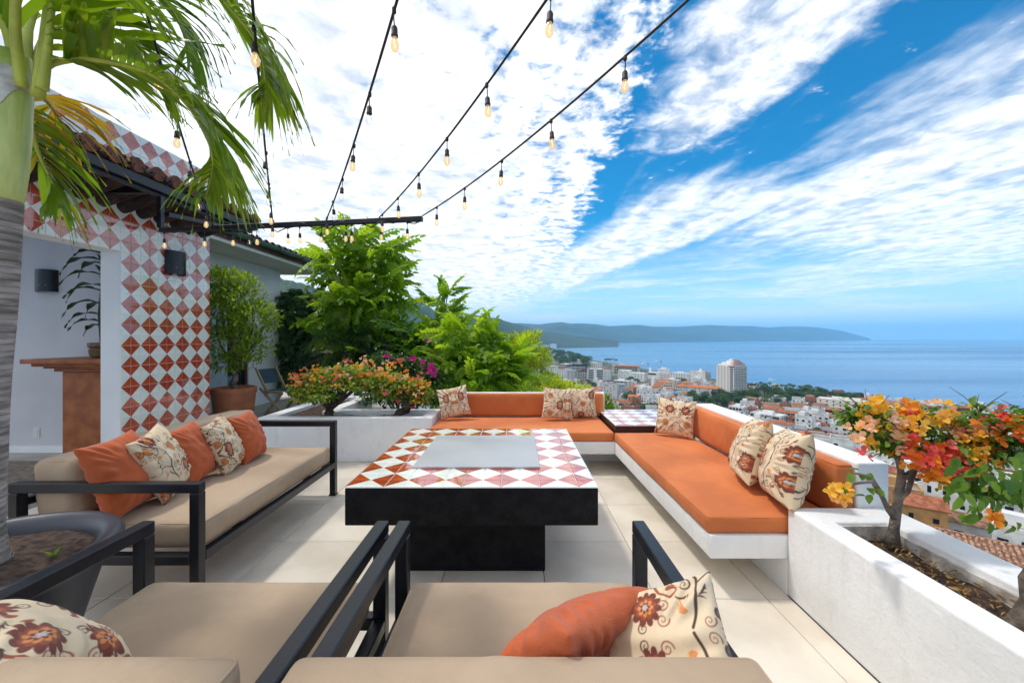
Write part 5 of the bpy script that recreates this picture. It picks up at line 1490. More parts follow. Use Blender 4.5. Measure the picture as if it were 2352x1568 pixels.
# dark palm between them
M_fp = leaf_mat('dark_palm_leaflet', (.008, .030, .014), (.020, .06, .022), .15, .35, True)
fp = thing('dark_palm', 'small dark palm with stiff narrow leaflets in front of the feathery tree', 'palm', (-3.2, 7.0, -1.0))
MB().tube([(-3.2, 7.0, -1.0), (-3.15, 7.0, .3), (-3.05, 7.0, 1.15)], [.07, .06, .05], 10).build('trunk', M_barkd, fp, smooth=True)
for k, (dx, dz) in enumerate(((.95, -.25), (.55, .55), (.15, .70), (-.45, .45), (.85, .25), (-.7, -.05), (.35, -.35))):
    p0 = Vector((-3.05, 7.0, 1.12)); p1 = p0 + Vector((dx, -.25, dz)); fr = MB()
    pts = [p0.lerp(p1, t) + Vector((0, 0, -.18 * t * t)) for t in [i / 8 for i in range(9)]]
    f = fr.tube(pts, [.012 - .009 * i / 8 for i in range(9)], 5).build('frond', M_barkd, fp)
    for q in range(18):
        t = .15 + .83 * q / 18; i = min(int(t * 8), 7); p = pts[i].lerp(pts[i + 1], t * 8 - i); d = (pts[i + 1] - pts[i]).normalized()
        sd = d.cross(Vector((0, -.8, .5))).normalized()
        for s in (1, -1):
            strap_leaf(p, d * .9 + sd * s * .8, .36 * math.sin(min(1, t + .12) * 3.0) + .08, .022, .25, q + s, 3).build('leaflet', M_fp, f)

# bamboo-like and low shrubs right of the feathery ones
M_bam = leaf_mat('bamboo_leaf', (0.217, 0.324, 0.025), (0.527, 0.581, 0.060), .45, .45); M_bamd = leaf_mat('low_shrub_leaf', (0.078, 0.162, 0.018), (0.232, 0.338, 0.030), .38, .45)
def leafy_shrub(name, label, base, cl, n, size, seed, mat, w=.22, up=.7, cat='shrub', shell=.4):
    t = thing(name, label, cat, base)
    limbs('stem', M_twig, t, base, [c + Vector((0, 0, r[2] * .6)) for c, r in cl], .012, .003, 7, .08, seed)
    P, d, gg = blob_points(n, [c for c, r in cl], [r for c, r in cl], seed, shell)
    put('leaves', inst('leaves', T_diamond(w, .08), P - np.array(org(t)), frames(d * .6 + gg.normal(size=P.shape) * .5 + np.array([0, 0, up])), size * (.7 + .6 * gg.rand(n)), mat), t)['kind'] = 'stuff'
    return t
leafy_shrub('bamboo_clump', 'tall yellow-green narrow-leaved clump between the feathery shrub and the town', (.25, 8.0, -1.5),
    [(U(1190, 790, 8.0), (.18, .25, .20)), (U(1215, 785, 8.0), (.20, .25, .18)), (U(1240, 830, 8.0), (.26, .3, .3)), (U(1200, 840, 8.0), (.30, .3, .3)), (U(1175, 800, 8.1), (.2, .25, .22)), (U(1255, 880, 7.8), (.28, .3, .22)), (U(1210, 890, 7.8), (.34, .3, .2)), (U(1235, 775, 8.0), (.08, .1, .08))], 2600, .13, 51, M_bam, .20, .9)
leafy_shrub('bamboo_clump', 'low bright green narrow-leaved clump just behind the two overlapping pillows', (.95, 7.6, -1.5),
    [(U(1275, 885, 7.6), (.26, .25, .14)), (U(1310, 892, 7.8), (.24, .25, .10)), (U(1345, 898, 8.0), (.16, .2, .08)), (U(1250, 905, 7.4), (.22, .2, .12)), (U(1295, 905, 7.4), (.3, .2, .08))], 1200, .11, 52, M_bam, .22, .7)
leafy_shrub('low_shrub', 'small dark green shrub showing between the pillows and the tiled corner table', (1.7, 8.0, -1.5),
    [(U(1390, 925, 8.0), (.14, .2, .16)), (U(1400, 945, 7.8), (.16, .2, .12))], 500, .10, 53, M_bamd, .35, .4)
# ---------------------------------------------------------------- land and sea
SEA = -74.6
def interp(x, T):
    if x <= T[0][0]: return T[0][1]
    for (a, b), (c, d) in zip(T, T[1:]):
        if x <= c: return b + (d - b) * (x - a) / (c - a)
    return T[-1][1]
SLOPE = [(0, -7), (10, -9), (30, -20), (80, -38), (150, -49), (225, -57), (300, -62), (450, -70), (600, -72.4), (900, -73), (9e9, -73)]
SHORE = [(-900, 640), (0, 520), (362, 467), (529, 417), (655, 383), (917, 318), (1300, 262), (1640, 236), (1720, 217), (1790, 150), (2000, 70), (4000, 40), (9e9, 40)]
def H(x, y):
    s = math.hypot(x, y)
    z = interp(s, SLOPE) if y > -40 else -6
    if y <= 0: z = max(z, -38)
    if x < -20: z += min(-20 - x, 700) * .12                    # the hillside climbs to the left
    t = interp(y, SHORE) - x
    if t < 30: z = min(z, SEA + .12 * t + .2)
    z += mnoise.noise(Vector((x * .02, y * .02, 0))) * min(1.2, s * .01)
    return max(z, SEA - 6)
def hit(px, py):
    """where a sight line meets the land"""
    d = 20.0
    while d < 4000:
        p = U(px, py, d)
        if p.z <= H(p.x, p.y): break
        d *= 1.012
    return U(px, py, d)
M_land = pm('land', (.05, .075, .025), .95, .4, .05, .4, .4, col2=(.20, .16, .11), detail=8)
M_sand = pm('town_ground', (.045, .070, .022), .95, .3, .05, .2, .6, col2=(.26, .22, .17), detail=8, ramp=(.42, .68))
def land_mesh():
    th = np.concatenate([np.linspace(-1.25, -.05, 30), np.linspace(-.03, 1.15, 110), np.linspace(1.2, 1.9, 10)])
    rr = [7 * 1.045 ** k for k in range(135)]; rr = [r for r in rr if r < 2300]
    V = []; n = len(th)
    for r in rr:
        for a in th:
            x, y = r * math.sin(a), r * math.cos(a); V.append((x, y, H(x, y) - .2))
    Fq = [(i * n + j, i * n + j + 1, (i + 1) * n + j + 1, (i + 1) * n + j) for i in range(len(rr) - 1) for j in range(n - 1)]
    Fq = [f[::-1] for f in Fq]
    o = put('hillside', np_mesh('hillside', V, Fq, M_sand, smooth=True)); o['kind'] = 'structure'
land_mesh()
# the sea
m = bpy.data.materials.new('sea'); m.use_nodes = True; N = NT(m.node_tree); b = N.n['Principled BSDF']
tc = N.new('ShaderNodeTexCoord'); mp = N.new('ShaderNodeMapping'); mp.inputs['Scale'].default_value = (.16, 1, 1); mp.inputs['Rotation'].default_value = (0, 0, math.radians(-12)); N.link(tc.outputs['Object'], mp.inputs[0])
sw = N.noise(mp.outputs[0], .006, 6, .6, .4); sw2 = N.noise(mp.outputs[0], .0016, 4, .5)
col = N.mix(N.ss(sw, .35, .65), (.014, .125, .30), (.030, .19, .39)); N.link(col, b.inputs['Base Color'])
N.link(N.m('ADD', .16, N.m('MULTIPLY', N.ss(sw2, .40, .62), .22)), b.inputs['Roughness'])
b.inputs['IOR'].default_value = 1.33
bn = N.new('ShaderNodeBump'); bn.inputs['Strength'].default_value = .55; bn.inputs['Distance'].default_value = 1.2
N.link(N.m('ADD', N.noise(mp.outputs[0], .14, 6, .65), N.m('MULTIPLY', sw, 1.2)), bn.inputs['Height']); N.link(bn.outputs[0], b.inputs['Normal'])
M_sea = m
V, Fq = [], []
rr = [0, 150, 400, 900, 2000, 5000, 9000, 14000, 19900]
for r in rr:
    for k in range(64): V.append((r * math.cos(k * math.pi / 32), r * math.sin(k * math.pi / 32), SEA))
for i in range(len(rr) - 1):
    for k in range(64): Fq.append((i * 64 + k, (i + 1) * 64 + k, (i + 1) * 64 + (k + 1) % 64, i * 64 + (k + 1) % 64))
o = put('sea', np_mesh('sea', V, Fq, M_sea)); o['kind'] = 'structure'

# ---------------------------------------------------------------- hills
M_forest = pm('forest_hills', (.016, .040, .010), .95, .5, .006, 1.0, .05, col2=(.050, .095, .022), detail=9)
M_forest_f = pm('forest_far', (.012, .030, .012), .95, .4, .0016, 0, col2=(.030, .055, .022), detail=9)
def ridge(name, prof, wf, wb, nx, ny, amp, mat, seed, canopy=0.0):
    """prof: (px, py_top, distance) along the crest"""
    V = []; n = len(prof)
    for i in range(nx + 1):
        px = prof[0][0] + (prof[-1][0] - prof[0][0]) * i / nx
        py = interp(px, [(a, b) for a, b, c in prof]); d = interp(px, [(a, c) for a, b, c in prof])
        top = U(px, py, d); dirv = Vector((top.x, top.y, 0)).normalized()
        h = top.z - SEA
        for j in range(-ny, ny + 1):
            t = j / ny; w = wf if t < 0 else wb
            p = Vector((top.x, top.y, 0)) + dirv * (t * w)
            f = (1 - abs(t)) ** 1.15
            nz = mnoise.fractal(Vector((p.x, p.y, seed * 77.0)) / (w * .35), 1.0, 2.0, 6)
            z = SEA - 3 + (h + 3) * f * (1 + nz * amp * min(1, abs(t) * 3.0)) 
            if canopy: z += mnoise.noise(Vector((p.x / 9, p.y / 9, seed))) * canopy * min(1, f * 4) + mnoise.noise(Vector((p.x / 24, p.y / 24, seed))) * canopy
            V.append((p.x, p.y, z))
    m = 2 * ny + 1
    Fq = [(i * m + j, (i + 1) * m + j, (i + 1) * m + j + 1, i * m + j + 1) for i in range(nx) for j in range(m - 1)]
    o = put(name, np_mesh(name, V, Fq, mat, smooth=True)); o['kind'] = 'structure'
ridge('near_hills', [(420, 560, 900), (560, 618, 1000), (650, 640, 1150), (700, 652, 1250), (760, 676, 1400), (830, 690, 1700), (900, 694, 2000), (935, 688, 2100), (965, 694, 2200), (1000, 714, 2250), (1035, 740, 2300), (1075, 768, 2300), (1110, 792, 2300)], 700, 900, 260, 34, .55, M_forest, 3, 5.0)
ridge('middle_hills', [(960, 735, 2600), (1040, 716, 2600), (1085, 722, 2800), (1150, 734, 3250), (1200, 748, 3600), (1260, 762, 3900), (1330, 772, 4100), (1420, 781, 4300)], 1300, 1200, 160, 26, .55, M_forest_f, 5)
ridge('far_hills', [(1060, 745, 6500), (1120, 741, 6500), (1194, 742, 6500), (1240, 745, 6600), (1270, 741, 6700), (1290, 739.5, 6750), (1310, 743, 6850), (1335, 742, 7000), (1370, 744.5, 7150), (1400, 749, 7400), (1440, 747, 7600), (1466, 745.5, 7750), (1500, 750, 8000), (1560, 750, 8500), (1629, 746, 9000), (1670, 748, 9300), (1726, 748.5, 9750), (1765, 752, 10000), (1804, 749.5, 10300), (1860, 750, 10750), (1907, 755, 11000), (1940, 761, 11250), (1970, 769, 11500), (2000, 777.5, 11650)], 2200, 1800, 240, 30, .5, M_forest_f, 9)

# ---------------------------------------------------------------- buildings
W_ = [pm('town_white', (.62, .62, .61), .85, .06, .25, col2=(.78, .78, .77), ramp=(.40, .60)), pm('town_cream', (.66, .60, .50), .85, .08, .4), pm('town_grey', (.47, .47, .48), .85, .08, .4), pm('town_warm_white', (.70, .67, .62), .85, .08, .4)]
M_brick = pm('town_brick', (.30, .115, .065), .9, .25, 1.2, col2=(.40, .17, .10))
M_ochre = pm('town_ochre', (.50, .27, .10), .9, .15, .6)
M_dred = pm('town_dark_red', (.22, .03, .025), .85, .2, .6)
M_terr = pm('town_roof_tile', (.27, .075, .030), .9, .25, .7, .5, 4, col2=(.40, .14, .06), stretch=(1, 1, 1))
M_terr2 = pm('town_roof_orange', (.48, .14, .04), .9, .2, .8, .4, 4)
M_terr3 = pm('town_roof_old', (.21, .10, .06), .9, .35, .9, .6, 4, col2=(.34, .18, .10))
M_flat = pm('town_flat_roof', (.30, .26, .23), .9, .2, .3, col2=(.60, .57, .53), ramp=(.42, .6))
M_win = pm('town_window', (.012, .015, .020), .4, .4, .6, spec=.25)
M_dark = pm('town_dark_and_shade', (.022, .020, .020), .8, .3, .5)
M_tank = pm('town_tank', (.012, .012, .013), .6, .1, 2)
M_blue = pm('town_blue_awning', (.02, .30, .50), .7, .1, 1)
M_thatch = pm('thatch', (.13, .10, .075), .95, .3, 3, .8, 12)
M_corr = pm('corrugated', (.16, .15, .14), .6, .25, 1.5, .3, 3, col2=(.26, .25, .24))
UNIT = MB().box(-.5, .5, -.5, .5, -.5, .5)
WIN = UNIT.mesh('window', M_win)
BAY_SHADE = UNIT.mesh('balcony', M_dark)  # flat near-black panel: the shade inside a balcony bay, put in as colour
PARTM = {}
def ubox(parent, name, mat, x0, x1, y0, y1, z0, z1):
    """a plain box part, sharing one unit mesh per material"""
    k = (name, mat.name)
    if k not in PARTM: PARTM[k] = UNIT.mesh(name, mat)
    return put(name, PARTM[k], parent, ((x0 + x1) / 2, (y0 + y1) / 2, (z0 + z1) / 2), None, (x1 - x0, y1 - y0, z1 - z0))
def site(px, py, yaw, name, label, cat='building', group=None):
    p = hit(px, py); p.z = H(p.x, p.y) - .5
    t = thing(name, label, cat, p, -math.atan2(p.x, p.y) - math.radians(yaw), group)
    return t, math.hypot(p.x, p.y), p.y
def hip(mb, x0, x1, y0, y1, z, h, ov=.5, m=0, gable=False):
    x0 -= ov; x1 += ov; y0 -= ov; y1 += ov; cy = (y0 + y1) / 2
    ins = 0 if gable else min((y1 - y0) / 2, (x1 - x0) * .35)
    if (x1 - x0) >= (y1 - y0) or gable:
        r0, r1 = (x0 + ins, cy), (x1 - ins, cy)
    else:
        ins = (x1 - x0) / 2; r0, r1 = ((x0 + x1) / 2, y0 + ins), ((x0 + x1) / 2, y1 - ins)
    V = [(x0, y0, z), (x1, y0, z), (x1, y1, z), (x0, y1, z), (r0[0], r0[1], z + h), (r1[0], r1[1], z + h), (x0, y0, z - .18), (x1, y0, z - .18), (x1, y1, z - .18), (x0, y1, z - .18)]
    if (x1 - x0) >= (y1 - y0) or gable: Fc = [(0, 1, 5, 4), (1, 2, 5), (2, 3, 4, 5), (3, 0, 4)]
    else: Fc = [(0, 1, 4), (1, 2, 5, 4), (2, 3, 5), (3, 0, 4, 5)]
    Fc += [(0, 6, 7, 1), (1, 7, 8, 2), (2, 8, 9, 3), (3, 9, 6, 0), (9, 8, 7, 6)]
    mb.add(V, Fc, m); return mb
def mpart(mb, name, mat, parent, kind=None):
    o = put(name, mb.mesh(name, mat), parent)
    if kind: o['kind'] = kind
    return o
def win_grid(t, face, a0, a1, off, z0, fl, fh, n, ww=1.2, wh=1.3, skip=None, name='window', mesh=None):
    """windows on a face: 'f' front (-y), 'l' (-x), 'r' (+x)"""
    for k in range(fl):
        for i in range(n):
            if skip and skip(k, i): continue
            a = a0 + (a1 - a0) * (i + .5) / n; z = z0 + k * fh + fh * .5
            loc, sc = ((a, -off, z), (ww, .16, wh)) if face == 'f' else (((off if face == 'r' else -off), a, z), (.16, ww, wh))
            put(name, mesh or WIN, t, loc, None, sc)

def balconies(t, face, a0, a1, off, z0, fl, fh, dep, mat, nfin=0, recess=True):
    """flat dark panels coloured as the shade of open bays, with slabs and parapets standing proud"""
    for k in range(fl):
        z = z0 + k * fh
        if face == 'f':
            put('balcony', BAY_SHADE, t, ((a0 + a1) / 2, -off + .03, z + fh * .58), None, (a1 - a0, .14, fh * .72))
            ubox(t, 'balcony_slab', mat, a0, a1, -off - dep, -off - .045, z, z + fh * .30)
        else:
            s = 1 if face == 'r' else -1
            put('balcony', BAY_SHADE, t, (s * (off - .03), (a0 + a1) / 2, z + fh * .58), None, (.14, a1 - a0, fh * .72))
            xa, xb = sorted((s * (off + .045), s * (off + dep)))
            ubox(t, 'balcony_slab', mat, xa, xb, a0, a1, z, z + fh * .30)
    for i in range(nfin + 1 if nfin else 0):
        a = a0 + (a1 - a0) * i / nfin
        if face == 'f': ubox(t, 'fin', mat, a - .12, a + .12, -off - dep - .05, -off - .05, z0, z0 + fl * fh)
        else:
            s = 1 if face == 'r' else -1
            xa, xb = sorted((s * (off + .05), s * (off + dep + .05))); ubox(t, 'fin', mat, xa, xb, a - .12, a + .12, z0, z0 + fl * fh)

# the tower hotel: its near corner, cream end wall left, grid of balconies right
t, r, d = site(1684, 907, 38, 'hotel_tower', 'tallest cream hotel tower by the sea with a grid of balconies on its right side')
pxm = d / F
w, dp, fl, fh = 25.0, 24.0, 12, 3.05; hgt = fl * fh
ubox(t, 'wall', W_[3], -w, 0, .0, dp, 0, hgt)
win_grid(t, 'f', -w + 1, -5.2, 0, 1.2, fl, fh, 4, 1.9, 1.1)
balconies(t, 'f', -4.9, -.4, 0, .6, fl, fh, 1.0, W_[0])
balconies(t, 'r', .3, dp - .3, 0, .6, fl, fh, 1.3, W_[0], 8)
for k, (x0, x1, y0, z1) in enumerate(((-w + 1, -.6, 1.0, 2.6), (-w + 4, -3, 4.5, 5.0), (-w + 8, -6, 9, 7.4))):
    ubox(t, 'penthouse', W_[0], x0, x1, y0, dp - .6 - k, hgt + .01 + (2.6, 2.4, 2.4)[k] * k * .99, hgt + z1)
    mb = MB(); hip(mb, x1 - 5, x1, y0 + 1, dp - 1 - k, hgt + z1 + .2, .7, .5); mpart(mb, 'roof', M_terr, t)
ubox(t, 'parapet', M_terr, -6.5, 1.35, -1.05, 1.0, hgt + .02, hgt + .9)
ubox(t, 'roof_box', W_[0], -w * .55, -w * .35, dp * .4, dp * .6, hgt + 7.4, hgt + 9.6)
# the lower block left of it
t, r, d = site(1607, 884, 24, 'apartment_block', 'white apartment block just left of the hotel tower, dark balconies on its right')
w, fl, fh = 26, 6, 3.1; hgt = fl * fh + 2
ubox(t, 'wall', W_[0], -w * .62, w * .30, 0, 20, 0, hgt)
win_grid(t, 'f', -w * .6, w * .28, 0, 1.6, fl, fh, 7, 1.1, 1.2, skip=lambda k, i: (k + i * 3) % 4 == 0)
balconies(t, 'r', .5, 19.5, w * .30, 1.2, fl, fh, 1.0, W_[3], 5)
ubox(t, 'front_wing', W_[0], -w * .35, w * .12, -4.5, -.01, 0, hgt * .55)
win_grid(t, 'f', -w * .33, w * .10, 4.5, .8, 3, fh, 5, 1.0, 1.2)
ubox(t, 'roof_box', W_[0], -w * .12, w * .0, 6, 10, hgt + .01, hgt + 4.2)
mb = MB(); hip(mb, w * .08, w * .29, 2, 12, hgt + .2, 1.0); mpart(mb, 'roof', M_terr2, t)
mb = MB(); hip(mb, -w * .55, -w * .28, 4, 12, hgt + .2, .8); mpart(mb, 'roof', M_terr2, t)
# long terracotta roofed hotel
t, r, d = site(1607, 909, 14, 'terracotta_hotel', 'long low white hotel under orange hipped roofs, in front of the tower')
w, fl, fh = 46.0, 3, 3.1; hgt = fl * fh + 1
ubox(t, 'wall', W_[0], -w / 2 + 4, w / 2, 0, 11, 0, hgt); ubox(t, 'side_wing', W_[0], -w / 2 - 6, -w / 2 + 3.99, -3, 16, 0, hgt + .6)
win_grid(t, 'f', -w / 2 + 5, w / 2 - 10, 0, 1.4, fl, fh, 6, 1.0, 1.3, skip=lambda k, i: i % 3 == 1)
win_grid(t, 'f', -w / 2 - 5.5, -w / 2 + 3.5, 3, 1.4, fl, fh, 4, 1.3, 1.5)
balconies(t, 'f', w / 2 - 9, w / 2 - .6, 0, 1.0, fl, fh, .9, W_[0], 4); balconies(t, 'r', .6, 10.4, w / 2, 1.0, fl, fh, .9, W_[0], 4)
mb = MB(); hip(mb, -w / 2 + 5.2, w / 2, 0, 11, hgt + .2, 2.6, 1.0); mpart(mb, 'roof', M_terr2, t)
mb = MB(); hip(mb, -w / 2 - 6, -w / 2 + 4, -3, 16, hgt + .8, 2.4, .8); mpart(mb, 'roof', M_terr2, t)
# stepped terrace building with orange roofs
t, r, d = site(1518, 898, 22, 'stepped_building', 'stepped beige terrace building with orange roofs and deep balconies')
w = 34.0
for k in range(5):
    x0, x1, y0 = -w / 2 + k * 2.6, w / 2 - k * 1.2, k * 2.0
    ubox(t, 'wall', W_[1], x0, x1, y0, 18, k * 3.0 + (.01 if k else 0), (k + 1) * 3.0)
    balconies(t, 'f', x0 + w * .42, x1 - .4, -y0, k * 3.0 + .2, 1, 3.0, 1.1, W_[1], 5)
    balconies(t, 'r', y0 + .4, 17, x1, k * 3.0 + .2, 1, 3.0, 1.0, W_[1], 4)
    if k < 4:
        mb = MB(); hip(mb, x0 - .5, x0 + w * .40, y0 - .8, y0 + 3.5, (k + 1) * 3.0 + .2, 1.1, .4); mpart(mb, 'roof', M_terr2, t)
mb = MB(); hip(mb, -w / 2 + 11, w / 2 - 6, 8, 17, 15.2, 1.5, .6); mpart(mb, 'roof', M_terr2, t)
ubox(t, 'side_wall', W_[0], -w / 2 - 1.2, -w / 2 + 3, 10, 18, 0, 17)
# wide white building with many small windows
t, r, d = site(1520, 873, 16, 'white_hotel', 'wide white hotel with rows of small windows and a pink roof at its right end')
w, fl, fh = 50.0, 4, 3.2; hgt = fl * fh
ubox(t, 'wall', W_[0], -w / 2, w / 2, 0, 16, 0, hgt); ubox(t, 'upper_wall', W_[0], -w * .16, w * .22, 3, 15, hgt + .01, hgt + 6); ubox(t, 'roof_box', W_[0], -w * .06, w * .10, 5, 13, hgt + 6.01, hgt + 9)
win_grid(t, 'f', -w * .08, w / 2 - .5, 0, 1.2, fl, fh, 12, 1.1, 1.4); win_grid(t, 'f', -w * .14, w * .20, -3, hgt + .8, 2, 2.7, 8, 1.0, 1.2)
win_grid(t, 'r', 1, 15, w / 2, 1.2, fl, fh, 5, 1.1, 1.4)
mb = MB(); hip(mb, w * .30, w / 2, 0, 15, hgt + .2, 1.2); mpart(mb, 'roof', M_terr, t)
ubox(t, 'dark_storey', M_dark, -w * .48, -w * .2, -.05, .1, hgt - 4.2, hgt - 1.4)
ubox(t, 'tower', W_[0], -w * .46, -w * .38, 2, 6, hgt + .01, hgt + 6); mb = MB().lathe([(1.6, 0), (1.4, .9), (.2, 2.6), (.0, 3.0)], 10, (-w * .42, 4, hgt + 6.01)); mpart(mb, 'cupola', W_[0], t)
# white L block plus terracotta roofed one behind
t, r, d = site(1450, 874, 20, 'white_block', 'plain white block with a few blue-dark windows left of the wide hotel')
ubox(t, 'wall', W_[0], -4, 22, 0, 15, 0, 14); ubox(t, 'side_wing', W_[0], -24, -4.01, 1, 16, 0, 17)
win_grid(t, 'f', 4, 20, 0, 2, 4, 2.9, 3, 1.3, 1.3); win_grid(t, 'f', -23, -5, -1, 2.5, 5, 2.9, 6, 1.2, 1.2, skip=lambda k, i: (i + k) % 3 == 0)
t, r, d = site(1437, 862, 14, 'apartment_block', 'beige apartment block with a wide terracotta roof deck, behind the plain white block')
ubox(t, 'wall', W_[1], -24, 24, 0, 16, 0, 18.5)
for k in range(5): balconies(t, 'f', -23, 23, 0, 2.2 + k * 3.1, 1, 3.1, 1.0, W_[1], 9)
mb = MB(); hip(mb, -20, 25, -1, 14, 18.8, 2.0, .8); mpart(mb, 'roof', M_terr2, t); ubox(t, 'roof_box', W_[1], -12, -4, 4, 10, 20.2, 22.5)
# the grey cube with scattered windows
t, r, d = site(1397, 914, 38, 'grey_cube_building', 'pale grey cube building with small scattered square windows and a roof canopy')
w = 18.0; hgt = 17.0
ubox(t, 'wall', W_[2], -w * .62, w * .38 + 6, 0, 17, 0, hgt)
q = random.Random(8)
for k in range(5):
    for i in range(5):
        if q.random() < .62: put('window', WIN, t, (-w * .62 + 1.8 + i * 4.4 + q.uniform(-.8, .8), -.0, 2.2 + k * 3.1 + q.uniform(-.3, .3)), None, (1.25, .16, 1.35))
        if q.random() < .5: put('window', WIN, t, (w * .38 + 6, 1.8 + i * 3.2 + q.uniform(-.6, .6), 2.2 + k * 3.1), None, (.16, 1.2, 1.3))
        if q.random() < .5: put('window', WIN, t, (-w * .62, 1.8 + i * 3.2 + q.uniform(-.6, .6), 2.2 + k * 3.1), None, (.16, 1.2, 1.3))
ubox(t, 'canopy', M_tank, -w * .5, w * .55, 2, 13, hgt + 2.4, hgt + 2.7)
for x in (-w * .48, 0, w * .53):
    for y in (2.2, 12.8): ubox(t, 'post', M_tank, x - .12, x + .12, y - .12, y + .12, hgt + .01, hgt + 2.39)
ubox(t, 'parapet', W_[2], -w * .62, w * .38 + 6, -.1, .15, hgt + .01, hgt + 1.0)
# white finned balcony block
t, r, d = site(1373, 874, 18, 'apartment_block', 'white apartment block of dark balcony floors between two blank white slabs')
ubox(t, 'wall', W_[0], -18, 20, 1, 14, 0, 20); ubox(t, 'blank_slab', W_[0], -7, -1.5, -1.5, .99, 0, 22); ubox(t, 'blank_slab', W_[0], -18.4, -16.8, -1.5, .99, 0, 20)
balconies(t, 'f', -16.7, -7.1, -1, 1.5, 6, 3.0, 1.2, W_[0]); balconies(t, 'f', -1.4, 9, -1, 1.5, 6, 3.0, 1.2, W_[0])
win_grid(t, 'f', 10, 19.5, -1, 1.5, 5, 3.0, 4, 1.1, 1.4); mb = MB(); hip(mb, 8, 20, 1, 13, 20.2, 1.2); mpart(mb, 'roof', M_terr, t)
# group at the left end of the town
def block(px, py, yaw, w, dp, fl, mat, label, bal=0, nw=4, rf=None, fh=3.0, top=None, name='apartment_block'):
    t, r, d = site(px, py, yaw, name, label)
    h = fl * fh + .8
    ubox(t, 'wall', mat, -w / 2, w / 2, 0, dp, 0, h)
    if bal: balconies(t, 'f', -w / 2 + .4, w / 2 - .4, 0, .7, fl, fh, 1.1, W_[0] if bal == 1 else mat, 4)
    else: win_grid(t, 'f', -w / 2 + .5, w / 2 - .5, 0, .9, fl, fh, nw, 1.2, 1.3)
    win_grid(t, 'r', .8, dp - .8, w / 2, .9, fl, fh, 3, 1.1, 1.2); win_grid(t, 'l', .8, dp - .8, w / 2, .9, fl, fh, 3, 1.1, 1.2)
    if rf is not None:
        mb = MB(); hip(mb, -w / 2, w / 2, 0, dp, h + .2, 1.4, .7); mpart(mb, 'roof', rf, t)
    else:
        mb = MB(); cells(mb, [-w / 2 - .08, -w / 2 + .22, w / 2 - .22, w / 2 + .08], [-.08, .22, dp - .22, dp + .08], lambda i, j: not (i == 1 and j == 1), h + .01, h + .9); mpart(mb, 'parapet', mat, t)
        ubox(t, 'roof_box', mat, -w * .2, w * .15, dp * .4, dp * .75, h + .01, h + 2.6)
    if top: ubox(t, 'upper_wall', top, -w * .4, w * .1, dp * .3, dp * .9, h + .02, h + 5)
    return t
block(1292, 868, 20, 24, 14, 5, W_[0], 'white block at the left end of the town with a brick stair tower', 0, 5, None, 3.0, M_brick)
block(1310, 872, 15, 14, 12, 5, W_[2], 'narrow grey block standing before the dark glazed building', 0, 2)
block(1322, 856, 12, 40, 14, 5, M_dark, 'dark glazed apartment building with white floor edges at the left of town', 1)
block(1338, 868, 20, 18, 12, 4, M_dred, 'dark red and white balcony block beside the white slabs', 1)
block(1330, 836, 10, 60, 16, 3, W_[0], 'long white low building by the water at the left, behind the town blocks', 0, 10)
block(1268, 856, 18, 22, 14, 4, W_[0], 'white block half hidden by the yellow-green shrub', 0, 4)
block(1297, 884, 25, 22, 10, 2, W_[0], 'low white building with flat roof just above the narrow-leaved shrub', 0, 5)
block(1270, 803, 10, 45, 20, 12, W_[0], 'distant white tower on the wooded headland', 0, 4, None, 3.2)
block(1249, 803, 14, 60, 20, 10, W_[2], 'distant grey-white apartment slab left on the wooded headland', 0, 5, None, 3.2)
block(1256, 826, 14, 46, 14, 2, W_[0], 'low white beach building below the headland trees', 0, 6)
block(1930, 952, 8, 36, 14, 4, W_[3], 'broad cream building of four storeys near the beach, right of the park palms', 0, 7)
block(1965, 957, 8, 20, 14, 4, W_[3], 'cream building wing with blank wall beside the broad cream building', 0, 3, None, 3.1)
block(1690, 962, 20, 11, 10, 3, W_[0], 'white town house with a glazed top floor and small cupola near the parapet', 1, 3)
block(1757, 972, 24, 22, 12, 2, W_[0], 'white two-storey terrace house with wide ledges, just beyond the parapet', 1, 5)
block(1803, 966, 10, 16, 10, 2, W_[3], 'house with terracotta roof and dark balcony row beside the white terrace house', 2, 4, M_terr)
block(1868, 968, 22, 10, 9, 2, W_[0], 'small white house with arched balcony in the middle of the town', 1, 3)
block(1904, 958, 6, 24, 11, 2, M_dred, 'dark red building with two tiers of terracotta eaves', 2, 5, M_terr)
block(1912, 968, 6, 24, 8, 1, M_dark, 'lower terrace of terracotta eaves in front of the dark red building', 0, 5, M_terr, 3.4)
block(1832, 982, 12, 12, 9, 2, M_brick, 'bare brick two-storey house amid the white houses', 0, 2)
block(1872, 986, 16, 15, 8, 1, M_brick, 'long bare brick house with open roof behind the brick house', 0, 3)
block(1950, 994, 14, 22, 12, 1, W_[0], 'wide single-storey white building with flat pale roof', 0, 4, None, 4.0)
block(1972, 982, 14, 18, 12, 2, W_[0], 'white house with blank gable beside red tile roofs', 0, 1, M_terr)
block(2000, 972, 10, 22, 16, 1, W_[1], 'sprawling terracotta roof with white skylights right of the blank gable', 0, 3, M_terr, 4)
block(1836, 999, 14, 15, 8, 1, W_[2], 'low pale house with a white garden wall, nearer than the brick house', 0, 4, None, 3.2)
block(1852, 1012, 16, 14, 8, 1, W_[1], 'low house with terracotta roof near the parapet pillows', 0, 2, M_terr2)
block(1905, 1002, 24, 16, 14, 1, W_[2], 'shed under a grey corrugated roof with skylight strips', 0, 2, M_corr)
block(1910, 1016, 20, 12, 10, 1, M_ochre, 'round-edged thatched roof shelter below the corrugated shed', 0, 2, M_thatch)
block(2040, 940, 4, 60, 16, 2, W_[0], 'long beachfront building with a red roof at the right, behind the blossoms', 1, 10, M_terr)
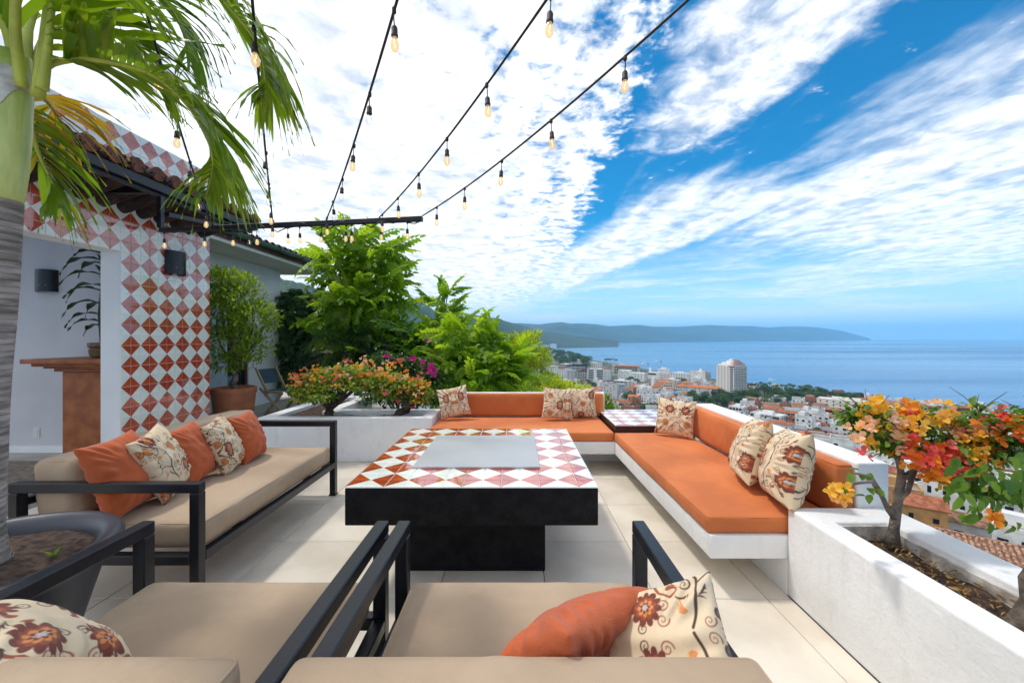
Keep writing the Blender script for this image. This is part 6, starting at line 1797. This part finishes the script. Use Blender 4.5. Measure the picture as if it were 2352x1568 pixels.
block(2130, 952, 4, 60, 16, 2, W_[3], 'red-roofed beachfront building directly behind the yellow blossoms', 1, 10, M_terr)
block(2215, 962, 4, 12, 10, 3, M_dred, 'small red hip-roofed pavilion on the shore behind the twig', 0, 2, M_terr)
block(1395, 958, 20, 13, 9, 1, W_[0], 'small house with orange tiled lean-to below the grey cube', 0, 3, M_terr2)
block(1380, 940, 25, 10, 8, 1, W_[0], 'little white house with orange roof left of the grey cube base', 0, 2, M_terr2)
block(1490, 927, 14, 22, 9, 2, M_brick, 'reddish brick row house with blue-grey lower wall behind the corner table', 0, 5)
block(1532, 905, 14, 16, 9, 2, W_[0], 'white house with pale pink roof to the left of the long hotel', 0, 4, M_terr)
block(1474, 905, 24, 18, 10, 3, W_[0], 'white house cluster below the stepped building', 0, 4)
for px, py, lab in ((1480, 945, 'conical grey thatched roof left of the corner pillow'), (1512, 947, 'smaller thatched roof against the corner pillow')):
    t, r, d = site(px, py, 0, 'thatched_hut', lab, 'hut'); mb = MB().lathe([(5.4, 2.2), (3.2, 3.9), (.3, 5.6), (.0, 5.7)], 16); mpart(mb, 'roof', M_thatch, t)
    for k in range(6): ubox(t, 'post', M_barkd, 3.6 * math.cos(k) - .1, 3.6 * math.cos(k) + .1, 3.6 * math.sin(k) - .1, 3.6 * math.sin(k) + .1, 0, 2.6)
for px, py, lab in ((1798, 936, 'bright blue awning roof among the white houses'), (1806, 928, 'second blue awning behind the first'), (1556, 910, 'turquoise pool awning left of the long hotel')):
    t, r, d = site(px, py, 12, 'blue_awning', lab, 'awning'); mb = MB(); hip(mb, -5, 5, -3, 3, 4.4, 1.2, .3); mpart(mb, 'canopy', M_blue, t)
    for x in (-4.6, 4.6):
        for y in (-2.8, 2.8): ubox(t, 'post', W_[0], x - .1, x + .1, y - .1, y + .1, 0, 4.25)

# ---------------------------------------------------------------- ordinary houses on the slope
TAKEN = [(o.location.x, o.location.y, 11.0) for o in COL.objects if o.type == 'EMPTY' and o.get('category') in ('building', 'hut', 'awning')]
TAKEN.append((90, 72, 21.0))
def lowline(px):        # the terrace edge hides what lies below this line
    return interp(px, [(1200, 905), (1390, 938), (1600, 936), (1640, 940), (1985, 1052), (2050, 1160), (2352, 1295), (2500, 1360)])
PARK = [(1575, 1700, 905, 948), (1700, 1860, 895, 928), (1860, 1905, 900, 918)]
houses = []
hr = random.Random(21)
def house(p, yaw, s, k):
    """one of several sorts: white flat roof, white with tile roof, brick, ochre ..."""
    kind = hr.choices(['flat', 'tile', 'brick', 'tall', 'ochre', 'cream'], [34, 25, 11, 14, 5, 11])[0]
    wall = {'flat': W_[0], 'tile': W_[0], 'brick': M_brick, 'tall': W_[0], 'ochre': M_ochre, 'cream': W_[1]}[kind]
    fl = {'tall': 3}.get(kind, hr.choice([1, 2, 2])); w, dp = hr.uniform(7, 13), hr.uniform(7, 11); h = fl * 2.9 + 1.6
    tile = kind == 'tile' or (kind in ('ochre', 'cream') and hr.random() < .6)
    roofm = hr.choice([M_terr, M_terr2, M_terr3]) if tile else M_flat
    ext = hr.choice(['tank', 'stair', 'both', 'none'])
    zone = 'near' if p.y < 165 else 'midway' if p.y < 300 else 'seaward' if p.y < 520 else 'far off'
    cl = {'flat': 'white', 'tile': 'white', 'brick': 'bare brick', 'tall': 'white', 'ochre': 'ochre', 'cream': 'cream'}[kind]
    px_ = CX + p.x / p.y * F
    zone += ', ' + ('left of grey cube' if px_ < 1400 else 'below hotels' if px_ < 1600 else 'beyond right backrest' if px_ < 1830 else 'above two pillows' if px_ < 1960 else 'behind bougainvillea')
    bal = fl > 1 and hr.random() < .5
    lab = f"{'balconied ' if bal else ''}{['one', 'two', 'three'][fl - 1]}-storey {cl} house, {'terracotta' if tile else 'flat'} roof" + ('' if tile else {'tank': ' and tank', 'stair': ' and hut', 'both': ' with hut, tank', 'none': ' with parapet'}[ext]) + f', {zone}'
    t = thing('town_house', lab, 'house', p, math.radians(yaw), f'ordinary town houses: {lab}')
    mb = MB().box(-w / 2, w / 2, -dp / 2, dp / 2, -2.5, h)
    if kind == 'tall' or hr.random() < .3: mb.box(w / 2 + .005, w / 2 + 3, -dp / 2 + 1, dp / 2 - 1, -2.5, h * .62)
    mpart(mb, 'wall', wall, t)
    mb = MB()
    if tile: hip(mb, -w / 2, w / 2, -dp / 2, dp / 2, h + .2, hr.uniform(1.0, 2.0), .5, gable=hr.random() < .4); mpart(mb, 'roof', roofm, t)
    else:
        cells(mb, [-w / 2 - .06, -w / 2 + .2, w / 2 - .2, w / 2 + .06], [-dp / 2 - .06, -dp / 2 + .2, dp / 2 - .2, dp / 2 + .06], lambda i, j: not (i == 1 and j == 1), h + .01, h + .85); mpart(mb, 'parapet', wall, t)
        ubox(t, 'roof', roofm, -w / 2 + .21, w / 2 - .21, -dp / 2 + .21, dp / 2 - .21, h + .005, h + .10)
        if ext in ('stair', 'both'): ubox(t, 'roof_hut', wall, -w * .4, -w * .05, 0, dp * .4, h + .11, h + 2.6)
        if ext in ('tank', 'both'):
            mpart(MB().lathe([(.6, 0), (.62, 1.1), (.45, 1.35), (.2, 1.45), (0, 1.45)], 10, (w * .25, dp * .2, h + .11)), 'tank', M_tank, t)
    mb = MB()
    n = max(2, int(w / 3))
    for f in range(fl):
        z = f * 2.9 + 1.5
        for i in range(n):
            x = -w / 2 + w * (i + .5) / n + hr.uniform(-.2, .2)
            ww, wh = hr.choice([(.55, .6), (.5, .6), (.8, .7), (.45, 1.0)])
            if hr.random() < .85: mb.box(x - ww, x + ww, -dp / 2 - .05, -dp / 2 + .05, z - wh + .3, z + wh + .3)
        for i in range(2):
            y = -dp / 2 + dp * (i + .5) / 2
            for s_ in (-1, 1):
                if hr.random() < .6: mb.box(s_ * w / 2 - .05, s_ * w / 2 + .05, y - .5, y + .5, z - .3, z + .9)
    if mb.v: mpart(mb, 'windows', M_win, t, 'stuff')
    if bal:
        mb = MB().box(-w * .35, w * .35, -dp / 2 - 1.2, -dp / 2 - .055, 2.75, 2.95); mpart(mb, 'balcony', wall, t)
    return t
# streets along the slope: rows of lots
d = 46.0
while d < 760 and len(houses) < 285:
    stepx = 11.5 + d * .008
    x = d * .06
    while x < min(interp(d, SHORE) - 26, d * 1.36):
        xx, yy = x + hr.uniform(-2.5, 2.5), d + hr.uniform(-2.5, 2.5)
        z = H(xx, yy); px, py = CX + xx / yy * F, HZ + (CAMZ - z) / yy * F
        top = py - 7.5 / yy * F
        ok = px < 2420 and top < lowline(px) - 2 and not any(a <= px <= b and c <= py <= e for a, b, c, e in PARK) and not any((xx - a) ** 2 + (yy - b_) ** 2 < c * c for a, b_, c in TAKEN)
        if ok and hr.random() < .93: houses.append((Vector((xx, yy, z)), -math.degrees(math.atan2(xx, yy)) * .8 - hr.choice([4, 12, 22, 30]) + hr.uniform(-4, 4)))
        x += stepx * hr.uniform(.9, 1.35)
    d += (12.5 + d * .022)
for k, (p, yw) in enumerate(houses[:290]): house(p, yw, 1, k)
print('houses', len(houses))

M_tiler = pm('weathered_roof_tile', (.26, .125, .075), .9, .3, 1.6, .5, 6, col2=(.44, .25, .16), ramp=(.42, .58))
# large near roof at the lower right, with ribs of tile one can see
t = thing('tiled_roof_house', 'house with long terracotta tiled roof below the terrace at the lower right', 'house', (90, 72, H(90, 72)), math.radians(-40))
ubox(t, 'wall', W_[1], -16, 16, -6, 6, -3, 5.2)
for s in (-1, 1):
    mb = MB()
    for k in range(42):
        x = -16.6 + k * .79; c = barrel(7.4, .30, .30, .05, 5)
        Mx = Matrix.Translation((x, s * 6.9, 5.3)) @ Matrix.Rotation(-s * math.pi / 2, 4, 'Z') @ Matrix.Rotation(-.30, 4, 'Y')
        mb.add(c.v, c.f, 0, Mx)
    mpart(mb, 'roof_tiles', M_tiler, t, 'stuff')
mb = MB(); hip(mb, -16, 16, -6, 6, 5.25, 2.1, .8, gable=True); mpart(mb, 'roof', M_terr3, t)
for k in range(7): ubox(t, 'window', M_win, -14 + k * 4.2, -12 + k * 4.2, -6.06, -5.95, 2.4, 4.0)

# ---------------------------------------------------------------- trees and palms of the town
M_tf = [leaf_mat('town_foliage_a', (.018, .052, .012), (.055, .11, .022), .22, .6), leaf_mat('town_foliage_b', (.035, .085, .014), (.10, .17, .03), .25, .6)]
def town_tree_mesh(seed, mat):
    g = np.random.RandomState(seed); k = 7
    c = np.stack([g.uniform(-2.6, 2.6, k), g.uniform(-2.6, 2.6, k), g.uniform(3.6, 6.2, k)], 1); r = np.stack([g.uniform(1.6, 2.6, k)] * 2 + [g.uniform(1.2, 2.0, k)], 1)
    P, d, gg = blob_points(620, c, r, seed, .62)
    return inst('crown', T_diamond(.9, .15), P, frames(d * .6 + gg.normal(size=P.shape) * .7), .55 + .5 * gg.rand(len(P)), mat)
TT = []
for k in range(5):
    t = thing('town_tree', 'x', 'tree', (0, 0, -500)); me = MB().tube([(0, 0, -1), (.15, 0, 2), (0, .1, 4.2)], [.35, .25, .15], 7).mesh('trunk', M_barkd)
    put('trunk', me, t); put('crown', town_tree_mesh(60 + k, M_tf[k % 2]), t); TT.append(t)
def palm_mesh(seed):
    g = random.Random(seed); mb = MB()
    for k in range(15):
        a = k * 2.4; el = g.uniform(-.25, 1.1); L = g.uniform(2.6, 3.4); p = Vector((0, 0, 0)); d = Vector((math.cos(a) * math.cos(el), math.sin(a) * math.cos(el), math.sin(el)))
        n = 6; side = d.cross(Vector((0, 0, 1))).normalized(); b = len(mb.v)
        for i in range(n + 1):
            w = .75 * math.sin(min(1, i / n * .85 + .12) * math.pi)
            mb.v += [p - side * w - Vector((0, 0, w * .5)), p.copy(), p + side * w - Vector((0, 0, w * .5))]
            p = p + d * L / n; d = (d + Vector((0, 0, -.30))).normalized()
        for i in range(n):
            q = b + i * 3; mb.face((q, q + 1, q + 4, q + 3)); mb.face((q + 1, q + 2, q + 5, q + 4))
    return mb.mesh('crown', M_tf[0])
TP = []
for k in range(3):
    t = thing('town_palm', 'x', 'palm', (0, 0, -500)); me = MB().tube([(0, 0, -1), (.3, .1, 4), (.2, .2, 8.0)], [.22, .17, .13], 6).mesh('trunk', M_bark)
    put('trunk', me, t); put('crown', palm_mesh(k), t, (.2, .2, 8.0)); TP.append(t)
used = set()
def plant(protos, px, py, lab, group, sc, rz):
    p = hit(px, py); k = hr.randrange(len(protos)); q = protos[k]
    if q.name not in used:
        used.add(q.name); q.location = p; ORG[q.name] = p; q.rotation_euler = (0, 0, rz); q.scale = (sc,) * 3; q['label'] = lab; q['group'] = group; return q
    return dup(q, p, rz, lab, group, sc)
for k in range(26):
    px = hr.uniform(1850, 1990); py = interp(px, [(1850, 908), (1990, 926)]) + hr.uniform(-4, 5)
    plant(TT, px, py, 'green tree in the belt behind the beach, right of the park', 'shore trees right of the park', hr.uniform(.9, 1.3), hr.uniform(0, 6))
for k in range(84):
    px, py = hr.uniform(1585, 1890), 0
    py = hr.uniform(interp(px, [(1585, 915), (1700, 903), (1890, 908)]), interp(px, [(1585, 935), (1640, 940), (1890, 926)]))
    plant(TT, px, py, 'broad dark green tree in the dense park between the hotel tower and the beach', 'park trees by the beach', hr.uniform(1.0, 1.6) * (hit(px, py).y / 420), hr.uniform(0, 6))
for px, py in ((1700, 898), (1712, 894), (1722, 896), (1735, 893), (1748, 892), (1757, 897), (1768, 893), (1783, 898), (1797, 897), (1806, 899), (1815, 897), (1822, 902), (1836, 904), (1850, 910), (1858, 908), (1866, 912), (1874, 913), (1880, 915), (1730, 899), (1775, 901), (1845, 906)):
    plant(TP, px, py + 4, 'tall coconut palm in the row along the beach park', 'palms along the beach park', hr.uniform(1.15, 1.5), hr.uniform(0, 6))
for px, py in ((1408, 835), (1402, 836), (1396, 836), (1390, 837), (1415, 838)):
    plant(TP, px, py + 2, 'distant palm by the water near the white sail', 'palms near the pier sail', 2.0, hr.uniform(0, 6))
for px, py in ((1925, 921), (1935, 923), (1948, 921), (1975, 925), (1985, 926), (1960, 924)):
    plant(TP, px, py, 'palm standing on the beach behind the broad cream building', 'palms behind the cream building', 1.2, hr.uniform(0, 6))
for px, py, s in ((1450, 882, 1.6), (1440, 884, 1.4), (1460, 885, 1.4), (1352, 884, 1.3), (1285, 838, 2.4), (1296, 836, 2.2), (1345, 889, 1.6), (1330, 890, 1.5), (1315, 893, 1.5), (1360, 893, 1.5), (1440, 924, 1.4), (1447, 918, 1.3), (1500, 943, 1.1), (1515, 938, 1.0), (1425, 942, .9), (1495, 905, 1.2), (1545, 886, 1.6), (1560, 884, 1.6), (1570, 886, 1.5), (1480, 946, .9), (1462, 946, .9), (1590, 912, 1.2), (1620, 915, 1.2), (1640, 912, 1.2), (1655, 910, 1.3), (1690, 955, .9), (1685, 966, .8), (1680, 950, .9), (1805, 998, .5), (1815, 1002, .5), (1950, 960, .7), (2010, 950, .8), (1935, 985, .5), (2030, 1000, .5), (2100, 1010, .5), (2190, 1050, .45), (2160, 1120, .35), (2210, 1185, .25), (2300, 1060, .5)):
    plant(TT, px, py, 'green tree growing between the town houses and hotels', 'trees among the town buildings', s, hr.uniform(0, 6))
for k in range(150):
    d_ = hr.uniform(60, 560); a_ = hr.uniform(.25, 1.28) * d_
    if a_ > interp(d_, SHORE) - 20: continue
    p = Vector((a_, d_, H(a_, d_))); px = CX + p.x / p.y * F; py = HZ + (CAMZ - p.z) / p.y * F
    if py - 5 * F / d_ > lowline(px) or px > 2400: continue
    k_ = hr.randrange(5); s_ = hr.uniform(.45, .95); lab = 'green tree among the nearest houses below the terrace' if d_ < 170 else 'green tree in the middle rows of town houses' if d_ < 320 else 'green tree among the farther houses toward the beach'
    if TT[k_].name in used: dup(TT[k_], p, hr.uniform(0, 6), lab, 'trees among the town buildings', s_)
for k in range(90):
    px = hr.uniform(1222, 1350); py = interp(px, [(1222, 800), (1260, 806), (1302, 817), (1350, 836)]) + hr.uniform(-2, 1) ** 2 * 5
    plant(TT, px, py, 'tree of the wooded headland at the left end of the bay', 'headland trees', hr.uniform(2.0, 3.4), hr.uniform(0, 6))
for q in TT + TP:
    if q.name not in used: bpy.data.objects.remove(q)

# small things on the water
sl = thing('pier_sail', 'white sail-shaped spire standing at the end of the pier', 'monument', U(1409, 841, 905 * 76 / 67.))
p0 = sl.location; p0.z = SEA
mb = MB().add([(-5, 0, 0), (5, 1, 0), (1, 4, 0), (1.5, .5, 26)], [(0, 1, 3), (1, 2, 3), (2, 0, 3), (2, 1, 0)]); mpart(mb, 'sail', W_[0], sl); ubox(sl, 'pier_deck', W_[2], -9, 9, -6, 8, -.5, .8)
M_red = pm('parasail_red', (.55, .03, .04), .7, .1, 1)
def canopy(px, py, d, lab):
    t = thing('parasail', lab, 'parasail', U(px, py, d)); mb = MB()
    for k in range(9):
        a = math.pi * k / 8
        for y in (-3, 3): mb.v.append(Vector((-7 * math.cos(a), y, 5.5 * math.sin(a))))
    for k in range(8): mb.face((2 * k, 2 * k + 1, 2 * k + 3, 2 * k + 2), k % 2)
    put('canopy', mb.mesh('canopy', [M_red, W_[0]]), t)
    mpart(MB().tube([(-6, 0, 1), (0, 0, -12)], .12, 4).tube([(6, 0, 1), (0, 0, -12)], .12, 4), 'line', M_black, t); mpart(MB().tube([(0, 0, -12), (0, 0, -14)], .5, 6), 'harness', M_red, t)
canopy(1513, 833, 900, 'red and white parasail in the air over the bay, farther right'); canopy(1482, 838, 800, 'red and white parasail low over the wide white hotel')
def boat(px, py, lab, s=1.0):
    d = F * (CAMZ - SEA) / (py - HZ); t = thing('motor_boat', lab, 'boat', U(px, py, d), .4)
    mb = MB().prism([(-5 * s, -1.3 * s), (3 * s, -1.3 * s), (6 * s, 0), (3 * s, 1.3 * s), (-5 * s, 1.3 * s)], -.3, 1.1 * s); mpart(mb, 'hull', W_[0], t); mpart(MB().box(-2 * s, 1.5 * s, -1 * s, 1 * s, 1.1 * s + .01, 2.4 * s), 'cabin', W_[0], t)
boat(1769, 873, 'small white boat on the bay right of the hotel tower', 1.1); boat(1776, 874, 'second small white boat close by the first', .9); boat(2077, 801, 'tiny far white boat on the open sea', 2.0)
block(1560, 880, 20, 30, 14, 5, W_[0], 'white mid-rise with flat roof between the wide white hotel and the tower', 0, 7)
block(1540, 893, 26, 20, 12, 4, W_[0], 'white mid-rise below the wide hotel, beside the stepped building', 1, 4)
block(1425, 896, 22, 22, 12, 4, W_[0], 'white block between the grey cube and the plain white block', 1, 5)
block(1300, 850, 16, 30, 14, 4, W_[0], 'white hotel near the water at the left end, under the headland', 1, 6)
block(1365, 846, 12, 34, 14, 4, W_[3], 'cream hotel near the water behind the white slabs', 0, 7)
block(965, 738, 10, 30, 14, 8, W_[0], 'distant white building on the green hill behind the feathery tree', 0, 4)

# ---------------------------------------------------------------- haze
hz = MB().box(-20000, 20000, -20000, 20000, SEA - 8, 560).mesh('haze', [])
mh = bpy.data.materials.new('haze_air'); mh.use_nodes = True; N = NT(mh.node_tree); N.n.clear()
out = N.new('ShaderNodeOutputMaterial'); pv = N.new('ShaderNodeVolumePrincipled')
pv.inputs['Color'].default_value = (.31, .69, 1.0, 1); pv.inputs['Density'].default_value = HAZE_D; pv.inputs['Anisotropy'].default_value = .0
N.link(pv.outputs[0], out.inputs['Volume'])
hz.materials.append(mh); hzo = put('haze', hz); hzo['kind'] = 'stuff'
